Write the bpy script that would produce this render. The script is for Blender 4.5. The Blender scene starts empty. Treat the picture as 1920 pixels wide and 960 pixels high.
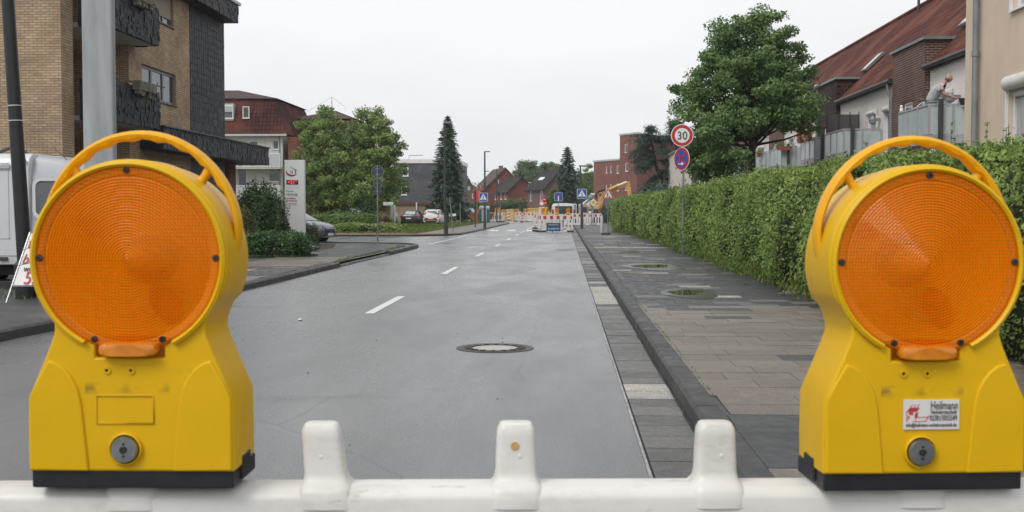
import bpy, bmesh, math, random
import numpy as np
from mathutils import Vector, Matrix, Euler
R = math.radians
random.seed(11)
sc = bpy.context.scene
col = sc.collection
# ---------------------------------------------------------------- camera, sky, sun, exposure
PITCH, YAW, F = 2.29, 2.58, 2150.0
cam_d = bpy.data.cameras.new('camera')
cam = bpy.data.objects.new('camera', cam_d); col.objects.link(cam)
cam.location = (0, 0, 1.3)
cam.rotation_euler = (R(90 - PITCH), 0, R(YAW))
cam_d.sensor_width = 36; cam_d.lens = F / 1920 * 36
cam_d.clip_start = 0.05; cam_d.clip_end = 4000
cam_d.dof.use_dof = True; cam_d.dof.focus_distance = 15; cam_d.dof.aperture_fstop = 22
sc.camera = cam
W = bpy.data.worlds.new('World'); sc.world = W; W.use_nodes = True
nt = W.node_tree; nt.nodes.clear()
wo = nt.nodes.new('ShaderNodeOutputWorld'); bg = nt.nodes.new('ShaderNodeBackground')
sky = nt.nodes.new('ShaderNodeTexSky'); sky.sky_type = 'NISHITA'; sky.sun_disc = False
sky.sun_elevation = R(48); sky.sun_rotation = R(218)
hs = nt.nodes.new('ShaderNodeHueSaturation'); hs.inputs['Saturation'].default_value = 0.15
tc = nt.nodes.new('ShaderNodeTexCoord'); mp = nt.nodes.new('ShaderNodeMapping'); mp.inputs['Scale'].default_value = (1, 1, 2.6)
nz = nt.nodes.new('ShaderNodeTexNoise'); nz.inputs['Scale'].default_value = 1.7; nz.inputs['Detail'].default_value = 5; nz.inputs['Roughness'].default_value = .45
rp = nt.nodes.new('ShaderNodeValToRGB')
rp.color_ramp.elements[0].position = .34; rp.color_ramp.elements[0].color = (6.3, 6.5, 6.8, 1)
rp.color_ramp.elements[1].position = .62; rp.color_ramp.elements[1].color = (8.3, 8.4, 8.5, 1)
mx = nt.nodes.new('ShaderNodeMixRGB'); mx.inputs[0].default_value = .93
L = nt.links.new
L(sky.outputs[0], hs.inputs['Color']); L(tc.outputs['Generated'], mp.inputs[0]); L(mp.outputs[0], nz.inputs['Vector'])
L(nz.outputs[0], rp.inputs[0]); L(hs.outputs[0], mx.inputs[1]); L(rp.outputs[0], mx.inputs[2]); L(mx.outputs[0], bg.inputs[0])
bg.inputs[1].default_value = 0.119
L(bg.outputs[0], wo.inputs[0])
sd = bpy.data.lights.new('sun', 'SUN'); sd.energy = 1.7; sd.angle = R(25); sd.color = (1, .97, .93)
so = bpy.data.objects.new('sun', sd); col.objects.link(so); so.rotation_euler = (R(42), 0, R(-38)); so.location = (0, 0, 60)
vs = sc.view_settings
vs.view_transform = 'Standard'; vs.look = 'None'; vs.exposure = 0.0; vs.gamma = 1; vs.use_curve_mapping = False
sc.cycles.max_bounces = 6; sc.cycles.transparent_max_bounces = 12; sc.cycles.diffuse_bounces = 3
CM = Euler((R(90 - PITCH), 0, R(YAW))).to_matrix()
def ray(px, py): return CM @ Vector(((px - 960) / F, -(py - 480) / F, -1))
def at(px, py, Y):
    d = ray(px, py); return Vector((0, 0, 1.3)) + d * (Y / d.y)
def gr(px, py, z=0.0):
    d = ray(px, py); return Vector((0, 0, 1.3)) + d * ((z - 1.3) / d.z)
# ---------------------------------------------------------------- materials
MATS = {}
def mat(name, c, rough=.6, metal=0, var=.12, scale=3.0, bump=0, bscale=40, spec=.5, alpha=1, coat=0, stretch=(1, 1, 1), emit=None, c2=None, lo=.35, hi=.65, rvar=0):
    m = bpy.data.materials.new(name); m.use_nodes = True; t = m.node_tree; n = t.nodes; l = t.links.new
    b = n['Principled BSDF']; b.inputs['Roughness'].default_value = rough; b.inputs['Metallic'].default_value = metal
    b.inputs['Specular IOR Level'].default_value = spec; b.inputs['Coat Weight'].default_value = coat; b.inputs['Coat Roughness'].default_value = .15
    b.inputs['Alpha'].default_value = alpha
    tc = n.new('ShaderNodeTexCoord'); mp = n.new('ShaderNodeMapping'); mp.inputs['Scale'].default_value = stretch
    l(tc.outputs['Object'], mp.inputs[0])
    nz = n.new('ShaderNodeTexNoise'); nz.inputs['Scale'].default_value = scale; nz.inputs['Detail'].default_value = 6; nz.inputs['Roughness'].default_value = .6
    l(mp.outputs[0], nz.inputs['Vector'])
    r = n.new('ShaderNodeValToRGB'); r.color_ramp.elements[0].position = lo; r.color_ramp.elements[1].position = hi
    if c2 is None:
        a0 = [max(0, x * (1 - var)) for x in c]; a1 = [min(1, x * (1 + var)) for x in c]
    else: a0, a1 = c, c2
    r.color_ramp.elements[0].color = (*a0, 1); r.color_ramp.elements[1].color = (*a1, 1)
    l(nz.outputs[0], r.inputs[0]); l(r.outputs[0], b.inputs['Base Color'])
    if rvar:
        mr = n.new('ShaderNodeMapRange'); mr.inputs[1].default_value = .35; mr.inputs[2].default_value = .65
        mr.inputs[3].default_value = rough - rvar; mr.inputs[4].default_value = rough + rvar
        l(nz.outputs[0], mr.inputs[0]); l(mr.outputs[0], b.inputs['Roughness'])
    if bump:
        n2 = n.new('ShaderNodeTexNoise'); n2.inputs['Scale'].default_value = bscale; n2.inputs['Detail'].default_value = 4
        l(tc.outputs['Object'], n2.inputs['Vector'])
        bp = n.new('ShaderNodeBump'); bp.inputs['Strength'].default_value = bump; bp.inputs['Distance'].default_value = .01
        l(n2.outputs[0], bp.inputs['Height']); l(bp.outputs[0], b.inputs['Normal'])
    if emit: b.inputs['Emission Color'].default_value = (*emit[0], 1); b.inputs['Emission Strength'].default_value = emit[1]
    MATS[name] = m; return m
def brick_mat(name, c1, c2, mortar, bw=.24, bh=.075, ms=.01, rough=.85, bump=.5, offset=.5, dirt=.25, squash=1, tone=None):
    m = bpy.data.materials.new(name); m.use_nodes = True; t = m.node_tree; n = t.nodes; l = t.links.new
    b = n['Principled BSDF']; b.inputs['Roughness'].default_value = rough; b.inputs['Specular IOR Level'].default_value = .35
    tc = n.new('ShaderNodeTexCoord'); bt = n.new('ShaderNodeTexBrick'); bt.offset = offset
    l(tc.outputs['UV'], bt.inputs['Vector'])
    bt.inputs['Scale'].default_value = 1; bt.inputs['Brick Width'].default_value = bw; bt.inputs['Row Height'].default_value = bh
    bt.inputs['Mortar Size'].default_value = ms; bt.inputs['Mortar Smooth'].default_value = .2; bt.inputs['Bias'].default_value = 0
    bt.inputs['Color1'].default_value = (*c1, 1); bt.inputs['Color2'].default_value = (*c2, 1); bt.inputs['Mortar'].default_value = (*mortar, 1)
    nz = n.new('ShaderNodeTexNoise'); nz.inputs['Scale'].default_value = .9; nz.inputs['Detail'].default_value = 7; nz.inputs['Roughness'].default_value = .65
    l(tc.outputs['Object'], nz.inputs['Vector'])
    mr = n.new('ShaderNodeMapRange'); mr.inputs[1].default_value = .3; mr.inputs[2].default_value = .7; mr.inputs[3].default_value = 1 - dirt; mr.inputs[4].default_value = 1 + dirt * .5
    l(nz.outputs[0], mr.inputs[0])
    mu = n.new('ShaderNodeMixRGB'); mu.blend_type = 'MULTIPLY'; mu.inputs[0].default_value = 1
    l(bt.outputs['Color'], mu.inputs[1]); l(mr.outputs[0], mu.inputs[2])
    outc = mu
    if tone:
        n3 = n.new('ShaderNodeTexNoise'); n3.inputs['Scale'].default_value = tone[1]; n3.inputs['Detail'].default_value = 4
        l(tc.outputs['Object'], n3.inputs['Vector'])
        r3 = n.new('ShaderNodeValToRGB'); r3.color_ramp.elements[0].position = .48; r3.color_ramp.elements[1].position = .66
        l(n3.outputs[0], r3.inputs[0]); m3 = n.new('ShaderNodeMixRGB'); l(r3.outputs[0], m3.inputs[0]); l(mu.outputs[0], m3.inputs[1]); m3.inputs[2].default_value = (*tone[0], 1); outc = m3
    l(outc.outputs[0], b.inputs['Base Color'])
    bp = n.new('ShaderNodeBump'); bp.inputs['Strength'].default_value = bump; bp.inputs['Distance'].default_value = .012; bp.invert = True
    l(bt.outputs['Fac'], bp.inputs['Height']); l(bp.outputs[0], b.inputs['Normal'])
    MATS[name] = m; return m
def tile_mat(name, c1, c2, tw=.3, th=.34, rough=.9, moss=None):
    m = brick_mat(name, c1, c2, tuple(x * .35 for x in c1), bw=tw, bh=th, ms=.036, rough=rough, bump=.9, offset=0, dirt=.35, tone=moss)
    m.node_tree.nodes['Principled BSDF'].inputs['Specular IOR Level'].default_value = .12
    return m
def leaf_mat(name, a, b_, c, trans=.25, rough=.55, nscale=1.3, spec=.35):
    m = bpy.data.materials.new(name); m.use_nodes = True; t = m.node_tree; n = t.nodes; l = t.links.new
    b = n['Principled BSDF']; b.inputs['Roughness'].default_value = rough; b.inputs['Specular IOR Level'].default_value = spec
    g = n.new('ShaderNodeNewGeometry'); r = n.new('ShaderNodeValToRGB')
    r.color_ramp.elements[0].position = 0; r.color_ramp.elements[0].color = (*a, 1)
    r.color_ramp.elements[1].position = 1; r.color_ramp.elements[1].color = (*c, 1)
    e = r.color_ramp.elements.new(.55); e.color = (*b_, 1)
    tc = n.new('ShaderNodeTexCoord'); nz = n.new('ShaderNodeTexNoise'); nz.inputs['Scale'].default_value = nscale; nz.inputs['Detail'].default_value = 3
    l(tc.outputs['Object'], nz.inputs['Vector'])
    ma = n.new('ShaderNodeMath'); ma.operation = 'MULTIPLY_ADD'; ma.inputs[1].default_value = 1.6; ma.inputs[2].default_value = -.55
    l(nz.outputs[0], ma.inputs[0]); m2 = n.new('ShaderNodeMath'); m2.operation = 'MULTIPLY_ADD'; m2.inputs[1].default_value = .6
    l(g.outputs['Random Per Island'], m2.inputs[0]); l(ma.outputs[0], m2.inputs[2]); l(m2.outputs[0], r.inputs[0]); l(r.outputs[0], b.inputs['Base Color'])
    if trans:
        tr = n.new('ShaderNodeBsdfTranslucent'); l(r.outputs[0], tr.inputs[0]); mx = n.new('ShaderNodeMixShader'); mx.inputs[0].default_value = trans
        l(b.outputs[0], mx.inputs[1]); l(tr.outputs[0], mx.inputs[2]); l(mx.outputs[0], n['Material Output'].inputs[0])
    MATS[name] = m; return m
def tone_mat(name, rough=.5, bump=.4, bscale=60, spec=.5, rvar=.15):
    m = mat(name, (.5, .5, .5), rough, var=.3, scale=9, bump=bump, bscale=bscale, spec=spec, rvar=rvar)
    t = m.node_tree; n = t.nodes; l = t.links.new
    a = n.new('ShaderNodeAttribute'); a.attribute_name = 'tone'
    mu = n.new('ShaderNodeMixRGB'); mu.blend_type = 'MULTIPLY'; mu.inputs[0].default_value = 1
    ramp = [x for x in n if x.type == 'VALTORGB'][0]
    ramp.color_ramp.elements[0].color = (.72, .72, .72, 1); ramp.color_ramp.elements[1].color = (1.25, 1.25, 1.25, 1)
    n4 = n.new('ShaderNodeTexNoise'); n4.inputs['Scale'].default_value = 120; n4.inputs['Detail'].default_value = 2; tcn = [x for x in n if x.type == 'TEX_COORD'][0]
    l(tcn.outputs['Object'], n4.inputs['Vector']); mr = n.new('ShaderNodeMapRange'); mr.inputs[1].default_value = .35; mr.inputs[2].default_value = .65; mr.inputs[3].default_value = .5; mr.inputs[4].default_value = 1.65
    l(n4.outputs[0], mr.inputs[0]); mu2 = n.new('ShaderNodeMixRGB'); mu2.blend_type = 'MULTIPLY'; mu2.inputs[0].default_value = 1
    l(ramp.outputs[0], mu.inputs[1]); l(a.outputs['Color'], mu.inputs[2]); l(mu.outputs[0], mu2.inputs[1]); l(mr.outputs[0], mu2.inputs[2]); l(mu2.outputs[0], n['Principled BSDF'].inputs['Base Color'])
    return m
# ---------------------------------------------------------------- mesh builder
Z = Vector((0, 0, 1))
class MB:
    def __init__(s): s.v = []; s.f = []; s.t = []
    def add(s, vs, fs, tone=None):
        o = len(s.v); s.v += [tuple(x) for x in vs]; s.f += [tuple(i + o for i in f) for f in fs]
        s.t += [tone] * len(fs); return s
    def quad(s, a, b, c, d, tone=None): return s.add([a, b, c, d], [(0, 1, 2, 3)], tone)
    def poly(s, pts, tone=None): return s.add(pts, [tuple(range(len(pts)))], tone)
    def obox(s, o, u, n, a0, a1, n0, n1, z0, z1, tone=None, w=Z):
        o = Vector(o); u = Vector(u); n = Vector(n); P = []
        for z in (z0, z1):
            for a, b in ((a0, n0), (a1, n0), (a1, n1), (a0, n1)): P.append(o + u * a + n * b + w * z)
        return s.add(P, [(0, 3, 2, 1), (4, 5, 6, 7), (0, 1, 5, 4), (1, 2, 6, 5), (2, 3, 7, 6), (3, 0, 4, 7)], tone)
    def box(s, x0, x1, y0, y1, z0, z1, tone=None): return s.obox((0, 0, 0), (1, 0, 0), (0, 1, 0), x0, x1, y0, y1, z0, z1, tone)
    def prism(s, pts, d, tone=None):
        n = len(pts); pts = [Vector(p) for p in pts]; d = Vector(d)
        return s.add(pts + [p + d for p in pts], [tuple(range(n)), tuple(range(2 * n - 1, n - 1, -1))] + [(i, i + n, (i + 1) % n + n, (i + 1) % n) for i in range(n)], tone)
    def tube(s, pts, rs, n=8, cap=True, sq=None):
        pts = [Vector(p) for p in pts]
        if not hasattr(rs, '__len__'): rs = [rs] * len(pts)
        V = []; F_ = []; prev = None
        for i, p in enumerate(pts):
            d = (pts[min(i + 1, len(pts) - 1)] - pts[max(i - 1, 0)]).normalized()
            if prev is None:
                a = d.cross(Vector((0, 1, 0)) if abs(d.y) < .9 else Vector((1, 0, 0))).normalized()
            else: a = (prev - d * prev.dot(d)).normalized()
            prev = a; b = d.cross(a)
            for k in range(n):
                t = 2 * math.pi * k / n; x, y = math.cos(t), math.sin(t)
                if sq: x *= sq[0]; y *= sq[1]
                V.append(p + (a * x + b * y) * rs[i])
        for i in range(len(pts) - 1):
            for k in range(n): F_.append((i * n + k, i * n + (k + 1) % n, (i + 1) * n + (k + 1) % n, (i + 1) * n + k))
        if cap: F_ += [tuple(range(n - 1, -1, -1)), tuple(range((len(pts) - 1) * n, len(pts) * n))]
        return s.add(V, F_)
    def lathe(s, prof, c=(0, 0, 0), axis='z', n=24):
        V = []; F_ = []; m = len(prof); c = Vector(c)
        for k in range(n):
            t = 2 * math.pi * k / n
            for r, h in prof:
                x, y = r * math.cos(t), r * math.sin(t)
                V.append(c + (Vector((x, y, h)) if axis == 'z' else Vector((x, h, y)) if axis == 'y' else Vector((h, x, y))))
        for k in range(n):
            for j in range(m - 1): F_.append((k * m + j, ((k + 1) % n) * m + j, ((k + 1) % n) * m + j + 1, k * m + j + 1))
        return s.add(V, F_)
    def disc(s, c, r, y0=0, th=.004, n=32, sx=1):
        c = Vector(c); pts = [c + Vector((sx * r * math.cos(2 * math.pi * k / n), y0, r * math.sin(2 * math.pi * k / n))) for k in range(n)]
        return s.prism(pts, (0, th, 0))
    def ring(s, c, r0, r1, y0=0, th=.004, n=32):
        c = Vector(c); pr = [(r0, y0), (r1, y0), (r1, y0 + th), (r0, y0 + th), (r0, y0)]
        return s.lathe(pr, c, 'y', n)
    def ball(s, c, r, n=10, m=7, sc_=(1, 1, 1)):
        V = []; F_ = []; c = Vector(c)
        for j in range(m + 1):
            ph = math.pi * j / m
            for k in range(n):
                t = 2 * math.pi * k / n
                V.append(c + Vector((r * sc_[0] * math.sin(ph) * math.cos(t), r * sc_[1] * math.sin(ph) * math.sin(t), r * sc_[2] * math.cos(ph))))
        for j in range(m):
            for k in range(n): F_.append((j * n + k, (j + 1) * n + k, (j + 1) * n + (k + 1) % n, j * n + (k + 1) % n))
        return s.add(V, F_)
    def build(s, name, m, parent=None, smooth=False, bevel=0, seg=2, fix=True, uv=True):
        me = bpy.data.meshes.new(name); me.from_pydata(s.v, [], s.f)
        if fix:
            bm = bmesh.new(); bm.from_mesh(me)
            if s.t and any(t is not None for t in s.t):
                pass
            else:
                bmesh.ops.remove_doubles(bm, verts=bm.verts, dist=1e-5)
            bmesh.ops.recalc_face_normals(bm, faces=bm.faces); bm.to_mesh(me); bm.free()
        if uv: auto_uv(me)
        if any(t is not None for t in s.t) and len(me.polygons) == len(s.t):
            at_ = me.attributes.new('tone', 'FLOAT_COLOR', 'FACE')
            at_.data.foreach_set('color', np.array([(*(t or (.5, .5, .5)), 1) for t in s.t], dtype=np.float32).ravel())
        me.materials.append(MATS[m] if isinstance(m, str) else m)
        if smooth: me.polygons.foreach_set('use_smooth', [True] * len(me.polygons))
        o = bpy.data.objects.new(name, me); col.objects.link(o)
        if bevel:
            b = o.modifiers.new('bevel', 'BEVEL'); b.width = bevel; b.segments = seg; b.limit_method = 'ANGLE'; b.angle_limit = R(40); b.use_clamp_overlap = True
            me.polygons.foreach_set('use_smooth', [True] * len(me.polygons))
            w = o.modifiers.new('wn', 'WEIGHTED_NORMAL'); w.keep_sharp = True
        elif smooth:
            me.set_sharp_from_angle(angle=R(38))
        if parent: setpar(o, parent)
        return o
def auto_uv(me):
    uvl = me.uv_layers.new(name='UVMap'); n = len(me.polygons)
    buf = np.zeros(len(me.loops) * 2, dtype=np.float32); vs_ = me.vertices
    for p in me.polygons:
        nn = p.normal
        if abs(nn.z) > .97: t = Vector((1, 0, 0)); b = Vector((0, 1, 0))
        else: t = Vector((-nn.y, nn.x, 0)).normalized(); b = nn.cross(t)
        for li in p.loop_indices:
            c = vs_[me.loops[li].vertex_index].co; buf[2 * li] = c.dot(t); buf[2 * li + 1] = c.dot(b)
    uvl.data.foreach_set('uv', buf)
def root_of(o):
    while o.parent: o = o.parent
    return o
def setpar(o, p):
    o.parent = p
    r = root_of(p)
    o.matrix_parent_inverse = Matrix.Translation(-Vector(r.location)) if p is r and r.type == 'EMPTY' else Matrix()
def tag(o, label, cat, group=None, kind=None):
    if label: o['label'] = label
    if cat: o['category'] = cat
    if group: o['group'] = group
    if kind: o['kind'] = kind
    return o
def T(name, label, cat, loc=(0, 0, 0), group=None):
    o = bpy.data.objects.new(name, None); col.objects.link(o); o.location = loc; o.empty_display_size = .2
    return tag(o, label, cat, group)
def struct(o): o['kind'] = 'structure'; return o
KIDS = {}
def kids(o): return [c for c in bpy.data.objects if c.parent == o]
def copy_tree(o, loc, rotz=None, label=None, group=None, scale=None):
    def rec(s, par):
        c = s.copy(); col.objects.link(c)
        if par is not None:
            c.parent = par; c.matrix_parent_inverse = s.matrix_parent_inverse.copy()
        for k in kids(s): rec(k, c)
        return c
    c = rec(o, None); c.location = loc
    if rotz is not None: c.rotation_euler = (0, 0, rotz)
    if scale: c.scale = scale
    if label: c['label'] = label
    if group: c['group'] = group
    return c
def text(s, size, loc, m, parent, rot=(90, 0, 0), name='lettering', ext=.0008, align='CENTER', sx=1, shear=0):
    cu = bpy.data.curves.new('t', 'FONT'); cu.body = s; cu.size = size; cu.extrude = ext; cu.align_x = align; cu.shear = shear; cu.resolution_u = 3
    o = bpy.data.objects.new('t', cu); me = bpy.data.meshes.new_from_object(o); bpy.data.objects.remove(o)
    me.transform(Matrix.Diagonal((sx, 1, 1, 1))); me.transform(Euler([R(a) for a in rot]).to_matrix().to_4x4()); me.transform(Matrix.Translation(loc))
    me.materials.clear(); me.materials.append(MATS[m]); r = bpy.data.objects.new(name, me); col.objects.link(r)
    if parent: setpar(r, parent)
    return r
def leaves(name, P, N, size, m, parent=None, aspect=.6, jit=.7, seed=0, up=None):
    rg = np.random.default_rng(seed); n = len(P); P = np.asarray(P, dtype=np.float64); N = np.asarray(N, dtype=np.float64)
    size = np.broadcast_to(size, (n,)) * rg.uniform(.65, 1.3, n)
    N = N / (np.linalg.norm(N, axis=1)[:, None] + 1e-9) + jit * rg.normal(size=(n, 3)); N /= np.linalg.norm(N, axis=1)[:, None] + 1e-9
    t = rg.normal(size=(n, 3)) if up is None else up + .35 * rg.normal(size=(n, 3))
    t -= N * (t * N).sum(1)[:, None]; t /= np.linalg.norm(t, axis=1)[:, None] + 1e-9
    b = np.cross(N, t); s = size[:, None]
    V = np.stack([P - t * s * .5, P + b * s * aspect * .5 - t * s * .05, P + t * s * .5, P - b * s * aspect * .5 - t * s * .05], 1).reshape(-1, 3)
    me = bpy.data.meshes.new(name); me.vertices.add(4 * n); me.vertices.foreach_set('co', V.astype(np.float32).ravel())
    me.loops.add(4 * n); me.loops.foreach_set('vertex_index', np.arange(4 * n, dtype=np.int32))
    me.polygons.add(n); me.polygons.foreach_set('loop_start', np.arange(0, 4 * n, 4, dtype=np.int32)); me.polygons.foreach_set('loop_total', np.full(n, 4, dtype=np.int32))
    me.update(calc_edges=True); me.validate(); me.materials.append(MATS[m])
    o = bpy.data.objects.new(name, me); col.objects.link(o)
    if parent: setpar(o, parent)
    return o
def grime(name, colr, thr=.55, k=2.0, scale=12, stretch=(1, 1, 1), mx_=.6):
    m = MATS[name]; n = m.node_tree.nodes; l = m.node_tree.links.new; b = n['Principled BSDF']; src = b.inputs['Base Color'].links[0].from_socket
    tc = n.new('ShaderNodeTexCoord'); mp = n.new('ShaderNodeMapping'); mp.inputs['Scale'].default_value = stretch; l(tc.outputs['Object'], mp.inputs[0])
    nz = n.new('ShaderNodeTexNoise'); nz.inputs['Scale'].default_value = scale; nz.inputs['Detail'].default_value = 9; nz.inputs['Roughness'].default_value = .72; l(mp.outputs[0], nz.inputs['Vector'])
    r = n.new('ShaderNodeMapRange'); r.inputs[1].default_value = thr; r.inputs[2].default_value = thr + .5 / k; r.inputs[3].default_value = 0; r.inputs[4].default_value = mx_; l(nz.outputs[0], r.inputs[0])
    x = n.new('ShaderNodeMixRGB'); l(r.outputs[0], x.inputs[0]); l(src, x.inputs[1]); x.inputs[2].default_value = (*colr, 1); l(x.outputs[0], b.inputs['Base Color'])
# ---------------------------------------------------------------- palette
mat('asphalt_wet', (.112, .115, .118), rough=.30, c2=(.152, .155, .158), scale=.5, stretch=(1, .22, 1), bump=.35, bscale=75, spec=.55, rvar=.10)
def road_mat():
    m = MATS['asphalt_wet']; t = m.node_tree; n = t.nodes; l = t.links.new
    b = n['Principled BSDF']; tcn = [x for x in n if x.type == 'TEX_COORD'][0]; ramp = [x for x in n if x.type == 'VALTORGB'][0]
    n4 = n.new('ShaderNodeTexNoise'); n4.inputs['Scale'].default_value = 75; n4.inputs['Detail'].default_value = 5; n4.inputs['Roughness'].default_value = .75
    l(tcn.outputs['Object'], n4.inputs['Vector'])
    mr = n.new('ShaderNodeMapRange'); mr.inputs[1].default_value = .3; mr.inputs[2].default_value = .7; mr.inputs[3].default_value = .45; mr.inputs[4].default_value = 1.65
    l(n4.outputs[0], mr.inputs[0]); mu = n.new('ShaderNodeMixRGB'); mu.blend_type = 'MULTIPLY'; mu.inputs[0].default_value = 1
    l(ramp.outputs[0], mu.inputs[1]); l(mr.outputs[0], mu.inputs[2]); 
    # long faint tyre tracks and cracks / repair seams across the carriageway
    mp = n.new('ShaderNodeMapping'); mp.inputs['Scale'].default_value = (.35, 1.1, 1); l(tcn.outputs['Object'], mp.inputs[0])
    n5 = n.new('ShaderNodeTexNoise'); n5.inputs['Scale'].default_value = .8; n5.inputs['Detail'].default_value = 5; n5.inputs['Distortion'].default_value = .6; l(mp.outputs[0], n5.inputs['Vector'])
    r5 = n.new('ShaderNodeValToRGB'); r5.color_ramp.elements[0].position = .62; r5.color_ramp.elements[1].position = .7; l(n5.outputs[0], r5.inputs[0])
    r5.color_ramp.elements[1].color = (.4, .4, .4, 1)
    m5 = n.new('ShaderNodeMixRGB'); l(r5.outputs[0], m5.inputs[0]); l(mu.outputs[0], m5.inputs[1]); m5.inputs[2].default_value = (.055, .056, .057, 1)
    l(m5.outputs[0], b.inputs['Base Color'])
    mp6 = n.new('ShaderNodeMapping'); mp6.inputs['Scale'].default_value = (.55, .16, 1); l(tcn.outputs['Object'], mp6.inputs[0])
    n6 = n.new('ShaderNodeTexNoise'); n6.inputs['Scale'].default_value = 1.3; n6.inputs['Detail'].default_value = 6; n6.inputs['Roughness'].default_value = .62; n6.inputs['Distortion'].default_value = .25; l(mp6.outputs[0], n6.inputs['Vector'])
    r6 = n.new('ShaderNodeMapRange'); r6.inputs[1].default_value = .36; r6.inputs[2].default_value = .60; r6.inputs[3].default_value = .20; r6.inputs[4].default_value = .36; l(n6.outputs[0], r6.inputs[0]); l(r6.outputs[0], b.inputs['Roughness'])
    bp = [x for x in n if x.type == 'BUMP'][0]; r7 = n.new('ShaderNodeMapRange'); r7.inputs[1].default_value = .36; r7.inputs[2].default_value = .60; r7.inputs[3].default_value = .25; r7.inputs[4].default_value = .5; l(n6.outputs[0], r7.inputs[0]); l(r7.outputs[0], bp.inputs['Strength'])
    vo = n.new('ShaderNodeTexVoronoi'); vo.feature = 'DISTANCE_TO_EDGE'; vo.inputs['Scale'].default_value = .23; nd = n.new('ShaderNodeTexNoise'); nd.inputs['Scale'].default_value = 2.2; nd.inputs['Detail'].default_value = 6; l(tcn.outputs['Object'], nd.inputs['Vector'])
    va = n.new('ShaderNodeMixRGB'); va.inputs[0].default_value = .14; l(tcn.outputs['Object'], va.inputs[1]); l(nd.outputs['Color'], va.inputs[2]); l(va.outputs[0], vo.inputs['Vector'])
    r8 = n.new('ShaderNodeMapRange'); r8.inputs[1].default_value = .0; r8.inputs[2].default_value = .0032; r8.inputs[3].default_value = .38; r8.inputs[4].default_value = 0; l(vo.outputs['Distance'], r8.inputs[0])
    m8 = n.new('ShaderNodeMixRGB'); l(r8.outputs[0], m8.inputs[0]); l(m5.outputs[0], m8.inputs[1]); m8.inputs[2].default_value = (.02, .02, .02, 1); l(m8.outputs[0], b.inputs['Base Color'])
road_mat()
mat('asphalt_path', (.030, .031, .033), rough=.5, c2=(.052, .052, .053), scale=1.2, bump=.5, bscale=70, rvar=.15)
tone_mat('slab', rough=.5, bump=.4, bscale=90)
mat('kerb_stone', (.022, .023, .022), rough=.55, c2=(.05, .05, .048), scale=5, bump=.4, bscale=60, rvar=.15)
mat('joint', (.30, .30, .30), rough=.5, var=.3, scale=6)
mat('road_paint', (.66, .66, .63), rough=.5, var=.22, scale=14, bump=.2, bscale=120)
mat('puddle', (.012, .012, .010), rough=.02, spec=1, var=.1)
mat('iron', (.045, .038, .034), rough=.45, metal=.5, var=.4, scale=30, bump=.4, bscale=90)
mat('manhole_concrete', (.42, .39, .35), rough=.5, var=.1, scale=8)
mat('grass', (.075, .11, .03), rough=.9, c2=(.15, .17, .06), scale=.8, bump=.8, bscale=40)
mat('soil', (.035, .027, .02), rough=.95, c2=(.07, .055, .038), scale=4, bump=.8, bscale=30)
mat('red_path', (.24, .12, .09), rough=.7, var=.25, scale=2)
mat('yellow_plastic', (.68, .40, .002), rough=.42, c2=(.74, .44, .003), scale=6, bump=.05, bscale=30, spec=.3)
mat('yellow_dirty', (.80, .46, .012), rough=.42, c2=(.86, .51, .018), scale=14, bump=.05, bscale=30)
mat('grime', (.16, .10, .03), rough=.8, var=.4, scale=40)
mat('handle_yellow', (.80, .38, .003), rough=.4, c2=(.84, .43, .006), scale=9, spec=.35)
mat('orange_dark', (.50, .14, .004), rough=.3, var=.2, scale=30)
mat('black_rubber', (.012, .013, .017), rough=.5, var=.3, scale=20)
mat('white_plastic', (.66, .645, .61), rough=.45, c2=(.73, .72, .69), scale=5, bump=.06, bscale=25)
mat('sticker_white', (.70, .68, .66), rough=.4, var=.04)
mat('brown_spot', (.55, .33, .13), rough=.6, var=.15, scale=60)
mat('ink_dark', (.04, .04, .045), rough=.5, var=.1)
mat('ink_red', (.45, .03, .04), rough=.5, var=.15, scale=30)
mat('ink_green', (.04, .25, .08), rough=.5, var=.1)
mat('ink_white', (.8, .8, .8), rough=.5, var=.04)
mat('steel', (.32, .33, .34), rough=.32, metal=.9, var=.25, scale=25)
mat('galvanised', (.29, .31, .32), rough=.55, metal=.3, c2=(.39, .41, .42), scale=5, stretch=(4, 4, .6), bump=.05, bscale=10)
mat('grey_post', (.23, .25, .26), rough=.5, metal=.3, var=.15, scale=4)
mat('black_paint', (.014, .015, .017), rough=.38, var=.3, scale=6)
mat('dark_metal', (.05, .05, .053), rough=.5, var=.2)
mat('white_paint', (.72, .73, .74), rough=.35, var=.05, scale=2, coat=.3)
mat('white_frame', (.76, .77, .78), rough=.4, var=.04)
mat('grey_frame', (.12, .13, .15), rough=.4, var=.1)
mat('glass', (.03, .035, .04), rough=.05, spec=.8, c2=(.10, .11, .12), scale=1.3)
mat('curtain_glass', (.30, .31, .32), rough=.12, spec=.8, c2=(.50, .51, .51), scale=9, stretch=(1, 6, .1))
mat('shutter', (.48, .49, .50), rough=.5, var=.08, stretch=(.1, .1, 12), scale=3)
mat('blind_beige', (.36, .30, .23), rough=.7, var=.15, stretch=(.1, .1, 14), scale=3)
mat('frosted', (.44, .52, .52), rough=.22, c2=(.54, .60, .60), scale=1.2, spec=.6)
mat('balcony_frame', (.42, .43, .44), rough=.45, metal=.2, var=.12)
mat('sign_white', (.78, .78, .77), rough=.35, var=.03)
mat('sign_red', (.50, .025, .03), rough=.35, var=.06)
mat('sign_blue', (.02, .10, .40), rough=.35, var=.06)
mat('sign_yellow', (.72, .42, .02), rough=.35, var=.05)
mat('sign_back', (.055, .07, .08), rough=.5, metal=.3, var=.15)
mat('board_blue', (.02, .075, .20), rough=.5, var=.15)
mat('barrier_white', (.72, .71, .69), rough=.45, var=.1, scale=4)
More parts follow.
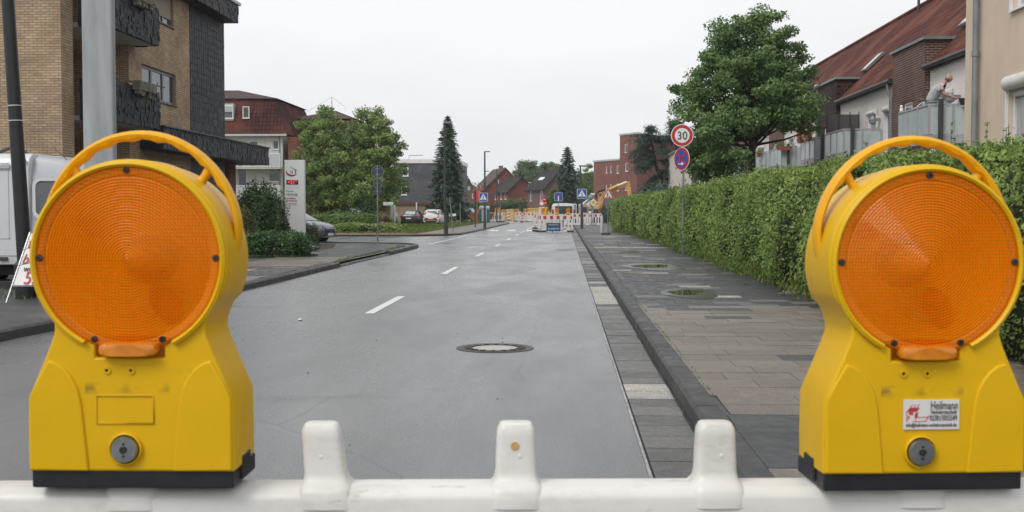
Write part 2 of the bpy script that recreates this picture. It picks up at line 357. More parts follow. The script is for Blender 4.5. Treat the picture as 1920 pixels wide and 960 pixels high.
mat('barrier_red', (.48, .04, .04), rough=.4, var=.12)
mat('foot_rubber', (.06, .055, .05), rough=.85, var=.3, scale=5)
brick_mat('brick_beige', (.56, .405, .25), (.40, .285, .185), (.21, .165, .125), dirt=.3)
brick_mat('brick_dark', (.15, .055, .04), (.08, .035, .03), (.28, .24, .20), dirt=.3)
brick_mat('brick_sooty', (.05, .025, .02), (.02, .012, .012), (.09, .06, .05), bh=.15, dirt=.5)
brick_mat('brick_red', (.25, .075, .055), (.18, .06, .045), (.16, .08, .06), dirt=.2)
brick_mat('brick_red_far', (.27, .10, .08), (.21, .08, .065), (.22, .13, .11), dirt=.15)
brick_mat('brick_brown', (.19, .11, .09), (.14, .08, .07), (.17, .13, .11), dirt=.2)
brick_mat('slate_tiles', (.022, .025, .032), (.045, .048, .055), (.075, .08, .085), bw=.3, bh=.27, ms=.012, rough=.5, bump=.6, dirt=.35, tone=((.10, .11, .12), 1.1))
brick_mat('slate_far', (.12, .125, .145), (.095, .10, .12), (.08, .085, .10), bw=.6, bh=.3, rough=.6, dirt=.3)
tone_mat('shingle', rough=.62, bump=.3, bscale=30, spec=.3)
mat('slate_backing', (.012, .013, .016), rough=.6)
tile_mat('roof_red', (.15, .05, .038), (.09, .032, .027), tw=.30, th=.40, moss=((.175, .065, .042), .5))
tile_mat('roof_brown', (.095, .036, .034), (.06, .026, .025), tw=.3, th=.36, moss=((.13, .045, .035), .35))
tile_mat('roof_grey_brown', (.14, .10, .10), (.10, .075, .07), tw=.3, th=.4)
tile_mat('roof_dark', (.075, .07, .07), (.055, .052, .055), tw=.3, th=.4)
tile_mat('roof_taupe', (.17, .13, .12), (.13, .10, .095), tw=.3, th=.4)
mat('render_beige', (.64, .51, .39), rough=.9, c2=(.70, .57, .45), scale=1.5, bump=.5, bscale=60)
mat('render_pale', (.76, .70, .665), rough=.9, c2=(.80, .745, .71), scale=1.2, bump=.4, bscale=50)
mat('render_cream', (.62, .57, .50), rough=.9, var=.08)
mat('render_white', (.58, .57, .54), rough=.9, var=.1, scale=1)
mat('balcony_panel', (.47, .49, .51), rough=.5, var=.08)
mat('garage_beige', (.30, .235, .165), rough=.8, var=.12, scale=1)
mat('concrete', (.24, .22, .18), rough=.9, c2=(.11, .105, .07), scale=3, bump=.5, bscale=20)
mat('planter_terracotta', (.30, .09, .05), rough=.8, var=.2)
mat('flower_red', (.65, .03, .03), rough=.6, var=.2)
mat('van_white', (.62, .63, .64), rough=.4, var=.05, scale=1, coat=.3)
mat('van_grey', (.40, .42, .45), rough=.4, var=.05, coat=.3)
mat('car_grey', (.05, .055, .065), rough=.3, metal=.5, var=.05, coat=.6)
mat('car_silver', (.17, .185, .21), rough=.3, metal=.6, var=.05, coat=.6)
mat('car_white', (.78, .78, .78), rough=.3, var=.03, coat=.6)
mat('tail_red', (.32, .02, .02), rough=.25, var=.1)
mat('tyre', (.018, .018, .018), rough=.8)
mat('skip_orange', (.48, .15, .05), rough=.6, var=.2, scale=1.5)
mat('toilet_teal', (.02, .16, .18), rough=.5, var=.08)
mat('digger_yellow', (.56, .32, .09), rough=.5, var=.15, scale=1.5)
mat('sheet_yellow', (.60, .40, .12), rough=.6, c2=(.66, .45, .15), scale=.8)
mat('sheet_brown', (.42, .25, .09), rough=.7, var=.25, scale=1.3)
mat('bark', (.055, .045, .035), rough=.95, c2=(.10, .085, .065), scale=6, stretch=(3, 3, .5), bump=.8, bscale=18)
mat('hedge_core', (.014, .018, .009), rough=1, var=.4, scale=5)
mat('rock', (.22, .13, .10), rough=.9, var=.35, scale=7, bump=.7, bscale=20)
mat('skin', (.50, .27, .20), rough=.55, var=.06, scale=12)
mat('shirt', (.42, .43, .46), rough=.9, var=.1, scale=20)
mat('trousers', (.33, .35, .40), rough=.9, var=.1, scale=20)
mat('pigeon_grey', (.12, .12, .13), rough=.7, var=.3, scale=20)
mat('willow_screen', (.10, .08, .09), rough=.8, var=.2, stretch=(14, 14, .2), scale=3)
mat('led_red', (.5, .01, .02), rough=.4, emit=((1, .02, .06), 2.2))
mat('pylon_white', (.84, .86, .85), rough=.4, var=.03)
mat('banner_red', (.60, .03, .03), rough=.6, var=.1)
mat('banner_orange', (.7, .2, .03), rough=.6, var=.1)
leaf_mat('leaf_hedge', (0.0848, 0.1398, 0.0338), (0.1805, 0.2713, 0.0637), (0.3609, 0.4679, 0.1187))
leaf_mat('leaf_hedge_tip', (0.0935, 0.176, 0.0385), (0.176, 0.286, 0.066), (0.286, 0.396, 0.121))
leaf_mat('leaf_maple', (0.0584, 0.1208, 0.0431), (0.1116, 0.2061, 0.0665), (0.2267, 0.3381, 0.1018), nscale=.9)
leaf_mat('leaf_lime', (0.0658, 0.1243, 0.0316), (0.1589, 0.2501, 0.0618), (0.3746, 0.4418, 0.1462), nscale=1.0)
leaf_mat('leaf_spruce', (0.0263, 0.0663, 0.0338), (0.0488, 0.1038, 0.0525), (0.085, 0.16, 0.085), trans=.1)
leaf_mat('leaf_cedar', (0.0396, 0.0726, 0.0594), (0.066, 0.1122, 0.0858), (0.1056, 0.165, 0.1254), trans=.1)
leaf_mat('leaf_laurel', (0.0209, 0.0605, 0.0187), (0.0429, 0.1078, 0.0319), (0.0935, 0.1859, 0.0572), rough=.4, nscale=2)
leaf_mat('leaf_yew', (0.021, 0.050, 0.017), (0.045, 0.090, 0.028), (0.105, 0.168, 0.056), nscale=1.5)
leaf_mat('leaf_yellowish', (0.050, 0.070, 0.020), (0.110, 0.120, 0.030), (0.220, 0.180, 0.060), nscale=2)
leaf_mat('leaf_fresh', (0.060, 0.110, 0.020), (0.130, 0.210, 0.045), (0.200, 0.300, 0.070), nscale=1)
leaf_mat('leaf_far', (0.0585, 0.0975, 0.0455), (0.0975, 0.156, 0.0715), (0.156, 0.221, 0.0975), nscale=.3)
leaf_mat('leaf_purple', (0.050, 0.015, 0.020), (0.100, 0.030, 0.035), (0.160, 0.060, 0.050), nscale=2)
leaf_mat('grass_blade', (0.060, 0.110, 0.020), (0.120, 0.180, 0.035), (0.220, 0.240, 0.070), nscale=2)

grime('white_plastic', (.34, .29, .21), .50, 2.0, 11, (1, 1, 2), .42); grime('white_plastic', (.20, .17, .13), .60, 5, 45, (.35, 1, 1), .55)
grime('handle_yellow', (.35, .18, .03), .56, 2.5, 40, (1, 1, 1), .5)
grime('render_beige', (.36, .29, .22), .50, 1.6, 2.2, (1, 1, .12), .35); grime('render_pale', (.40, .36, .33), .48, 1.6, 1.8, (1, 1, .12), .40); grime('render_white', (.30, .29, .26), .50, 1.6, 1.2, (1, 1, .15), .35)
grime('van_white', (.32, .30, .27), .50, 1.6, 3, (1, 1, .3), .4); grime('galvanised', (.22, .24, .25), .52, 2.2, 9, (3, 3, .5), .6); grime('galvanised', (.60, .62, .63), .60, 5, 40, (1, 1, .2), .5)
grime('white_paint', (.35, .33, .3), .5, 2, 4, (1, 1, .4), .4); grime('barrier_white', (.30, .26, .20), .5, 2, 7, (1, 1, .6), .5); grime('balcony_panel', (.28, .28, .27), .5, 2, 2, (1, 1, .2), .4)
grime('brick_beige', (.13, .10, .07), .54, 2, 1.6, (1, 1, .3), .45); grime('concrete', (.05, .06, .03), .48, 2, 5, (1, 1, .4), .6); grime('frosted', (.20, .22, .19), .52, 2, 3, (1, 1, .3), .5); grime('slab', (.03, .032, .028), .52, 2, 1.1, (1, 1, 1), .55); grime('slab', (.012, .013, .011), .62, 6, 14, (1, 1, 1), .6)
grime('kerb_stone', (.06, .07, .03), .58, 3, 6, (1, 1, 1), .6); grime('asphalt_path', (.09, .085, .07), .55, 3, 1.5, (1, 1, 1), .5)
# ================================================================ SETTING: ground, road, pavements
m = MB(); m.quad((-1800, -60, -.04), (1800, -60, -.04), (1800, 2600, -.04), (-1800, 2600, -.04)); struct(m.build('ground', 'grass'))
LK = [(-5.75, -12), (-5.7, 6), (-5.55, 11.4), (-5.3, 15), (-5.16, 18), (-5.1, 26), (-5.0, 33), (-4.97, 38.3), (-5.02, 39.6), (-5.3, 40.7), (-6.0, 41.5), (-8.5, 42.3), (-13, 43.2), (-30, 45)]
LK2 = [(-60, 57.5), (-12, 56), (-7.5, 56.4), (-6.0, 57.6), (-5.35, 60), (-5.2, 68), (-5.2, 95), (-5.1, 108), (-5.6, 116), (-7.5, 124), (-12, 134), (-22, 148), (-40, 166)]
road = LK + LK2 + [(-34, 176), (-14, 158), (-5, 148), (-1, 132), (.42, 108), (.42, 40), (.42, -12)]
m = MB(); m.poly([(x, y, 0) for x, y in road]); struct(m.build('road', 'asphalt_wet'))
def sheet(name, pts, z, mt): 
    m = MB(); m.poly([(x, y, z) for x, y in pts]); return struct(m.build(name, mt))
def kerb(name, pts, w=.16, h=.11, side=1):
    m = MB(); n = len(pts)
    L_ = []
    for i, p in enumerate(pts):
        a = Vector(pts[max(i - 1, 0)]); b = Vector(pts[min(i + 1, n - 1)]); d = (b - a).normalized(); nn = Vector((-d.y, d.x)) * side; p = Vector(p)
        L_.append([(p.x, p.y, -.03), (p.x + nn.x * .012, p.y + nn.y * .012, h - .025), (p.x + nn.x * .035, p.y + nn.y * .035, h), (p.x + nn.x * w, p.y + nn.y * w, h), (p.x + nn.x * w, p.y + nn.y * w, -.03)])
    for i in range(n - 1):
        # individual kerb stones with thin joints
        ln = (Vector(pts[i + 1]) - Vector(pts[i])).length; k = max(1, round(ln / 1.0))
        for j in range(k):
            a, b = j / k + .002 / ln, (j + 1) / k - .002 / ln
            P = [Vector(q).lerp(Vector(r), t) for t in (a, b) for q, r in zip(L_[i], L_[i + 1])]
            dz = random.uniform(-.0012, .0012)
            P = [p + Vector((0, 0, dz)) for p in P]
            m.add(P, [(q, q + 1, q + 6, q + 5) for q in range(4)] + [(4, 3, 2, 1, 0), (5, 6, 7, 8, 9)])
    return struct(m.build(name, 'kerb_stone'))
kerb('kerb', [(.78, y) for y in (-6, 0, 10, 20, 30, 40, 50, 60, 70, 80, 90, 100, 104)], side=-1)
kerb('kerb', LK[:6], side=1, h=.11)
kerb('kerb', LK[6:], side=1, h=.12)
kerb('kerb', LK[5:7], side=1, h=.04)
kerb('kerb', LK2[1:], side=1, h=.1)
# gutter of concrete slabs between asphalt and kerb
DK = (.036, .037, .039); MD = (.11, .105, .10); BR = (.165, .136, .113); PL = (.34, .315, .28); DK2 = (.030, .031, .033)
rg = random.Random(4)
m = MB(); m.box(.44, .78, -6, 104, -.06, -.012, DK2)
y = -3.0
while y < 100:
    l_ = .33; r = rg.random()
    kk = rg.uniform(.7, 1.15)
    if 15.8 < y < 19.5: t = PL if r < .8 else MD; kk = 1
    elif abs(y - 8.05) < .17: t = PL; kk = 1
    elif y < 15: t = MD
    else: t, kk = (PL, 1) if r < .07 else (MD, kk * 1.4) if r < .5 else (DK, 1)
    kk *= rg.uniform(.9, 1.1); t = tuple(v * kk for v in t)
    m.box(.447, .765, y, y + l_ - .008, -.05, .004 + rg.uniform(-.002, .002), t); y += l_
struct(m.build('gutter', 'slab'))
m = MB()
for i in range(60):
    y0 = 1 + i * 1.6; m.quad((.418 + rg.uniform(-.004, .004), y0, .005), (.434, y0, .005), (.434, y0 + 1.6, .005), (.418, y0 + 1.6, .005))
struct(m.build('joint_line', 'joint'))
m = MB()
for i in range(70):
    y0 = 5.5 + i * .9; m.quad((.758 + rg.uniform(-.006, .006), y0, .0075), (.781, y0, .0075), (.781, y0 + .9, .0075), (.758 + rg.uniform(-.006, .006), y0 + .9, .0075))
struct(m.build('gutter_water', 'puddle'))
# right pavement of slabs
m = MB(); m.box(.94, 3.62, -6, 104, -.02, .093, DK2)
y = -2.0; row = 0; 
while y < 100:
    l_ = .35 if y < 40 else .5; off = rg.random() * .5
    x = .95 - off
    while x < 3.55:
        x0, x1 = max(x, .95), min(x + .5, 3.56)
        if x1 - x0 > .05:
            r = rg.random()
            if y < 6.4: t = DK if r < .75 else BR
            elif y < 13.9 + .45 * math.sin(x * 3): t = BR if r < .93 else (DK if r < .985 else PL)
            elif y < 15.2: t = BR if r < .18 else DK if r < .75 else MD
            elif y < 17.6: t = PL if r < .10 else MD if r < .22 else DK
            elif any(abs(y - q) < .3 and x < w_ for q, w_ in ((36.6, 3.1), (45.5, 2.2), (52.8, 2.6), (66, 3.4), (73, 3.2), (82, 3))): t = PL
            else: t = PL if r < .018 else MD if r < .10 else DK2
            k = rg.uniform(.84, 1.14); t = tuple(v * k for v in t)
            m.box(x0, x1 - .0045, y, y + l_ - .0045, .05, .1 + rg.uniform(-.002, .002), t)
        x += .5
    y += l_; row += 1
struct(m.build('pavement', 'slab'))
# left pavement: slabs near, asphalt patches, forecourt
sheet('forecourt', [(-5.9, -12), (-5.85, 6), (-5.7, 11.4), (-5.45, 15), (-5.32, 18), (-5.26, 26), (-5.16, 33), (-5.13, 38.3), (-5.2, 39.6), (-5.45, 40.6), (-6.1, 41.4), (-8.6, 42.2), (-13, 43.1), (-45, 46), (-45, -12)], .085, 'asphalt_path')
m = MB(); y = 17.2
while y < 40.5:
    x = -7.35 - rg.random() * .4
    while x < -5.3:
        x0, x1 = max(x, -7.3), min(x + .5, -5.36 if y < 38.5 else -5.7)
        if x1 - x0 > .05:
            if 17.2 < y < 20.6: t = BR if x < -5.2 else DK
            elif y < 24.2: t = DK if rg.random() < .85 else MD
            elif y < 29: t = tuple(v * .8 for v in BR)
            elif y < 36: t = DK
            else: t = DK if rg.random() < .8 else (.17, .10, .08)
            k = rg.uniform(.85, 1.12); t = tuple(v * k for v in t)
            m.box(x0, x1 - .008, y, y + .34, .06, .098 + rg.uniform(-.003, .003), t)
        x += .5
    y += .35
for (x0, x1, y0, y1) in ((-7.0, -6.2, 22.2, 23.0), (-6.9, -6.5, 23.0, 23.5)): m.box(x0, x1, y0, y1, .09, .104, (.26, .22, .18))
struct(m.build('pavement', 'slab'))
sheet('pavement', [(-60, 57.8), (-12, 56.2), (-7.5, 56.6), (-6.15, 57.8), (-5.55, 60), (-5.36, 61), (-7.6, 61.2), (-12, 59.4), (-60, 60.5)], .09, 'red_path')
mat('pavement_grey', (.13, .12, .11), rough=.6, c2=(.19, .175, .16), scale=1, rvar=.15)
sheet('pavement', [(-5.36, 60.9), (-5.36, 95), (-5.26, 108), (-5.75, 116), (-7.6, 124), (-12, 134), (-13.4, 133), (-9.2, 122), (-7.6, 112), (-7.6, 61)], .086, 'pavement_grey')
sheet('lawn', [(-60, 60.4), (-12, 59.3), (-7.5, 61), (-7.5, 112), (-9.1, 122), (-13.4, 133.2), (-60, 160)], .07, 'grass')
mat('mown_strip', (.26, .22, .09), rough=.95, var=.25, scale=2)
sheet('mown_strip', [(-30, 70), (-14, 69.2), (-7.8, 71.5), (-7.8, 73), (-14, 71.2), (-30, 72)], .078, 'mown_strip')
sheet('garden_ground', [(3.55, -10), (3.35, 104), (3.0, 175), (80, 175), (80, -10)], .08, 'soil')
sheet('planting_bed', [(-7.3, 29.2), (-8.6, 29.0), (-13, 30), (-13, 41.5), (-8.2, 41), (-7.3, 36)], .10, 'soil')
sheet('building_site', [(1.0, 104), (3.4, 104), (3.6, 140), (40, 150), (40, 190), (-60, 210), (-32, 176), (-13, 159), (-4, 149), (0, 132)], .03, 'pavement_grey')
# far hills / wood line as a low ridge of ground so that the horizon is closed
m = MB(); pts = []
for i in range(61):
    a = R(-62 + i * 2.1); pts.append((math.sin(a) * 900, math.cos(a) * 900, 9 + 5 * math.sin(i * .7) + 3 * math.sin(i * 1.9)))
for i in range(60):
    a, b = Vector(pts[i]), Vector(pts[i + 1]); m.quad((a.x, a.y, -.5), (b.x, b.y, -.5), b, a); m.quad(a, b, (b.x * 1.4, b.y * 1.4, -.5), (a.x * 1.4, a.y * 1.4, -.5))
mat('far_green', (.10, .13, .08), rough=1, c2=(.06, .09, .05), scale=.03)
struct(m.build('hills', 'far_green'))
# painted markings
m = MB()
def dash(x0, y0, y1, w=.12, z=.0045, x1=None):
    x1 = x0 if x1 is None else x1; m.quad((x0 - w / 2, y0, z), (x0 + w / 2, y0, z), (x1 + w / 2, y1, z), (x1 - w / 2, y1, z))
for k in range(-1, 6): dash(-2.44, 14.25 + 8.9 * k, 17.15 + 8.9 * k)
for k in range(13): dash(-2.44 - .002 * k, 66 + 3.1 * k, 67.5 + 3.1 * k, w=.16)
for k in range(9): dash(-5.1 + .02 * k, 43.5 + k * 1.7, 44.4 + k * 1.7, w=.2)
for k in range(6): dash(-1.75 + k * .42, 55.6, 55.85, w=.2)
for k in range(7): m.quad((-4.9 + k * .85 * 0 - 0, 0, 0), (-4.9, 0, 0), (-4.9, 0, 0), (-4.9, 0, 0)) if False else None
for k in range(5):   # zebra crossing bars seen almost edge on
    x = -4.7 + k * 1.08; m.quad((x, 71.0, .0045), (x + .55, 71.0, .0045), (x + .55, 75.0, .0045), (x, 75.0, .0045))
pts = [(-9.8, 48.2), (-8.2, 49.4), (-6.9, 51.6), (-6.4, 54.5)]
for a, b in zip(pts, pts[1:]): m.quad((a[0], a[1], .0045), (a[0] + .13, a[1] - .12, .0045), (b[0] + .13, b[1] - .08, .0045), (b[0], b[1], .0045))
struct(m.build('road_marking', 'road_paint'))
# puddles
def blob(name, cx, cy, rx, ry, z, mt, seed):
    r_ = random.Random(seed); ph = [r_.uniform(0, 6.3) for _ in range(4)]; m = MB(); P = []
    for k in range(48):
        t = 2 * math.pi * k / 48; q = 1 + .13 * math.sin(2 * t + ph[0]) + .09 * math.sin(3 * t + ph[1]) + .05 * math.sin(5 * t + ph[2]) + .03 * math.sin(9 * t + ph[3])
        P.append((cx + rx * q * math.cos(t), cy + ry * q * math.sin(t), z))
    m.poly(P); return struct(m.build(name, mt))
blob('puddle', 1.87, 24.6, .36, .75, .1065, 'puddle', 1); blob('puddle', 1.77, 16.75, .25, .45, .1065, 'puddle', 2)
mat('damp_slab', (.020, .021, .022), rough=.25, spec=.6, var=.2)
blob('wet_patch', 1.9, 24.5, .62, 1.5, .1045, 'damp_slab', 5); blob('wet_patch', 1.82, 16.6, .45, .9, .1045, 'damp_slab', 6)
mat('wet_film', (.06, .062, .065), rough=.12, spec=.7, var=.1)
for i, (x, y, a, b) in enumerate(((1.5, 40, .5, 1.2), (1.6, 33, .55, 1.0))): blob('puddle', x, y, a, b, .1045, 'wet_film', 20 + i)
# manhole: lies flush in the road
t = T('manhole', 'round iron manhole cover with a pale concrete centre flush in the wet road', 'manhole cover', (-.645, 10.75, 0))
m = MB(); m.lathe([(.365, .002), (.365, .005), (.30, .005), (.30, .002)], (-.645, 10.75, 0), n=48); m.build('frame_ring', 'iron', t)
m = MB(); m.lathe([(.29, .002), (.29, .008), (.215, .008), (.215, .002)], (-.645, 10.75, 0), n=48)
for k in range(16):
    a = 2 * math.pi * k / 16; u = Vector((math.cos(a), math.sin(a), 0)); m.obox((-.645, 10.75, 0), u, Vector((-u.y, u.x, 0)), .225, .28, -.017, .017, .0085, .0125)
m.build('cover_ring', 'iron', t)
m = MB(); m.disc((0, 0, 0), .213, 0, .006, n=40); me = m.build('cover_plate', 'manhole_concrete', None); me.data.transform(Matrix.Rotation(R(-90), 4, 'X')); me.data.transform(Matrix.Translation((-.645, 10.75, .003))); setpar(me, t)
t = tag(MB().lathe([(.001, .012), (.3, .012), (.34, .004), (.42, .001)], (-.645, 10.75, 0), n=48).build('x', 'iron'), None, None); bpy.data.objects.remove(t)
tag(MB().lathe([(.0, .006), (.30, .006), (.31, .001)], (0.05, 37.5, 0), n=30).build('manhole', 'iron'), 'small dark manhole cover far up the right lane before the barrier', 'manhole cover')
tag(MB().lathe([(.0, .104), (.22, .104)], (1.25, 22, 0), n=4).build('service_cover', 'concrete'), 'small square service cover in the right pavement by the kerb', 'cover')
# litter and pebbles on the road
tag(MB().ball((-3.1, 13.35, .012), .03, 6, 4, (1, 1.3, .45)).build('litter', 'sticker_white'), 'small crumpled white scrap of litter on the left lane', 'litter')
P = [(rg.uniform(-4.5, .4), rg.uniform(5, 16)) for _ in range(26)]
m = MB()
for x, y in P: m.ball((x, y, .002), rg.uniform(.003, .009), 5, 4, (1, 1, .7))
tag(m.build('road_grit', 'black_rubber'), 'scattered dark grit on the wet road', 'grit', kind='stuff')
# ================================================================ FOREGROUND: barrier with two warning lamps
YB = 1.185
zt = at(960, 911, YB - .02).z
t = T('safety_barrier', 'white plastic road barrier in the foreground with upright pegs along its top rail', 'barrier', (0, YB, 0))
prof = [(-.029, -.045), (-.029, -.012), (-.024, -.004), (-.014, 0), (.014, 0), (.024, -.004), (.029, -.012), (.029, -.045)]
m = MB(); m.prism([(-1.05, YB + a, zt + b) for a, b in prof], (2.1, 0, 0)); m.build('top_rail', 'white_plastic', t, bevel=.004, seg=3)
def bpx(k): return -.0495 + .1955 * k + (.012 * k if k > 0 else 0)
for k in range(-5, 6):
    x = bpx(k); m = MB(); lean = {-1: -.012}.get(k, 0) * 0
    secs = [(.0318, .0312, -.021), (.0310, .0309, -.013), (.0292, .0298, -.005), (.0262, .0262, .0005), (.0236, .0215, .0035), (.0222, .0180, .0080), (.0212, .0168, .013), (.0200, .0155, .050), (.0193, .015, .0565), (.0165, .0125, .0620), (.0145, .0105, .0630)]
    n = 24
    for (a, b, h) in secs:
        for q in range(n):
            th = 2 * math.pi * q / n; ex = .45; c, s_ = math.cos(th), math.sin(th)
            m.v.append((x + a * math.copysign(abs(c) ** ex, c) - (h * .10 if k == -1 else 0), YB + b * math.copysign(abs(s_) ** ex, s_), zt + h))
    for i in range(len(secs) - 1):
        for q in range(n): m.f.append((i * n + q, i * n + (q + 1) % n, (i + 1) * n + (q + 1) % n, (i + 1) * n + q))
    m.f.append(tuple(range((len(secs) - 1) * n, len(secs) * n))); m.t = [None] * len(m.f)
    pg = m.build('peg', 'white_plastic', t, smooth=True)
    MB().ball((x + (-.004 if k < 0 else .004) + .0, YB - .0160, zt + .030), .0026, 10, 6, (1, .25, 1)).build('dimple', 'sticker_white', pg, smooth=True)
    if k == 0: MB().disc((x - .0010, YB - .0167, zt + .041), .0044, 0, .001, 20).build('cap_spot', 'brown_spot', pg)
m = MB()
for k in range(8):
    m.box(-1.0 + k * .25 + .002, -1.0 + (k + 1) * .25 - .002, YB - .012, YB + .012, .72, zt - .047)
pn = m.build('board', 'white_plastic', t)
for k in range(0, 8, 2): MB().box(-1.0 + k * .25 + .01, -1.0 + (k + 1) * .25 - .01, YB - .0145, YB + .0145, .74, zt - .06).build('reflective_square', 'barrier_red', pn)
m = MB()
for k in range(14): m.box(-1.0 + k * .1505, -1.0 + k * .1505 + .045, YB - .012, YB + .012, .14, .72)
m.box(-1.02, 1.02, YB - .016, YB + .016, .08, .14); m.build('slats', 'white_plastic', t)
for s in (-1, 1): MB().box(s * .85 - .09, s * .85 + .09, YB - .38, YB + .38, .0, .10).build('foot', 'foot_rubber', t, bevel=.02)
# ---- warning lamp (built once at the origin, front towards -Y, base at z=0)
def cx2(x, y): return ((x / 2.595 + 40 - 240) / 1885, (918 - (y / 2.595 + 560)) / 1885)
def make_lamp():
    t = T('warning_lamp', 'x', 'warning lamp', (0, 0, 0)); D = .096
    zc, Ro, Ri = .2285, .0975, .0915
    pts = [(.1016, .0175), (.1020, .050), (.1012, .090), (.092, .1115), (.083, .1325), (.0775, .1460), (.0745, .1555), (.0745, .163), (.077, .172), (.0815, .182)]
    a0 = math.asin((.190 - zc) / Ro)
    arc = [(Ro * math.cos(a0 + (math.pi - 2 * a0) * k / 48), zc + Ro * math.sin(a0 + (math.pi - 2 * a0) * k / 48)) for k in range(49)]
    outl = pts + arc + [(-x, z) for x, z in reversed(pts)]
    nw = .0342; b0 = -math.acos(nw / Ri)   # angle where hole meets the notch
    hole = [(Ri * math.cos(b0 + (math.pi - 2 * b0) * k / 72), zc + Ri * math.sin(b0 + (math.pi - 2 * b0) * k / 72)) for k in range(73)] + [(-nw, .1306), (nw, .1306)]
    bm = bmesh.new()
    def loop(P, y):
        vs_ = [bm.verts.new((x, y, z)) for x, z in P]; es = [bm.edges.new((vs_[i], vs_[(i + 1) % len(vs_)])) for i in range(len(vs_))]; return vs_, es
    fo, eo = loop(outl, 0); fh, eh = loop(hole, 0)
    bmesh.ops.triangle_fill(bm, edges=eo + eh, use_beauty=True)
    # mid and back sections: the head tapers a little to the back
    def sec(y, k):
        return [bm.verts.new((x * (1 - k * .6), y, .0175 + (z - .0175) * (1 - k * .25))) for x, z in outl]
    prev = fo
    for y, k in ((.006, -.012), (.045, -.012), (.050, .0), (D - .008, .03), (D, .07)):
        cur = sec(y, k)
        for i in range(len(cur)):
            j = (i + 1) % len(cur); bm.faces.new((prev[i], prev[j], cur[j], cur[i]))
        prev = cur
    hb = [bm.verts.new((x * .93, D, zc + (z - zc) * .93)) for x, z in hole]
    ea = [bm.edges.get((prev[i], prev[(i + 1) % len(prev)])) or bm.edges.new((prev[i], prev[(i + 1) % len(prev)])) for i in range(len(prev))]
    eb_ = [bm.edges.new((hb[i], hb[(i + 1) % len(hb)])) for i in range(len(hb))]
    bmesh.ops.triangle_fill(bm, edges=ea + eb_, use_beauty=True)
    for i in range(len(hb)):
        j = (i + 1) % len(hb); bm.faces.new((fh[j], fh[i], hb[i], hb[j]))
    bmesh.ops.recalc_face_normals(bm, faces=bm.faces)
    me = bpy.data.meshes.new('housing'); bm.to_mesh(me); bm.free(); me.materials.append(MATS['yellow_plastic'])
    o = bpy.data.objects.new('housing', me); col.objects.link(o); setpar(o, t)
    b = o.modifiers.new('b', 'BEVEL'); b.width = .0032; b.segments = 3; b.limit_method = 'ANGLE'; b.angle_limit = R(42)
    me.polygons.foreach_set('use_smooth', [True] * len(me.polygons)); w = o.modifiers.new('wn', 'WEIGHTED_NORMAL'); w.keep_sharp = True
    hs_ = o
    # raised rim round the lens (incl. lip)
    m = MB(); V = [(Ro * .985, .002), (Ro * .985, -.004), (Ro * .955, -.006), (Ri * .993, -.004), (Ri * .993, .004)]
    n = 72; 
    for k in range(n + 1):
        th = R(-62) + R(304) * k / n
        for r, h in V: m.v.append((r * math.cos(th), h, zc + r * math.sin(th)))
    for k in range(n):
        for j in range(4): m.f.append((k * 5 + j, (k + 1) * 5 + j, (k + 1) * 5 + j + 1, k * 5 + j + 1))
    m.f += [(0, 1, 2, 3, 4), tuple(n * 5 + j for j in (4, 3, 2, 1, 0))]; m.t = [None] * len(m.f)
    m.build('rim', 'yellow_plastic', t, smooth=True)
    # side plates (slightly raised) left and right
    L_ = [(22, 842), (22, 485), (60, 410), (121, 306), (160, 317), (200, 345), (232, 385), (262, 440), (280, 520), (292, 640), (312, 845)]
    for s in (1, -1):
        P = [(cx2(x, y)[0] * s, 0, cx2(x, y)[1]) for x, y in L_]
        P = [(x * .985, -.0028, z + .001) for x, _, z in P]
        MB().prism(P, (0, .006, 0)).build('side_plate', 'yellow_plastic', hs_, bevel=.0022, seg=3)
    x0, z0 = cx2(352, 612); x1, z1 = cx2(632, 470)
    m = MB(); w_ = .0010
    m.box(x0, x1, -.0012, .001, z0, z0 + w_); m.box(x0, x1, -.0012, .001, z1 - w_, z1); m.box(x0, x0 + w_, -.0012, .001, z0 + w_, z1 - w_); m.box(x1 - w_, x1, -.0012, .001, z0 + w_, z1 - w_)
    m.build('label_field', 'yellow_plastic', hs_, bevel=.0004)
    for cx in (408, 525):
        x, z = cx2(cx, 350); m = MB(); m.ring((x, 0, z), .0018, .0036, -.0016, .003, 16); q = m.build('screw_boss', 'yellow_plastic', hs_)
        MB().disc((x, -.0004, z), .0018, 0, .002, 12).build('screw_hole', 'iron', q)
    # lock
    x, z = cx2(495, 732); m = MB(); m.lathe([(.0165, .002), (.0165, -.0035), (.0152, -.0045), (.0143, -.0035), (.0143, .002)], (x, 0, z), 'y', 32); m.build('lock_collar', 'yellow_plastic', hs_, smooth=True)
    m = MB(); m.lathe([(.0135, .001), (.0135, -.0055), (.0122, -.0075), (.004, -.0078), (.0035, -.0058), (0, -.0058)], (x, 0, z), 'y', 32); lk = m.build('lock', 'steel', t, smooth=True)
    for dz in (-.006, .006): MB().disc((x, -.0084, z + dz), .0013, 0, .001, 10).build('pin_hole', 'iron', lk)
    MB().ring((x, -.0084, z), .0016, .0029, 0, .001, 16).build('keyway', 'iron', lk)
    # rubber base
    m = MB(); m.box(-.1005, .1005, .003, D - .004, 0, .0185)
    for s in (-1, 1): m.box(s * .100 - (.0035 if s < 0 else .001), s * .100 + (.0035 if s > 0 else .001), .028, .062, .004, .028)
    m.build('rubber_base', 'black_rubber', t, bevel=.002)
    # handle with finger grips and two struts
    P = []; n = 44; zc2, rx, rz = .2475, .0985, .1055
    for k in range(n + 1):
        a = R(-24) + R(228) * k / n
        P.append((rx * math.cos(a), .042, zc2 + rz * math.sin(a)))
    m = MB(); 
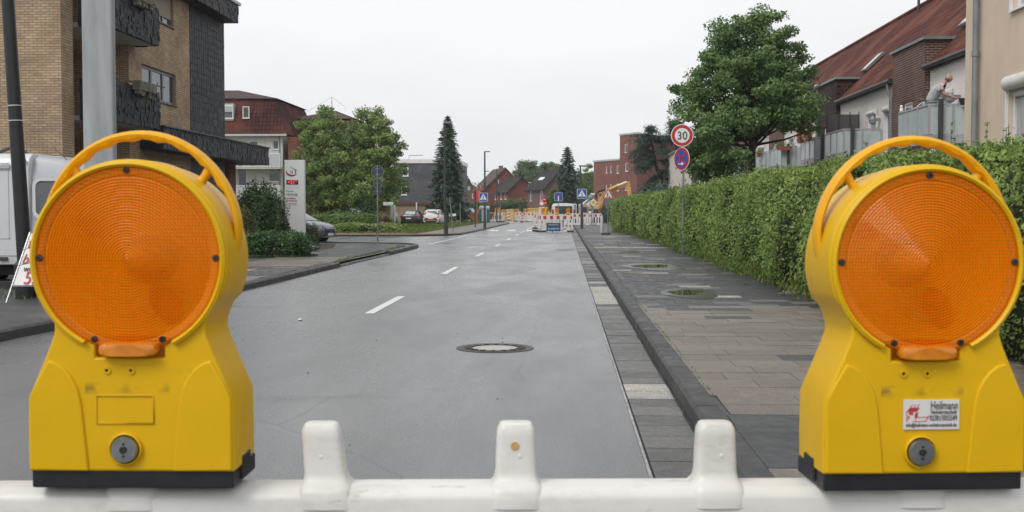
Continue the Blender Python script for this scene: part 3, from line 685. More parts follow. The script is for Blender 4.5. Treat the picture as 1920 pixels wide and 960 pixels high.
    for i, p in enumerate(P):
        a = R(-24) + R(228) * i / n; ra = Vector((math.cos(a), 0, math.sin(a))); hw = .0040 + .0004 * math.sin(a); hd = .0105
        edge = max(0, abs(i / n - .5) - .36) / .14; ra2 = ra
        for q in range(12):
            th = 2 * math.pi * q / 12; g = 0
            if math.cos(th) < -.4 and .22 < i / n < .78: g = .0016 * math.sin(i * 2.1) - .001
            m.v.append(Vector(p) + ra * (math.cos(th) * hw + (g if g < 0 else 0)) + Vector((0, 1, 0)) * math.sin(th) * hd - ra * edge * .006)
    for i in range(n):
        for q in range(12): m.f.append((i * 12 + q, i * 12 + (q + 1) % 12, (i + 1) * 12 + (q + 1) % 12, (i + 1) * 12 + q))
    m.f += [tuple(range(11, -1, -1)), tuple(range(n * 12, n * 12 + 12))]; m.t = [None] * len(m.f)
    for s in (1, -1):
        a = R(52) if s > 0 else R(128); u = Vector((math.cos(a), 0, math.sin(a)))
        c0 = Vector((0, .042, zc)); m.tube([c0 + u * .088, c0 + u * .1005, c0 + u * .1035, c0 + u * .1130 + Vector((s * .001, 0, .002))], [.0085, .0048, .0045, .0062], 10)
    m.build('handle', 'handle_yellow', t, smooth=True)
    # inner frame between the two lenses
    m = MB(); m.lathe([(.0880, .012), (.0850, .016), (.060, .058), (.030, .064), (.030, .066), (.062, .060), (.0865, .020)], (0, 0, zc), 'y', 48); rf = m.build('inner_frame', 'reflector', t, smooth=True)
    m = MB()
    for a, s0, s1, hw in ((-62, .030, .074, .013), (148, .046, .074, .008)):
        u = Vector((math.cos(R(a)), 0, math.sin(R(a)))); v = Vector((-u.z, 0, u.x)); P = [(s0 + (s1 - s0) * (.5 - .5 * math.cos(2 * math.pi * q / 14)), hw * math.sin(2 * math.pi * q / 14)) for q in range(14)]
        m.prism([Vector((0, .022 if hw < .005 else .030, zc)) + u * q + v * w for q, w in P], (0, .020 if hw < .005 else .008, 0))
    m.build('bracket', 'orange_dark', rf)  # dark petals added behind the lens to shade blotches into it
    m = MB(); m.lathe([(.014, .062), (.013, .026), (.009, .020), (0, .019)], (0, 0, zc), 'y', 24); m.build('bulb_mount', 'reflector', rf, smooth=True)
    # fresnel lens
    prof = [(.0905, .006), (.0905, -.0015), (.088, -.0028), (.0825, -.0022), (.0815, -.001)]
    N = 29; r0 = .081
    for k in range(N):
        r = r0 * (1 - k / N); h = -.001 - .0035 * (1 - (r / r0) ** 2); prof += [(r, h), (r - r0 / N * .75, h - .0015)]
    prof.append((0, -.0055))
    m = MB(); m.lathe(prof, (0, 0, zc), 'y', 96); ln = m.build('lens', 'lens', t, smooth=True)
    ln.data.set_sharp_from_angle(angle=R(30))
    m = MB(); m.lathe([(r * .925, D - h) for r, h in prof], (0, 0, zc), 'y', 72); m.build('lens', 'lens', t, smooth=True)
    for x, z in ((0, .0870), (-.0866, .001), (.0866, .001), (-.0335, -.0790), (.0335, -.0790)):
        m = MB(); m.lathe([(.0034, 0), (.0034, -.0016), (.0028, -.0022), (.0010, -.0022), (.0008, -.0010), (0, -.0010)], (x, -.0022, zc + z), 'y', 14); m.build('screw', 'iron', t, smooth=True)
    # photocell cover under the lens
    secs = []; m = MB(); n = 28
    for (sc_, y) in ((1, .004), (1, -.006), (.95, -.0095), (.82, -.011)):
        for q in range(n):
            th = 2 * math.pi * q / n; c, s_ = math.cos(th), math.sin(th)
            m.v.append((.0288 * sc_ * math.copysign(abs(c) ** .5, c), y, .1395 + .0072 * sc_ * math.copysign(abs(s_) ** .6, s_)))
    for i in range(3):
        for q in range(n): m.f.append((i * n + q, i * n + (q + 1) % n, (i + 1) * n + (q + 1) % n, (i + 1) * n + q))
    m.f.append(tuple(range(3 * n, 4 * n))); m.t = [None] * len(m.f); m.build('photocell_cover', 'lens_solid', t, smooth=True)
    m = MB(); m.box(-.0342, .0342, .010, .03, .1306, .150); m.build('sensor_shelf', 'orange_dark', t)
    return t
mat('reflector', (.95, .82, .55), rough=.45, c2=(.98, .92, .75), scale=18)
mat('lens_solid', (.62, .18, .006), rough=.18, c2=(.75, .26, .01), scale=60, coat=.8)
mat('orange_dark', (.55, .20, .010), rough=.4, var=.3, scale=40)
ml = bpy.data.materials.new('lens'); ml.use_nodes = True; n_ = ml.node_tree.nodes; l_ = ml.node_tree.links.new; MATS['lens'] = ml
b_ = n_['Principled BSDF']; b_.inputs['Base Color'].default_value = (1, .33, .008, 1); b_.inputs['Roughness'].default_value = .3; b_.inputs['Specular IOR Level'].default_value = .35; b_.inputs['Coat Weight'].default_value = .2; b_.inputs['Coat Roughness'].default_value = .08
tr_ = n_.new('ShaderNodeBsdfTransparent'); tr_.inputs[0].default_value = (1, .72, .14, 1); tl_ = n_.new('ShaderNodeBsdfTranslucent'); tl_.inputs[0].default_value = (1, .50, .03, 1)
tc_ = n_.new('ShaderNodeTexCoord'); ck = n_.new('ShaderNodeTexWave'); ck.wave_type = 'BANDS'; ck.bands_direction = 'X'; ck.inputs['Scale'].default_value = 92; ck2 = n_.new('ShaderNodeTexWave'); ck2.bands_direction = 'Z'; ck2.inputs['Scale'].default_value = 92
l_(tc_.outputs['Object'], ck.inputs['Vector']); l_(tc_.outputs['Object'], ck2.inputs['Vector'])
ad_ = n_.new('ShaderNodeMath'); ad_.operation = 'MULTIPLY'; l_(ck.outputs['Fac'], ad_.inputs[0]); l_(ck2.outputs['Fac'], ad_.inputs[1])
bp_ = n_.new('ShaderNodeBump'); bp_.inputs['Strength'].default_value = .5; bp_.inputs['Distance'].default_value = .001; l_(ad_.outputs[0], bp_.inputs['Height']); l_(bp_.outputs[0], b_.inputs['Normal'])
mx_ = n_.new('ShaderNodeMixShader'); mx2 = n_.new('ShaderNodeMixShader'); mx_.inputs[0].default_value = .42; mx2.inputs[0].default_value = .42
mcl = n_.new('ShaderNodeMixRGB'); l_(ad_.outputs[0], mcl.inputs[0]); mcl.inputs[1].default_value = (1, .20, .002, 1); mcl.inputs[2].default_value = (1, .60, .015, 1); l_(mcl.outputs[0], b_.inputs['Base Color'])  # refraction of the prism grid painted into the colour, darker in the grooves
mr_ = n_.new('ShaderNodeMapRange'); mr_.inputs[3].default_value = .14; mr_.inputs[4].default_value = .66; l_(ad_.outputs[0], mr_.inputs[0]); l_(mr_.outputs[0], mx2.inputs[0])
l_(b_.outputs[0], mx_.inputs[1]); l_(tl_.outputs[0], mx_.inputs[2]); l_(mx_.outputs[0], mx2.inputs[1]); l_(tr_.outputs[0], mx2.inputs[2]); l_(mx2.outputs[0], n_['Material Output'].inputs[0])
mm = MATS['yellow_plastic']; n_ = mm.node_tree.nodes; l_ = mm.node_tree.links.new
tc_ = [x for x in n_ if x.type == 'TEX_COORD'][0]; sx_ = n_.new('ShaderNodeSeparateXYZ'); l_(tc_.outputs['Object'], sx_.inputs[0])
def M_(op, a, b):
    q = n_.new('ShaderNodeMath'); q.operation = op; q.use_clamp = op == 'SUBTRACT' and False
    for i, v in enumerate((a, b)):
        if v is None: continue
        if isinstance(v, (int, float)): q.inputs[i].default_value = v
        else: l_(v, q.inputs[i])
    return q.outputs[0]
d_ = M_('ABSOLUTE', M_('SUBTRACT', sx_.outputs[2], .1005), None); d_ = M_('MULTIPLY', d_, 140); d_ = M_('SUBTRACT', 1, d_); d_ = M_('MAXIMUM', d_, 0)
e_ = M_('ABSOLUTE', sx_.outputs[0], None); e_ = M_('LESS_THAN', e_, .045); nzg = n_.new('ShaderNodeTexNoise'); nzg.inputs['Scale'].default_value = 38; nzg.inputs['Detail'].default_value = 5; l_(tc_.outputs['Object'], nzg.inputs['Vector'])
g_ = M_('MULTIPLY', M_('MULTIPLY', d_, e_), M_('MULTIPLY', M_('MAXIMUM', M_('SUBTRACT', nzg.outputs[0], .5), 0), 5.5)); g_ = M_('MINIMUM', g_, .7)
nzh = n_.new('ShaderNodeTexNoise'); nzh.inputs['Scale'].default_value = 22; nzh.inputs['Detail'].default_value = 8; nzh.inputs['Roughness'].default_value = .75; l_(tc_.outputs['Object'], nzh.inputs['Vector'])
h_ = M_('MULTIPLY', M_('MAXIMUM', M_('SUBTRACT', nzh.outputs[0], .60), 0), 2.2); g_ = M_('MAXIMUM', g_, h_)
mg = n_.new('ShaderNodeMixRGB'); rr = [x for x in n_ if x.type == 'VALTORGB'][0]; l_(g_, mg.inputs[0]); l_(rr.outputs[0], mg.inputs[1]); mg.inputs[2].default_value = (.16, .09, .03, 1); l_(mg.outputs[0], n_['Principled BSDF'].inputs['Base Color'])
lampA = make_lamp()
zb = at(243, 917, YB - .045).z
xa = at(243, 487, YB - .045).x; xb = at(1736, 487, YB - .045).x
ob_ = bpy.data.objects.get('safety_barrier'); ob_.rotation_euler = (0, 0, R(3.4))
ya = YB - .045 - .43 * math.sin(R(3.4)); yb_ = YB - .045 + .35 * math.sin(R(3.4)); xa = at(241, 487, ya).x; xb = at(1735, 487, yb_).x; zb = at(243, 917, ya).z; zb2_ = at(1736, 921, yb_).z
lampA.location = (xa, ya, zb); lampA.rotation_euler = (0, 0, R(1.4)); lampA.scale = (1.01, 1.01, 1.005)
lampA['label'] = 'yellow warning lamp with orange lens on the left of the barrier, without any sticker'; lampA['group'] = 'warning lamps on the near barrier'
lampB = copy_tree(lampA, (xb + .002, yb_, zb2_), R(5.0), 'yellow warning lamp with orange lens on the right, bearing a white company sticker')
for o_ in list(bpy.data.objects):
    if o_.name.startswith('label_field') and root_of(o_) == lampB: bpy.data.objects.remove(o_)
# sticker on the right lamp: a stuck label is a part of the lamp
lx = lambda px, py: ((px - 1736) / 1885 + .0, (917 - py) / 1885)
x0, z0 = lx(1694, 799); x1, z1 = lx(1800, 743)
def lampchild(o):
    o.parent = lampB; o.matrix_parent_inverse = Matrix(); return o
st = lampchild(MB().box(x0, x1, -.0016, .0005, z0, z1).build('sticker', 'sticker_white'))
def stx(s, size, x, z, mt, sx=1, al='LEFT'):
    return stfit(text(s, size, (x, -.0020, z), mt, None, sx=1, align=al, ext=.0002), x, sx)
def stfit(o, x, wd):
    w = max(v.co.x for v in o.data.vertices) - x; k = wd / w
    for v in o.data.vertices: v.co.x = x + (v.co.x - x) * k
    o.parent = st; return o
W_ = x1 - x0
stx('Heilmann', .0118, x0 + W_ * .475, z1 - .0095, 'ink_dark', W_ * .49); stx('Verkehrstechnik', .0062, x0 + W_ * .475, z1 - .0143, 'ink_dark', W_ * .48)
stx('02381/3055549', .0078, x0 + W_ * .465, z1 - .0208, 'ink_dark', W_ * .49); stx('info@heilmann-verkehrstechnik.de', .0052, x0 + W_ * .04, z0 + .0028, 'ink_dark', W_ * .91)
m = MB(); gx = x0 + W_ * .04; gz = z0 + .008
def gl(pts): m.prism([(gx + a, -.0022, gz + b) for a, b in pts], (0, .0006, 0))
gl([(.0005, .0100), (.004, .0138), (.0135, .0138), (.0105, .0100)]); gl([(.0020, .0020), (.0035, .0040), (.0035, .0055), (.002, .0055)]); gl([(.0090, .0020), (.0118, .0050), (.0118, .0098), (.009, .0075)])
gl([(.0030, .0070), (.0070, .0070), (.0070, .0095), (.003, .0095)]); gl([(.0005, .0006), (.0022, .0006), (.0022, .0010), (.0005, .0010)])
gl([(.0005, .0006), (.0009, .0006), (.0009, .0100), (.0005, .0100)]); gl([(.007, .0), (.020, .0), (.020, .0005), (.007, .0005)]); gl([(.020, .0), (.0237, .0062), (.0232, .0062), (.0196, .0003)]); gl([(.0118, .0042), (.0225, .0042), (.0225, .0046), (.0118, .0046)])
for k in range(3): gl([(.004 + k * .0034, .0138), (.0044 + k * .0034, .0138), (.0066 + k * .0034, .0172), (.0062 + k * .0034, .0172)])
o = m.build('logo', 'ink_red', None); o.parent = st
# galvanised square post just behind the barrier
t = T('steel_post', 'thick galvanised steel post rising just behind the left warning lamp', 'post', (at(183, 200, 3.3).x, 3.3, 0))
x = t.location.x; m = MB(); m.box(x - .046, x + .046, 3.30, 3.33, .12, 4.2); m.build('shaft', 'galvanised', t, bevel=.008, seg=4)
MB().box(x - .22, x + .22, 3.0, 3.66, 0, .12).build('base_plate', 'foot_rubber', t, bevel=.02)
# ================================================================ BUILDINGS
def wall(m, o, u, n, W_, H, holes=(), dep=.12):
    o, u, n = Vector(o), Vector(u), Vector(n); flip = u.cross(Z).dot(n) < 0
    def q(P): m.poly(list(reversed(P)) if flip else P)
    us = sorted({0, W_} | {h[0] for h in holes} | {h[0] + h[2] for h in holes}); zs = sorted({0, H} | {h[1] for h in holes} | {h[1] + h[3] for h in holes})
    for a0, a1 in zip(us, us[1:]):
        for b0, b1 in zip(zs, zs[1:]):
            ca, cb = (a0 + a1) / 2, (b0 + b1) / 2
            if any(h[0] < ca < h[0] + h[2] and h[1] < cb < h[1] + h[3] for h in holes): continue
            q([o + u * a0 + Z * b0, o + u * a1 + Z * b0, o + u * a1 + Z * b1, o + u * a0 + Z * b1])
    for a, b, w, h in holes:
        i = -n * dep; A, B, C, D = o + u * a + Z * b, o + u * (a + w) + Z * b, o + u * (a + w) + Z * (b + h), o + u * a + Z * (b + h)
        for P, Q in ((A, B), (B, C), (C, D), (D, A)): m.poly([P, Q, Q + i, P + i])
def window(par, o, u, n, hole, dep=.12, frame='white_frame', div=1, glass='glass', shutter=0, box=0, sill=True, name='window', fw=.06, bh=.24, sh='shutter'):
    o, u, n = Vector(o), Vector(u), Vector(n); a, b, w, h = hole; m = MB(); d0, d1 = -dep, -dep + .05
    m.obox(o, u, n, a, a + w, d0, d1, b, b + fw); m.obox(o, u, n, a, a + w, d0, d1, b + h - fw, b + h)
    m.obox(o, u, n, a, a + fw, d0, d1, b + fw, b + h - fw); m.obox(o, u, n, a + w - fw, a + w, d0, d1, b + fw, b + h - fw)
    for k in range(1, div):
        c = a + w * k / div; m.obox(o, u, n, c - fw * .7, c + fw * .7, d0, d1, b + fw, b + h - fw)
    f = m.build(name, frame, par)
    MB().obox(o, u, n, a + fw * .9, a + w - fw * .9, d0 - .02, d0 + .015, b + fw * .9, b + h - fw * .9).build('pane', glass, f)
    if sill: MB().obox(o, u, n, a - .04, a + w + .04, d1 - .02, .06, b - .035, b - .002).build('sill', 'concrete' if sill == 2 else frame, f)
    if shutter:
        m = MB(); k = 0; z = b + h - fw
        z1 = b + h - h * shutter
        while z > z1: m.obox(o, u, n, a + fw, a + w - fw, d1 + .002, d1 + .014, max(z - .048, z1), z - .004); z -= .05
        m.build('roller_shutter', sh, f)
    if box:
        m = MB(); P = []
        for k in range(9):
            t = math.pi * k / 8; P.append(o + u * (a - .06) + n * (.02 + .11 * math.sin(t)) + Z * (b + h + bh / 2 - .02 - bh / 2 * math.cos(t)))
        m.prism(P, u * (w + .12)); m.build('shutter_box', 'white_plastic', f, bevel=.01)
        MB().obox(o, u, n, a - .05, a, .003, .05, b, b + h - .02).obox(o, u, n, a + w, a + w + .05, .003, .05, b, b + h - .02).build('guide_rail', frame, f)
    return f
X_, Y_ = Vector((1, 0, 0)), Vector((0, 1, 0))
def shingles(m, o, u, n, W_, H, seed, s=.15, base=(.026, .031, .039)):
    """random rectangular slates standing proud of each other"""
    r_ = random.Random(seed); o = Vector(o); z = 0
    while z < H - .02:
        h = min(r_.choice((.13, .17, .21)), H - z); a = 0
        while a < W_ - .01:
            w = min(s * r_.uniform(.6, 1.5), W_ - a); k = r_.uniform(.55, 1.35); th = r_.choice((.012, .022, .035, .045))
            m.obox(o, u, n, a + .004, a + w - .004, .002, th, z + r_.uniform(-.03, .015), z + h + r_.uniform(-.02, .03), tuple(v * k for v in base)); a += w
        z += h
def balcony_clad(par, x0, x1, y0, y1, z0, z1, seed):
    """solid balcony parapet clad with slates; open to -X side, floor slab"""
    b = MB(); t = .12
    b.box(x1 - t, x1, y0, y1, z0, z1); b.box(x0, x1 - t, y0, y0 + t, z0, z1); b.box(x0, x1 - t, y1 - t, y1, z0, z1)
    bal = b.build('balcony', 'slate_backing', par)
    MB().box(x0 - 1.2, x1 - t - .002, y0 + t + .002, y1 - t - .002, z0, z0 + .14).build('floor_slab', 'render_white', bal)
    m = MB(); shingles(m, (x1, y0, z0), Y_, X_, y1 - y0, z1 - z0, seed); shingles(m, (x0, y0, z0), X_, -Y_, x1 - x0, z1 - z0, seed + 1); shingles(m, (x0, y1, z0), X_, Y_, x1 - x0, z1 - z0, seed + 2)
    m.build('slate_cladding', 'shingle', bal)
    m = MB(); zr = z1 + .14
    m.tube([(x1 - .06, y0 + .06, zr), (x1 - .06, y1 - .06, zr)], .018); m.tube([(x0, y0 + .06, zr), (x1 - .06, y0 + .06, zr)], .018); m.tube([(x1 - .06, y1 - .06, zr), (x0, y1 - .06, zr)], .018)
    for y in np.linspace(y0 + .1, y1 - .1, 4): m.tube([(x1 - .06, y, z1), (x1 - .06, y, zr)], .012)
    m.build('railing', 'dark_metal', bal)
    return bal
def flower_box(x, y0, y1, z0, z1, label, seed):
    r_ = random.Random(seed); m = MB(); m.box(x, x + .26, y0, y1, z0, z1); m.box(x - .14, x, y0 + .1, y0 + .25, z1 - .06, z1 - .01); m.box(x - .14, x, y1 - .25, y1 - .1, z1 - .06, z1 - .01)
    for k in range(6):
        y = r_.uniform(y0, y1 - .2); m.box(x + .04, x + .24, y, y + r_.uniform(.1, .25), z0 - r_.uniform(.05, .2), z0)
    return tag(m.build('flower_box', 'concrete', None, bevel=.02), label, 'planter')
# ---- A: beige brick apartment building with a shop canopy, near left
t = T('apartment_building', 'beige brick apartment building with black slate balconies on the near left', 'building', (-14.1, 32, 0)); A = t
m = MB(); TOP = 9.04
wall(m, (-30, 32, 0), X_, -Y_, 15.8, TOP)                               # front left volume
wall(m, (-14.2, 32, 0), Y_, X_, .8, TOP)
wall(m, (-15.9, 32.8, 0), X_, Y_, 1.7, TOP)
lh = [(.8, 3.3 + .9 - .1, 1.5, 2.1), (.8, 6.9, 1.5, 2.0)]
wall(m, (-15.9, 32.8, 0), Y_, X_, 4.0, TOP, lh)
wall(m, (-15.9, 36.8, 0), X_, -Y_, 1.8, TOP)
fh = [(1.15, 5.08, 3.4, 1.12), (1.75, 7.86, 2.6, 1.1), (.6, .5, 4.6, 2.4)]
wall(m, (-14.1, 36.8, 0), Y_, X_, 6.1, TOP, fh, .16)
wall(m, (-30, 47.3, 0), X_, Y_, 15.9, TOP); wall(m, (-30, 32, 0), Y_, -X_, 15.3, TOP)
wl = m.build('wall', 'brick_beige', t)
m = MB(); wall(m, (-14.1, 42.9, 4.13), Y_, X_, 4.4, TOP - 4.13); m.obox((-14.1, 42.9, 0), Y_, X_, 0, 4.4, -.3, .0, 0, 4.13)
sf_ = m.build('slate_facade', 'slate_backing', t)
m = MB(); r_ = random.Random(8)
for i in range(16):
    for j in range(18):
        lowf = max(0, (11 - j) / 11) * (.4 + .6 * (i % 16) / 16); k = r_.uniform(.7, 1.25) * (r_.uniform(1.2, 2.6) if r_.random() < .55 * lowf else 1)
        m.obox((-14.1, 42.9, 4.14), Y_, X_, i * .275 + .008, (i + 1) * .275 - .010, .003, .014 + r_.uniform(0, .008), j * .272 + .008, (j + 1) * .272 - .010, tuple(v * k for v in (.022, .025, .031)))
m.build('slate_tile', 'shingle', sf_)
window(t, (-14.1, 36.8, 0), Y_, X_, fh[0], .14, 'grey_frame', 3, 'glass', sill=2, fw=.10); window(t, (-14.1, 36.8, 0), Y_, X_, fh[1], .14, 'grey_frame', 3, 'glass', .75, sill=2, fw=.08, sh='blind_beige')
window(t, (-14.1, 36.8, 0), Y_, X_, fh[2], .14, 'grey_frame', 3, 'glass', sill=0, name='shop_window')
for q in lh: window(t, (-15.9, 32.8, 0), Y_, X_, q, .1, 'grey_frame', 1, 'glass', .9, sill=0, name='balcony_door', sh='blind_beige')
m = MB(); m.box(-30.4, -13.5, 31.4, 47.35, TOP, TOP + .72); fa = m.build('fascia', 'slate_backing', t)
m = MB(); shingles(m, (-13.5, 31.4, TOP), Y_, X_, 15.9, .7, 5, .25, (.03, .034, .042)); m.build('slate_cladding', 'shingle', fa)
MB().box(-30.5, -13.4, 31.3, 47.45, TOP + .722, TOP + .84).build('roof_edge', 'balcony_panel', t)
balcony_clad(t, -14.2, -13.3, 33.2, 37.35, 3.95, 5.15, 50); balcony_clad(t, -14.2, -13.3, 33.2, 37.35, 6.68, 7.88, 60)
m = MB(); m.box(-15.8, -13.34, 37.75, 51.4, 3.33, 4.08); cp = m.build('canopy', 'slate_backing', t)
m = MB(); shingles(m, (-13.34, 37.75, 3.34), Y_, X_, 13.65, .75, 71, .16, (.048, .052, .060)); shingles(m, (-15.8, 37.75, 3.34), X_, -Y_, 2.4, .75, 72); shingles(m, (-15.8, 51.4, 3.34), X_, Y_, 2.4, .75, 73)
m.build('slate_cladding', 'shingle', cp); MB().box(-15.85, -13.24, 37.7, 51.5, 4.082, 4.13).build('cap_sheet', 'dark_metal', cp)
MB().box(-15.3, -14.6, 49.6, 50.6, 0, 3.33).build('pillar', 'brick_red', t)
flower_box(-13.26, 34.9, 36.3, 5.0, 5.3, 'mossy concrete flower box hanging on the lower black balcony', 1)
flower_box(-13.26, 34.8, 36.1, 7.75, 8.02, 'mossy concrete flower box hanging on the upper black balcony', 2)
tag(MB().tube([(-13.34, 36.6, 5.29), (-13.2, 36.8, 5.33), (-13.1, 37.3, 5.33)], .02).tube([(-13.2, 36.9, 5.33), (-13.2, 36.9, 5.45)], .012).build('rail_bracket', 'dark_metal'), 'thin metal bracket sticking out from the lower balcony rail', 'bracket')
# ---- B: cream apartment house with red-brown mansard roof
def mansard(par, x0, x1, y0, y1, z0, z1, z2, in1=.7, in2=5, over=.45, ms='roof_brown', mt='roof_grey_brown'):
    m = MB(); a = [(x0 - over, y0 - over), (x1 + over, y0 - over), (x1 + over, y1 + over), (x0 - over, y1 + over)]; b = [(x0 + in1, y0 + in1), (x1 - in1, y0 + in1), (x1 - in1, y1 - in1), (x0 + in1, y1 - in1)]
    for i in range(4):
        j = (i + 1) % 4; m.quad((*a[i], z0), (*a[j], z0), (*b[j], z1), (*b[i], z1))
    m.quad(*[(*p, z0) for p in reversed(a)]); r = m.build('mansard', ms, par)
    m = MB(); o = .25; a = [(x0 + in1 - o, y0 + in1 - o), (x1 - in1 + o, y0 + in1 - o), (x1 - in1 + o, y1 - in1 + o), (x0 + in1 - o, y1 - in1 + o)]
    c = min(in2, (x1 - x0) / 2 - .1, (y1 - y0) / 2 - .1); ym = (y0 + y1) / 2; p, q = (x0 + in1 + c, ym, z2), (x1 - in1 - c, ym, z2); z1 += .01
    A_ = [(*k, z1) for k in a]; m.quad(A_[0], A_[1], q, p); m.quad(A_[2], A_[3], p, q); m.poly([A_[1], A_[2], q]); m.poly([A_[3], A_[0], p]); m.quad(*reversed(A_)); m.build('roof', mt, par)
    m = MB(); m.box(x0 - over, x1 + over, y0 - over - .1, y0 - over, z0 - .14, z0 + .02); m.build('gutter', 'balcony_panel', par); return r
t = T('apartment_house', 'cream apartment house with red-brown mansard roof behind the black canopy', 'building', (-30, 92, 0))
m = MB(); x0, x1 = -40, at(530, 300, 92).x; fh = []
pxx = lambda p, Y=92.: at(p, 394, Y).x
holes = [(pxx(421) - x0, 3.9, 1.0, 1.35, 's'), (pxx(446) - x0, 2.9, .75, 2.2, 'd'), (pxx(504) - x0, 3.6, .9, 1.3, 's'), (pxx(468) - x0, 6.3, .75, .6, ''), (pxx(512) - x0, 6.2, .5, .75, ''), (pxx(450) - x0, .4, .8, 1.6, ''), (pxx(500) - x0, .5, .9, 1.5, '')]
wall(m, (x0, 92, 0), X_, -Y_, x1 - x0, 7.4, [h[:4] for h in holes]); wall(m, (x1, 92, 0), Y_, X_, 12, 7.4); wall(m, (x0, 104, 0), X_, Y_, x1 - x0, 7.4); wall(m, (x0, 92, 0), Y_, -X_, 12, 7.4)
m.build('wall', 'render_white', t)
for h in holes: window(t, (x0, 92, 0), X_, -Y_, h[:4], .1, 'white_frame', 1, 'glass', .5 if h[4] == 's' else 0, sill=bool(h[4] != 'd'), name='balcony_door' if h[4] == 'd' else 'window')
mansard(t, x0, x1, 92, 104, 7.4, 10.35, 11.6, .75, 4.5)
for z0, z1 in ((2.2, 3.27), (4.72, 5.85)):
    b = MB().box(x0, x1 + .1, 90.7, 92, z0 - .12, z0).build('balcony', 'render_white', t)
    xs = np.linspace(x0, x1 + .1, 7); m = MB()
    for a, c in zip(xs, xs[1:]): m.box(a + .03, c - .03, 90.68, 90.72, z0 + .05, z1 - .1)
    m.build('panel', 'balcony_panel', b); m = MB(); m.box(x0, x1 + .1, 90.66, 90.74, z1 - .06, z1); m.box(x0, x1 + .1, 90.66, 90.74, z0, z0 + .04)
    for a in xs: m.box(a - .02, a + .02, 90.66, 90.74, z0 + .04, z1 - .06)
    m.build('rail', 'white_frame', b)
# dormer and roof windows
d = MB().box(pxx(416), pxx(440), 91.9, 94, 8.55, 9.9).build('dormer', 'balcony_panel', t); window(t, (pxx(417), 91.9, 8.6), X_, -Y_, (.25, .1, .75, 1.05), 0, 'white_frame', 1, 'glass', .5)
for p in (457,):
    window(t, (pxx(p), 91.98, 8.72), X_, -Y_, (0, 0, .55, .95), 0, 'white_frame', 1, 'glass', name='roof_window')
MB().tube([(x1 - .25, 91.95, .1), (x1 - .25, 91.95, 7.3)], .05).build('downpipe', 'grey_post', t)
# second block with the same roof, mostly behind the lime trees
t = T('apartment_house', 'red brick apartment house with mansard roof rising behind the lime trees', 'building', (-19, 100, 0))
x0, x1 = at(541, 300, 98).x, at(668, 300, 98).x; m = MB(); hh = [(2.4, 2.9, 1, 1.3), (5.2, 2.9, 1, 1.3), (2.4, .6, 1, 1.5), (4.6, .3, 1.1, 2.1)]
m.box(at(541, 300, 92).x, x0 + 2.2, 91.9, 97.99, 0, 7.2); wall(m, (x0, 98, 0), X_, -Y_, x1 - x0, 8, hh); wall(m, (x1, 98, 0), Y_, X_, 10, 8); wall(m, (x0, 108, 0), X_, Y_, x1 - x0, 8); wall(m, (x0, 98, 0), Y_, -X_, 10, 8); m.build('wall', 'brick_red', t)
for h in hh: window(t, (x0, 98, 0), X_, -Y_, h, .1)
mansard(t, x0, x1, 98, 108, 7.9, 9.15, 10.25, .3, 3.2)
t2 = T('roof_antenna', 'thin antenna mast with guy wires on the mansard roof behind the lime trees', 'antenna', (at(622, 200, 101).x, 101, 9.4))
xm = t2.location.x; m = MB(); m.tube([(xm, 101, 9.4), (xm, 101, 11.3)], .02); m.tube([(xm + .12, 101, 9.4), (xm, 101, 11.3)], .012); m.build('mast', 'grey_post', t2)
m = MB(); m.tube([(xm, 101, 11.3), (xm - 2.2, 101, 10.0), (xm - 3.1, 101, 9.8)], .012, 5); m.tube([(xm, 101, 11.3), (xm + 1.2, 101, 10.4), (xm + 1.2, 101, 10.1)], .012, 5); m.build('wires', 'grey_post', t2)
# low brick garden building behind the lime trees
t = T('brick_annex', 'low red brick annex with grey garage doors behind the lime trees', 'building', (-17, 94, 0))
x0, x1 = at(560, 400, 93).x, at(718, 400, 93).x; m = MB(); wall(m, (x0, 93, 0), X_, -Y_, x1 - x0, 2.0, [(3.9, 0, 1.6, 1.8)], .2); m.box(x0, x1, 93.25, 97, 0, 2.0); m.box(x0, x1, 93.0, 97.0, 2.003, 2.2); m.build('wall', 'brick_red', t)
MB().box(x0 + 3.92, x0 + 5.48, 93.1, 93.16, 0, 1.78).build('garage_door', 'balcony_panel', t)
t = T('white_gate', 'tall white gate panel between brick annex and beige garages', 'gate', (at(728, 410, 97).x, 97, 0)); xg = t.location.x
MB().box(xg - .45, xg + .5, 97, 97.08, .05, 2.0).build('panel', 'white_paint', t); MB().box(xg + .5, xg + .6, 96.97, 97.1, 0, 2.1).build('post', 'white_frame', t)
# ---- D: grey slab block with beige garages
t = T('slate_clad_block', 'flat-roofed dark grey clad block with white roof band behind the spruce', 'building', (-14, 122, 0))
x0, x1 = at(738, 340, 122).x, at(858, 340, 122).x; m = MB(); hh = [(at(755, 300, 122).x - x0, 4.9, .62, 1.0), (at(752, 300, 122).x - x0, 2.9, .62, 1.0)]
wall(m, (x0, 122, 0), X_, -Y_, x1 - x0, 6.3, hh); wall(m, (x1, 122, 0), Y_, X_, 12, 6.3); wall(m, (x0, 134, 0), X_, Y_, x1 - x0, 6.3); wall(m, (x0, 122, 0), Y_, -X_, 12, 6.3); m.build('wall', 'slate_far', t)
for h in hh: window(t, (x0, 122, 0), X_, -Y_, h, .08, fw=.12)
MB().box(x0 - .1, x1 + .1, 121.9, 134.1, 6.3, 6.72).build('roof_band', 'white_frame', t)
MB().tube([(x0 + 1.4, 124, 6.7), (x0 + 1.4, 124, 7.2), (x0 + 2.9, 124, 7.25)], .03).build('antenna', 'dark_metal', t)
t = T('garage_row', 'row of low beige garages with red-brown roof edge in front of the grey block', 'garages', (-14, 117, 0))
x0, x1 = at(735, 400, 117).x, at(857, 400, 117).x; m = MB(); m.box(x0, x1, 117, 120.8, 0, 1.85)
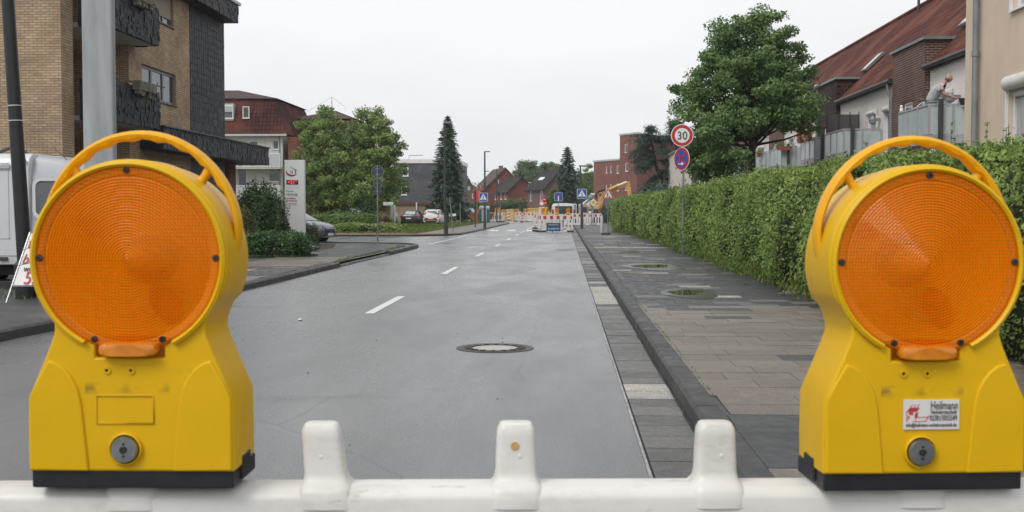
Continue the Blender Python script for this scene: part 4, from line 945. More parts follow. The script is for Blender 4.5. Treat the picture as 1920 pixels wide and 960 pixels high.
for k in range(9):
    a = x0 + .5 + k * .85
    m.box(a, a + .22, 116.985, 117, 1.35, 1.42)
m.build('wall', 'garage_beige', t); MB().box(x0 - .1, x1 + .1, 116.85, 120.9, 1.85, 2.12).build('roof_edge', 'brick_red', t)
for p in (781, 815): xx = at(p, 400, 116.8).x; MB().box(xx - .06, xx + .06, 116.8, 116.9, 0.3, 2.1).build('post', 'white_frame', t)
# ---- E: beige rendered house right at the frame edge
t = T('beige_house', 'beige rendered house with large roller shutter boxes at the right edge', 'building', (8, 14, 0))
XE, Y1 = 8.0, 23.4; m = MB(); o = (XE, 4, 0)
hE = [(21.12 - 4 - 2.6, 1.1, 2.6, 2.36), (21.0 - 4 - 2.3, 4.86, 2.3, 1.5), (6.4, 1.1, 2.2, 2.36), (6.6, 4.86, 2.0, 1.5)]
wall(m, o, Y_, -X_, Y1 - 4, 7.6, hE, .14); wall(m, (XE, Y1, 0), X_, Y_, 9, 7.6); wall(m, (XE, 4, 0), X_, -Y_, 9, 7.6); wall(m, (XE + 9, 4, 0), Y_, X_, Y1 - 4, 7.6); m.build('wall', 'render_beige', t)
for i, h in enumerate(hE): window(t, o, Y_, -X_, h, .13, 'white_frame', 2, 'curtain_glass', .06, box=i % 2 == 0 or 1, bh=.27, fw=.08)
m = MB(); m.prism([(XE - .4, 3.7, 7.6), (XE + 9.4, 3.7, 7.6), (XE + 4.5, 3.7, 11.6)], (0, Y1 - 3.4, 0)); m.build('roof', 'roof_red', t)
m = MB(); yd = 22.55; m.tube([(XE - .10, yd, .1), (XE - .10, yd, 7.5)], .062, 14); m.tube([(XE - .10, yd, 4.25), (XE - .10, yd, 4.36)], .075, 14); m.tube([(XE - .10, yd, 1.75), (XE - .10, yd, 1.85)], .07, 14); m.build('downpipe', 'grey_post', t, smooth=True)
MB().box(XE - .03, XE, 21.24, 21.32, 2.25, 2.4).build('switch_box', 'sign_yellow', t)
# ---- F: long terrace with red tiled roof, brick towers and balconies
t = T('terrace_house', 'long pale terrace with red tiled roof and brick stair towers on the right', 'building', (11, 50, 0)); XF = 11.0; EV = 5.72
FY0, FY1 = 24.0, 82.0; o = (XF, FY0, 0)
def H_(y0, w, z, h): return (y0 - FY0, z, w, h)
fw_ = []   # (y0,width,z,height,shutter)
for y0, w, z, h, s_ in ((31.2, .62, 3.15, 1.62, 1.0), (33.15, .80, 3.15, 1.42, .97), (28.2, 1.2, 3.9, 1.1, .5), (39.35, .62, 3.15, 1.5, .1), (41.0, 1.0, 3.15, 1.52, .55), (44.8, .95, 3.5, 1.1, .45), (52.2, 1.2, 3.2, 1.5, .5), (55.4, 1.0, 3.5, 1.2, .4), (63.5, 1.2, 3.5, 1.2, .4), (67, 1.2, 3.5, 1.2, .4), (72, 1.2, 3.5, 1.2, 0), (76, 1.2, 3.5, 1.2, 0)):
    fw_.append((H_(y0, w, z, h), s_))
gf = [H_(y, 1.4, .9, 1.3) for y in (28, 33, 41, 45, 52, 56, 64, 68, 73)]
m = MB(); wall(m, o, Y_, -X_, FY1 - FY0, EV, [q for q, _ in fw_] + gf, .12); wall(m, (XF, FY1, 0), X_, Y_, 9, EV); wall(m, (XF, FY0, 0), X_, -Y_, 9, EV); wall(m, (XF + 9, FY0, 0), Y_, X_, FY1 - FY0, EV)
m.poly([(XF, FY0, EV), (XF + 9, FY0, EV), (XF + 4.5, FY0, 10.0)]); m.poly([(XF, FY1, EV), (XF + 9, FY1, EV), (XF + 4.5, FY1, 10.0)]); m.build('wall', 'render_pale', t)
for h, s_ in fw_: window(t, o, Y_, -X_, h, .1, 'white_frame', 1 if h[2] < .9 else 2, 'glass', s_, box=1, bh=.21)
for h in gf: window(t, o, Y_, -X_, h, .1, 'white_frame', 2, 'glass', .3)
m = MB(); ov = .12; zr = 10.12; sl = (zr - EV) / 4.5
m.prism([(XF - ov, FY0 - .1, EV - ov * sl + .08), (XF + 4.5, FY0 - .1, zr + .02), (XF + 9 + ov, FY0 - .1, EV - ov * sl + .08), (XF + 9 + ov, FY0 - .1, EV - ov * sl - .06), (XF + 4.5, FY0 - .1, zr - .14), (XF - ov, FY0 - .1, EV - ov * sl - .06)], (0, FY1 - FY0 + .2, 0)); rf = m.build('roof', 'roof_red', t)
for ga, gb in ((FY0, 35.1), (38.7, 46.3), (49.9, 57.9), (61.5, 69.4), (73, FY1)):
    m = MB(); m.tube([(XF - .21, ga, EV - .14), (XF - .21, gb, EV - .14)], .085, 8); m.box(XF - .12, XF - .01, ga, gb, EV - .24, EV - .1); m.build('gutter', 'dark_metal', t)
m = MB(); m.tube([(XF + 4.5, FY0 - .1, zr + .03), (XF + 4.5, FY1 + .1, zr + .03)], .12, 8); m.build('ridge_tiles', 'roof_red', rf)
for y in (31.5, 34.9, 46.0 - .0 + .3, 58): # skylights
    m = MB(); a = Vector((XF + 1.0, y, EV + 1.0 * sl + .12)); uu = Vector((1, 0, sl)).normalized(); nn = Vector((-sl, 0, 1)).normalized()
    m.obox(a, Y_, nn, 0, .75, 0, .10, 0, 1.0, w=uu); sk = m.build('skylight', 'steel', rf)
    m = MB(); m.obox(a + nn * .10, Y_, nn, .06, .69, .003, .012, .06, .94, w=uu); m.build('pane', 'curtain_glass', sk)
for y, hh_ in ((37.6, .5), (50, .35)): MB().tube([(XF + 4.1, y, zr - .4), (XF + 4.1, y, zr + hh_)], .06).ball((XF + 4.1, y, zr + hh_), .11, 8, 5).build('vent_pipe', 'dark_metal', rf)
for i, (ya, yb, mt, top) in enumerate(((35.2, 38.6, 'brick_dark', 6.42), (46.4, 49.8, 'brick_sooty', 6.5), (58.0, 61.4, 'brick_dark', 6.45), (69.5, 72.9, 'brick_dark', 6.45))):
    m = MB(); hs2 = [(1.15, 3.35, .95, 1.35)]
    wall(m, (XF - .16, ya, 0), Y_, -X_, yb - ya, top, hs2, .1); wall(m, (XF - .16, ya, 0), X_, -Y_, .85, top); wall(m, (XF - .16, yb, 0), X_, Y_, .85, top); wall(m, (XF + .69, ya, 5.5), Y_, X_, yb - ya, top - 5.5); tw = m.build('stair_tower', mt, t)
    MB().box(XF - .24, XF + .74, ya - .1, yb + .1, top, top + .09).build('coping', 'grey_post', tw)
    window(tw, (XF - .16, ya, 0), Y_, -X_, hs2[0], .08, 'white_frame', 1, 'render_cream', 0)
    MB().obox((XF - .16, ya, 0), Y_, -X_, 1.05, 2.2, .002, .02, 4.72, 5.0).build('lintel', mt, tw)
for y in (39.0, 50.2): 
    m = MB(); m.tube([(XF - .21, y, EV - .2), (XF - .20, y, EV - .45), (XF - .1, y, EV - .7), (XF - .1, y, .2)], .055, 8); m.build('downpipe', 'grey_post', t, smooth=True)
for y, z in ((32.55, 4.45), (40.6, 4.45), (55.0, 4.3)):
    m = MB(); m.box(XF - .2, XF, y - .06, y + .06, z - .05, z + .05); m.lathe([(.05, .12), (.13, 0), (.12, -.12), (.02, -.18)], (XF - .26, y, z), 'z', 8); m.build('wall_lamp', 'grey_post', t)
# balconies: each stands on its own posts in front of the terrace
def balcony(y0, y1, x0=9.67, x1=10.96, label='', posts=True, zf=3.1, zt_=4.12, pan=3):
    b = T('balcony', label, 'balcony', (x0, y0, 0), 'glazed balconies of the terrace')
    MB().box(x0 + .02, x1, y0 + .02, y1 - .02, zf, zf + .16).build('floor_slab', 'balcony_frame', b)
    fr = MB(); gz0 = zf + .22
    def side(o, u, n, W_, np_):
        fr.obox(o, u, n, 0, W_, -.03, .03, zt_ - .05, zt_); fr.obox(o, u, n, 0, W_, -.02, .02, zf - .03, zf + .2)
        w = W_ / np_
        for k in range(np_ + 1): fr.obox(o, u, n, k * w - .022, k * w + .022, -.024, .024, zf + .2, zt_ - .05)
        for k in range(np_): MB().obox(o, u, n, k * w + .03, (k + 1) * w - .03, -.008, .008, gz0, zt_ - .07).build('glass_panel', 'frosted', b)
    side(Vector((x0, y0, 0)), Y_, -X_, y1 - y0, pan); side(Vector((x0, y0, 0)), X_, -Y_, x1 - x0, 2); side(Vector((x0, y1, 0)), X_, Y_, x1 - x0, 2)
    fr.build('frame', 'balcony_frame', b)
    for (x, y) in ((x0 + .28, y0 - .09), (x0 + .28, y1 + .09)):
        MB().box(x - .055, x + .055, y - .055, y + .055, 0, zt_ + .12).build('post', 'dark_metal', b)
    return b
balcony(31.0, 33.7, label='nearest glazed balcony, where the man in grey leans over the rail', pan=3)
balcony(40.3, 43.1, label='frosted glass balcony with a brown privacy screen beside it')
balcony(44.9, 47.4, label='glazed balcony hung with terracotta pots and red flowers')
balcony(51.6, 54.2, label='grey glazed balcony with one hanging brown planter, partly behind the maple')
balcony(55.6, 58.2, label='small glazed balcony seen just right of the maple trunk')
balcony(63.2, 66.0, label='farthest glazed balcony, left of the maple trunk')
# things on the balconies
t = T('privacy_screen', 'brown willow privacy screen standing above the second balcony', 'screen', (9.9, 43.2, 3.2))
m = MB(); m.box(9.75, 10.95, 43.24, 43.27, 3.3, 4.85); m.build('mat', 'willow_screen', t); m = MB()
for x in (9.75, 10.2, 10.6, 10.93): m.tube([(x, 43.22, 3.2), (x, 43.22, 4.95)], .02)
m.build('posts', 'dark_metal', t)
def planter(x, y, z, w, mt, label, flowers=None, along='x', seed=0):
    t = T('planter', label, 'planter', (x, y, z)); m = MB(); d = .16; a, b = (w / 2, d / 2) if along == 'x' else (d / 2, w / 2)
    m.add([(x - a * .85, y - b * .85, z), (x + a * .85, y - b * .85, z), (x + a * .85, y + b * .85, z), (x - a * .85, y + b * .85, z), (x - a, y - b, z + .17), (x + a, y - b, z + .17), (x + a, y + b, z + .17), (x - a, y + b, z + .17)], [(0, 3, 2, 1), (0, 1, 5, 4), (1, 2, 6, 5), (2, 3, 7, 6), (3, 0, 4, 7), (4, 5, 6, 7)]); m.build('box', mt, t)
    if flowers:
        rr = np.random.default_rng(seed); P = rr.normal(size=(160, 3)) * [a * .7, b * .9, .08] + [x, y, z + .26]; leaves('foliage', P, rr.normal(size=(160, 3)), .07, 'leaf_fresh', t, seed=seed)
        if flowers != 'leaf': P = rr.normal(size=(50, 3)) * [a * .6, b * .9, .09] + [x, y, z + .32]; leaves('blossom', P, rr.normal(size=(50, 3)), .09, flowers, t, .9, seed=seed + 1)
    return t
planter(10.8, 30.9, 4.08, .75, 'black_rubber', 'black plastic planter hooked over the nearest balcony rail in front of the man')
planter(9.53, 46.9, 4.0, .5, 'planter_terracotta', 'left terracotta planter with red flowers on the third balcony', 'flower_red', 'y', 3)
planter(9.53, 45.3, 4.0, .6, 'planter_terracotta', 'right terracotta planter with red flowers on the third balcony', 'flower_red', 'y', 4)
planter(9.75, 51.4, 3.95, .7, 'planter_terracotta', 'brown planter hanging on the corner of the fourth balcony', 'leaf', 'x', 5)
planter(9.5, 56.6, 3.9, .6, 'planter_terracotta', 'planter with green trailing leaves by the maple trunk', 'leaf', 'y', 6)
# cream cube and window seen below the maple crown
t = T('cream_annex', 'low cream annex with a brick panel and white window below the maple crown', 'building', (8, 72, 0))
x0, x1 = at(1268, 340, 72).x, at(1345, 340, 72).x; m = MB(); m.box(x0, at(1297, 340, 72).x, 72, 78, 0, 4.9); m.box(at(1329, 340, 72).x, x1, 72, 78, 0, 4.9); m.build('wall', 'render_cream', t)
a, b = at(1297, 340, 72).x, at(1329, 340, 72).x; m = MB(); h = (at(1311, 340, 72).x - a, 1.6, .38, 2.3); wall(m, (a, 72.05, 0), X_, -Y_, b - a, 4.9, [h], .1); m.box(a, b, 72.3, 78, 0, 4.88); m.build('brick_panel', 'brick_dark', t); window(t, (a, 72.05, 0), X_, -Y_, h, .08)
MB().box(x0 - .1, x1 + .1, 71.9, 78.1, 4.9, 5.05).build('roof_edge', 'grey_post', t)
# ---- H: flat-roofed red brick block
def block_h():
    t = T('brick_block', 'flat-roofed red brick block in two heights behind the excavator arm', 'building', (9, 150, 0))
    C = at(1194, 394, 146); L1 = at(1163, 394, 149.5); L0 = at(1113, 394, 155); Rr = at(1262, 394, 158); C.z = L1.z = L0.z = Rr.z = 0
    zl = at(1140, 302, 152).z; zh = at(1194, 251, 146).z; u = (C - L0).normalized(); n = Vector((u.y, -u.x, 0)); W0 = (L1 - L0).length; W1 = (C - L0).length
    sc_ = 152 / F; m = MB()
    def hp(px, py, wpx, hpx): 
        r = ray(px, py); q = Vector((0, 0, 1.3)); k = (L0 - q).dot(n) / r.dot(n); p = q + r * k; return ((p - L0).dot(u), p.z - hpx * sc_, wpx * sc_, hpx * sc_)
    hl = [hp(1136, 312, 5, 13), hp(1144, 311, 5, 13), hp(1156, 310, 8, 15), hp(1136, 346, 5, 12), hp(1144, 345, 5, 12), hp(1156, 344, 8, 14)]
    hr = [hp(1171, 270, 10, 16), hp(1172, 306, 10, 15), hp(1172, 343, 9, 14), hp(1136, 378, 5, 12), hp(1156, 378, 8, 12)]
    lo = [h for h in hl + hr if h[0] < W0]; hi = [(h[0] - W0, *h[1:]) for h in hr if h[0] >= W0]
    wall(m, L0, u, n, W0, zl, lo, .12); wall(m, L0 + u * W0, u, n, W1 - W0, zh, hi, .12)
    v = (Rr - C); wv = v.length; v.normalize(); wall(m, C, v, Vector((v.y, -v.x, 0)), wv, zh)
    B = -n * 14; wall(m, L0, -n, -u, 14, zl); wall(m, L0 + u * W0, -n, -u, 14, zh); m.poly([Vector(p) + Z * zl for p in (L0, L1, L1 + B, L0 + B)]); m.poly([Vector(p) + Z * zh for p in (L0 + u * W0, C, Rr, L1 + B)])
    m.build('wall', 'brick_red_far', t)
    for h in lo: window(t, L0, u, n, h, .1, fw=.09)
    for h in hi: window(t, L0 + u * W0, u, n, h, .1, fw=.09)
    m = MB(); m.obox(L0, u, n, -.1, W0, -.3, .08, zl, zl + .22); m.obox(L0 + u * W0, u, n, -.1, W1 - W0 + .1, -.3, .08, zh, zh + .22); m.obox(C, v, Vector((v.y, -v.x, 0)), 0, wv, -.3, .08, zh, zh + .22); m.build('roof_edge', 'balcony_panel', t)
block_h()
# ---- gabled houses beyond the bend
def gable_house(name, label, pa, pb, pc, Y, py_eave, py_peak, mw, mr, a=1.0, wins=(), side_wins=(), over=.35):
    t = T(name, label, 'house', tuple(at(pb, 400, Y).xy) + (0,)); B = at(pb, 400, Y); B.z = 0; C = at(pc, 400, Y + a); C.z = 0; u = (C - B); wu = u.length; u.normalize(); v = Vector((-u.y, u.x, 0))
    # length of the side wall so that its far end is seen at pa
    best = None
    for k in range(30, 240):
        L_ = k * .1; p = B + v * L_; d = CM.inverted() @ (p - Vector((0, 0, 1.3))); px = 960 + F * d.x / -d.z
        if best is None or abs(px - pa) < best[0]: best = (abs(px - pa), L_)
    L_ = min(best[1], 16); ze = at(pb, py_eave, Y).z; zp = at((pb + pc) / 2, py_peak, Y).z
    m = MB(); hw = []
    sc_ = Y / F; n = -v
    for (px, py, w, h) in wins:
        r = ray(px, py); q = Vector((0, 0, 1.3)); kk = (B - q).dot(n) / r.dot(n); p = q + r * kk; hw.append(((p - B).dot(u), p.z - h * sc_, w * sc_, h * sc_))
    lo = [h for h in hw if h[1] + h[3] < ze - .02]; up = [h for h in hw if h not in lo]
    wall(m, B, u, n, wu, ze, lo, .1); hs2 = []
    for (fr_, z, w, h) in side_wins: hs2.append((L_ * fr_, z, w, h))
    wall(m, B, v, -u, L_, ze, hs2, .1); wall(m, B + u * wu, v, u, L_, ze); wall(m, B + v * L_, u, v, wu, ze)
    P = [B + Z * ze, B + u * wu + Z * ze, B + u * wu / 2 + Z * zp]; m.poly(P); m.poly([p + v * L_ for p in P]); m.build('wall', mw, t)
    for h in lo: window(t, B, u, n, h, .08, fw=.1)
    for h in up: window(t, B, u, n, h, -.03, fw=.1)
    for h in hs2: window(t, B, v, -u, h, .08, fw=.1)
    m = MB(); s = (zp - ze) / (wu / 2)
    q = [u * -over + Z * (ze - over * s + .05), u * (wu / 2) + Z * (zp + .05), u * (wu + over) + Z * (ze - over * s + .05), u * (wu + over) + Z * (ze - over * s - .12), u * (wu / 2) + Z * (zp - .14), u * -over + Z * (ze - over * s - .12)]
    m.prism([B + x - v * .25 for x in q], v * (L_ + .5)); rf = m.build('roof', mr, t)
    ch = B + u * wu * .55 + v * L_ * .5; MB().obox(ch, u, v, -.3, .3, -.3, .3, zp - 1, zp + .5).build('chimney', 'brick_brown', rf)
    return t, rf, B, u, v, L_, ze, zp
gable_house('gabled_house', 'brown brick gabled house at the far end, farthest left beside the spruce', 850, 862, 895, 205, 368, 334, 'brick_brown', 'roof_taupe', 1.2, [(877, 350, 4, 6), (885, 363, 5, 9)])
gable_house('gabled_house', 'tall red brick gabled house with taupe roof behind the portable toilet', 888, 909, 985, 180, 353, 314, 'brick_red', 'roof_taupe', 1.6, [(930, 337, 5, 7), (904, 360, 0.1, .1)][:1], [(.3, 4.0, .9, 1.2), (.65, 4.0, .9, 1.2)])
_r = gable_house('gabled_house', 'lower red brick gabled house with dark roof panels right of the tall one', 928, 953, 1003, 172, 357, 331, 'brick_red', 'roof_dark', 1.8, [(990, 342, 9, 7), (990, 361, 2, 11)], [(.15, 2.9, .7, 1.3), (.45, 2.9, .7, 1.3), (.8, 2.9, 1.1, 1.3), (.15, .4, .7, 1.3), (.45, .4, .7, 1.3), (.8, .4, 1.1, 1.3)])
_r = gable_house('gabled_house', 'grey-brown gabled house with dark roof half hidden by the blue spruce', 989, 1021, 1078, 160, 351, 318, 'brick_brown', 'roof_dark', 2.0, [], [(.10, 2.6, .9, 1.5), (.75, 2.6, .6, 1.4)])
rf, B, u, v, L_, ze, zp = _r[1:]; wu = 4.2; s = (zp - ze)
a_ = B + u * .9 + v * L_ * .45 + Z * (ze + s * .42 + .05); MB().obox(a_, v, Z, 0, 1.6, 0, .08, 0, .4, w=u + Z * .9).build('skylight', 'sign_white', rf)
# ================================================================ VEGETATION
RG = np.random.default_rng(7)
def unit(v): return v / (np.linalg.norm(v, axis=-1, keepdims=True) + 1e-9)
def shell(n, c, r, rg, lo=.45, up=.25):
    d = unit(rg.normal(size=(n, 3))); k = rg.uniform(lo ** 2, 1, n) ** .5
    return c + d * k[:, None] * r, d + [0, 0, up]
def crown_clumps(prof, nc, rg, cx, cy, inner=.35, lump=.16):
    """clump centres filling a crown whose radius follows prof [(z, r)]"""
    zs = np.array([p[0] for p in prof]); rs = np.array([p[1] for p in prof]); zz = np.linspace(zs[0], zs[-1], 200); w = np.interp(zz, zs, rs); w = w ** 1.4 + .02; z = rg.choice(zz, nc, p=w / w.sum()) + rg.normal(size=nc) * .05
    a = rg.uniform(0, 2 * np.pi, nc); R_ = np.interp(z, zs, rs) * (1 + lump * np.sin(3 * a + z * 2.1) + lump * .7 * np.sin(5 * a - z * 3.3))
    k = rg.uniform(inner ** 2, 1, nc) ** .5; return np.stack([cx + R_ * k * np.cos(a), cy + R_ * k * np.sin(a), z], 1), k
def tree(name, label, x, y, prof, nc, nl, cr, ls, ml_, trunk=(.2, 2), z0=.05, seed=1, group=None, cat='tree', inner=.35, limbs=10, lean=0, lump=.16, flat=.7, jit=.75, keep=None):
    rg = np.random.default_rng(seed); t = T(name, label, cat, (x, y, z0), group); top = prof[-1][0]
    C, k = crown_clumps(prof, nc, rg, x + lean, y, inner, lump); P = []; N = []
    if keep: C = np.array([c for c in C if keep(c)])
    for c in C:
        s = cr * rg.uniform(.6, 1.25); p, n = shell(nl, c, np.array([s, s, s * flat]), rg, .3, .35); out = unit(np.array([c[0] - x - lean, c[1] - y, (c[2] - (prof[0][0] + top) / 2) * .7])); P.append(p); N.append(n + out * .8)
    leaves('crown', np.concatenate(P), np.concatenate(N), ls, ml_, t, .62, jit, seed)
    m = MB(); h = trunk[1]; tr = trunk[0]; zt_ = top * .9
    pts = [(x, y, z0 - .1), (x + lean * .2, y, h * .5), (x + lean * .5, y, h), (x + lean * .8 + tr * .5, y, (h + zt_) / 2), (x + lean, y, zt_)]
    m.tube(pts, [tr * 1.25, tr, tr * .85, tr * .45, .02], 10)
    for i in rg.choice(len(C), min(limbs, len(C)), replace=False):
        c = C[i]; f = rg.uniform(0, .7); b = np.array([x + lean * .6, y, h + (min(c[2], zt_) - h) * f]); mid = (b + c) / 2 + [0, 0, -.1]; m.tube([b, mid, c], [tr * .32, tr * .2, .012], 6)
    m.build('trunk', 'bark', t, smooth=True); return t
def conifer(name, label, x, y, z0, H, R0, mt, seed, group=None, nb=18, nt_=34, bot=.06, droop=.25, ls=.2, trunk=.16, dens=26, p=.85):
    rg = np.random.default_rng(seed); t = T(name, label, 'tree', (x, y, z0), group); P = []; N = []; U = []
    m = MB(); m.tube([(x, y, z0 - .1), (x, y, z0 + H * .5), (x, y, z0 + H)], [trunk, trunk * .6, .015], 8)
    for i in range(nt_):
        f = bot + (1 - bot) * (i / nt_) ** .95; z = z0 + H * f; L_ = R0 * (1 - f) ** p * rg.uniform(.85, 1.08) + .06; n = max(5, int(nb * (1 - f * .6)))
        for k in range(n):
            a = 2 * math.pi * (k + rg.uniform(-.3, .3)) / n + i * 1.7; l = L_ * rg.uniform(.70, 1.18); d = np.array([math.cos(a), math.sin(a), 0]); side = np.array([-d[1], d[0], 0])
            q = max(6, int(dens * l / R0 + 5)); s = rg.uniform(.12, 1, q); w = .22 * l * (1 - s) + .05; off = rg.uniform(-1, 1, q) * w
            zz = z - droop * l * s + .28 * droop * l * s ** 2 + rg.normal(size=q) * .035 * l - np.abs(off) * .3
            P.append(np.stack([x + d[0] * l * s + side[0] * off, y + d[1] * l * s + side[1] * off, zz], 1)); N.append(np.tile([d[0] * .35, d[1] * .35, .9], (q, 1))); U.append(np.tile(d + [0, 0, -.25], (q, 1)))
            if k % 3 == 0 and f < .8: m.tube([(x, y, z), (x + d[0] * l * .8, y + d[1] * l * .8, z - droop * l * .7)], [.03, .008], 4, cap=False)
    leaves('crown', np.concatenate(P), np.concatenate(N), ls, mt, t, .30, .38, seed, up=np.concatenate(U)); m.build('trunk', 'bark', t); return t
def bush(name, label, cx, cy, z0, rx, ry, h, n, ls, mt, seed, group=None, box=False, cat='bush', jit=.7, core=True):
    rg = np.random.default_rng(seed); t = T(name, label, cat, (cx, cy, z0), group)
    a = rg.uniform(0, 2 * np.pi, n); ph = np.arccos(rg.uniform(-.15, 1, n)); e = .55 if box else 1.0
    sg = lambda v: np.sign(v) * np.abs(v) ** e
    lum = 1 + .10 * np.sin(4 * a + seed) * np.sin(5 * ph) + .07 * np.sin(9 * a + 2 * seed) * np.sin(7 * ph + 1); k = rg.uniform(.78, 1.05, n) * lum
    d = np.stack([sg(np.cos(a)) * np.sin(ph) ** e, sg(np.sin(a)) * np.sin(ph) ** e, sg(np.cos(ph))], 1)
    P = np.stack([cx + rx * k * d[:, 0], cy + ry * k * d[:, 1], z0 + h * .12 + h * .88 * np.maximum(k * d[:, 2], -.1)], 1)
    leaves('foliage', P, d, ls, mt, t, .5, jit, seed)
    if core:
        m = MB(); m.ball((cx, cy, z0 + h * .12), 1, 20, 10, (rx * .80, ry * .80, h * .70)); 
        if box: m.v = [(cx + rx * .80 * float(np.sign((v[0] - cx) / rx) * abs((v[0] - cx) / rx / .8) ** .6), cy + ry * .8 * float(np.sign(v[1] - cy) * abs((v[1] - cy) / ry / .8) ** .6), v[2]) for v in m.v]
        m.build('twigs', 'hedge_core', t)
    return t
# ---- long clipped privet hedge on the right
def hedge():
    rg = np.random.default_rng(3); t = T('hedge', 'long clipped green privet hedge running along the right pavement', 'hedge', (4.2, 36, .08))
    def front(y, z): return 3.62 + .07 * np.sin(y * 1.9) + .06 * np.sin(y * .83 + 2) + .05 * np.sin(y * 4.3 + z * 2) + .10 * np.sin(y * 2.9 + z * 3.1) * .6 - .18 * np.sin(np.clip(z / 1.9, 0, 1) * np.pi) + .09 * np.sin(y * 1.27 + 1.3 * np.sin(z * 2.2)) * np.sin(z * 2.7 + y * .6) + np.where(y > 52, (y - 52) * -.035, 0)
    def toph(y): return 1.92 + .06 * np.sin(y * .9) + .05 * np.sin(y * 2.3 + 1) + .045 * np.sin(y * 5.1) + .03 * np.sin(y * 11.3 + 2) - np.where(y < 20, (20 - y) * .012, 0)
    P = []; N = []; S = []
    for y0, y1, dens, ls in ((3.5, 9, 800, .050), (9, 16, 1500, .052), (16, 26, 1050, .056), (26, 40, 600, .068), (40, 69.5, 320, .088)):
        n = int((y1 - y0) * 1.9 * dens * 1.15); y = rg.uniform(y0, y1, n); z = .08 + 1.9 * rg.uniform(0, 1, n) ** .9
        lump = rg.normal(size=n) * .07 - np.abs(rg.normal(size=n)) * .0
        dd = .09 * np.sin(y * 7.3 + 3 * z) * np.sin(z * 6.1 + y * 2) 
        hol = np.sin(y * 5.1 + 2.2 * np.sin(z * 3.7)) * np.sin(z * 7.3 + y * 1.7) + .6 * np.sin(y * 11.7 + z * 9); hol = np.clip(hol - .35, 0, 1) * .20 - np.clip(-hol - .5, 0, 1) * .10
        x = front(y, z) + lump + hol + dd * .6 + rg.uniform(0, 1, n) ** 3 * .18; P.append(np.stack([x, y, np.minimum(z, toph(y))], 1)); N.append(np.tile([-1, -.25, .55], (n, 1))); S.append(np.full(n, ls))
        n = int((y1 - y0) * 1.3 * dens * .8); y = rg.uniform(y0, y1, n); x = front(y, 1.9) + rg.uniform(-.05, 1.35, n); z = toph(y) + rg.normal(size=n) * .035 + .05 * np.sin(x * 9 + y * 7) - np.clip((front(y, 1.9) + .1 - x), 0, 1) * .8
        P.append(np.stack([x, y, z], 1)); N.append(np.tile([-.25, -.2, 1], (n, 1))); S.append(np.full(n, ls))
    n = 6000; x = rg.uniform(3.6, 4.95, n); z = rg.uniform(.1, 1.9, n); P.append(np.stack([x, 69.5 - (rg.uniform(0, .15, n)), z], 1)); N.append(np.tile([0, 1., 0.2], (n, 1))); S.append(np.full(n, .07))
    n = 9000; y = rg.uniform(4, 40, n); z = rg.uniform(.1, 1.9, n); P.append(np.stack([front(y, z) + 1.3, y, z], 1)); N.append(np.tile([1, 0, .3], (n, 1))); S.append(np.full(n, .08))
    leaves('foliage', np.concatenate(P), np.concatenate(N), np.concatenate(S), 'leaf_hedge', t, .55, .85, 5)
    # young shoots standing above the clipped top
    P = []; N = []
    m = MB()
    for i in range(900):
        y = 3.8 + 60 * rg.uniform(0, 1) ** 1.9; x = float(front(np.array(y), 1.9)) + rg.uniform(0, 1.2); h = rg.uniform(.05, .15) + (rg.random() < .14) * rg.uniform(.05, .22); z = float(toph(np.array(y))); dx, dy = rg.normal(size=2) * .12
        m.tube([(x, y, z - .15), (x + dx * h, y + dy * h, z + h)], [.004, .002], 4, cap=False)
        for j in range(int(5 + h * 50)):
            f = rg.uniform(0, 1.05); P.append([x + dx * h * f + rg.normal() * .012, y + dy * h * f + rg.normal() * .012, z + h * f]); N.append([rg.normal() * .5, rg.normal() * .5, 1])
    leaves('young_shoots', P, N, .046, 'leaf_hedge_tip', t, .5, .55, 6); m.build('twigs', 'bark', t)
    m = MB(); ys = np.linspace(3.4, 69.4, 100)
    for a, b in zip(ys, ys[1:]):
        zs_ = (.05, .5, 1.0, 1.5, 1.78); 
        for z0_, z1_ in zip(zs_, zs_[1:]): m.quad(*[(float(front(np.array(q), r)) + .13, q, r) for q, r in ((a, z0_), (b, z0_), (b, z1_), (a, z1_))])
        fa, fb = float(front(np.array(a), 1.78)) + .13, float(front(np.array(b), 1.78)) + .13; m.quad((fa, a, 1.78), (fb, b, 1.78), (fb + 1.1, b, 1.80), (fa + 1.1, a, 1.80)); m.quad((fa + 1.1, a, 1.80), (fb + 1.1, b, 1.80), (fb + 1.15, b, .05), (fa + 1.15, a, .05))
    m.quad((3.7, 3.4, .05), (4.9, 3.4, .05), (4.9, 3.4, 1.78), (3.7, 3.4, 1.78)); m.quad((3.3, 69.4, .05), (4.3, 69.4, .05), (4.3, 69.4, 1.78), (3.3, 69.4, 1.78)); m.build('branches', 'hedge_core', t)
hedge()
# weeds along the foot of the hedge
def weeds(label, ya, yb, xf, n, h, mt, seed, ls=.10, wid=.16, z0=.09):
    rg = np.random.default_rng(seed); y = rg.uniform(ya, yb, n); keep = (np.sin(y * 2.3 + seed) + np.sin(y * .9)) > -.9; y = y[keep]; n = len(y); x = xf(y) + rg.normal(size=n) * wid * .6; hh = h * (.4 + .6 * np.abs(np.sin(y * 3.1)))
    P = np.stack([x, y, z0 + rg.uniform(0, 1, n) * hh], 1); o = leaves('weeds', P, np.stack([rg.normal(size=n), rg.normal(size=n), rg.uniform(0, .5, n)], 1), ls, mt, None, .28, .3, seed, up=np.array([0, 0, 1.]))
    return tag(o, label, 'weeds', kind='stuff')
weeds('grass and weeds growing at the foot of the hedge', 12, 66, lambda y: 3.45 - np.where(y > 52, (y - 52) * .035, 0), 9000, .26, 'grass_blade', 1)
weeds('taller tuft of yellow-green weeds at the hedge foot by the speed sign', 26, 36, lambda y: 3.42 + 0 * y, 1800, .45, 'leaf_fresh', 2, ls=.07)
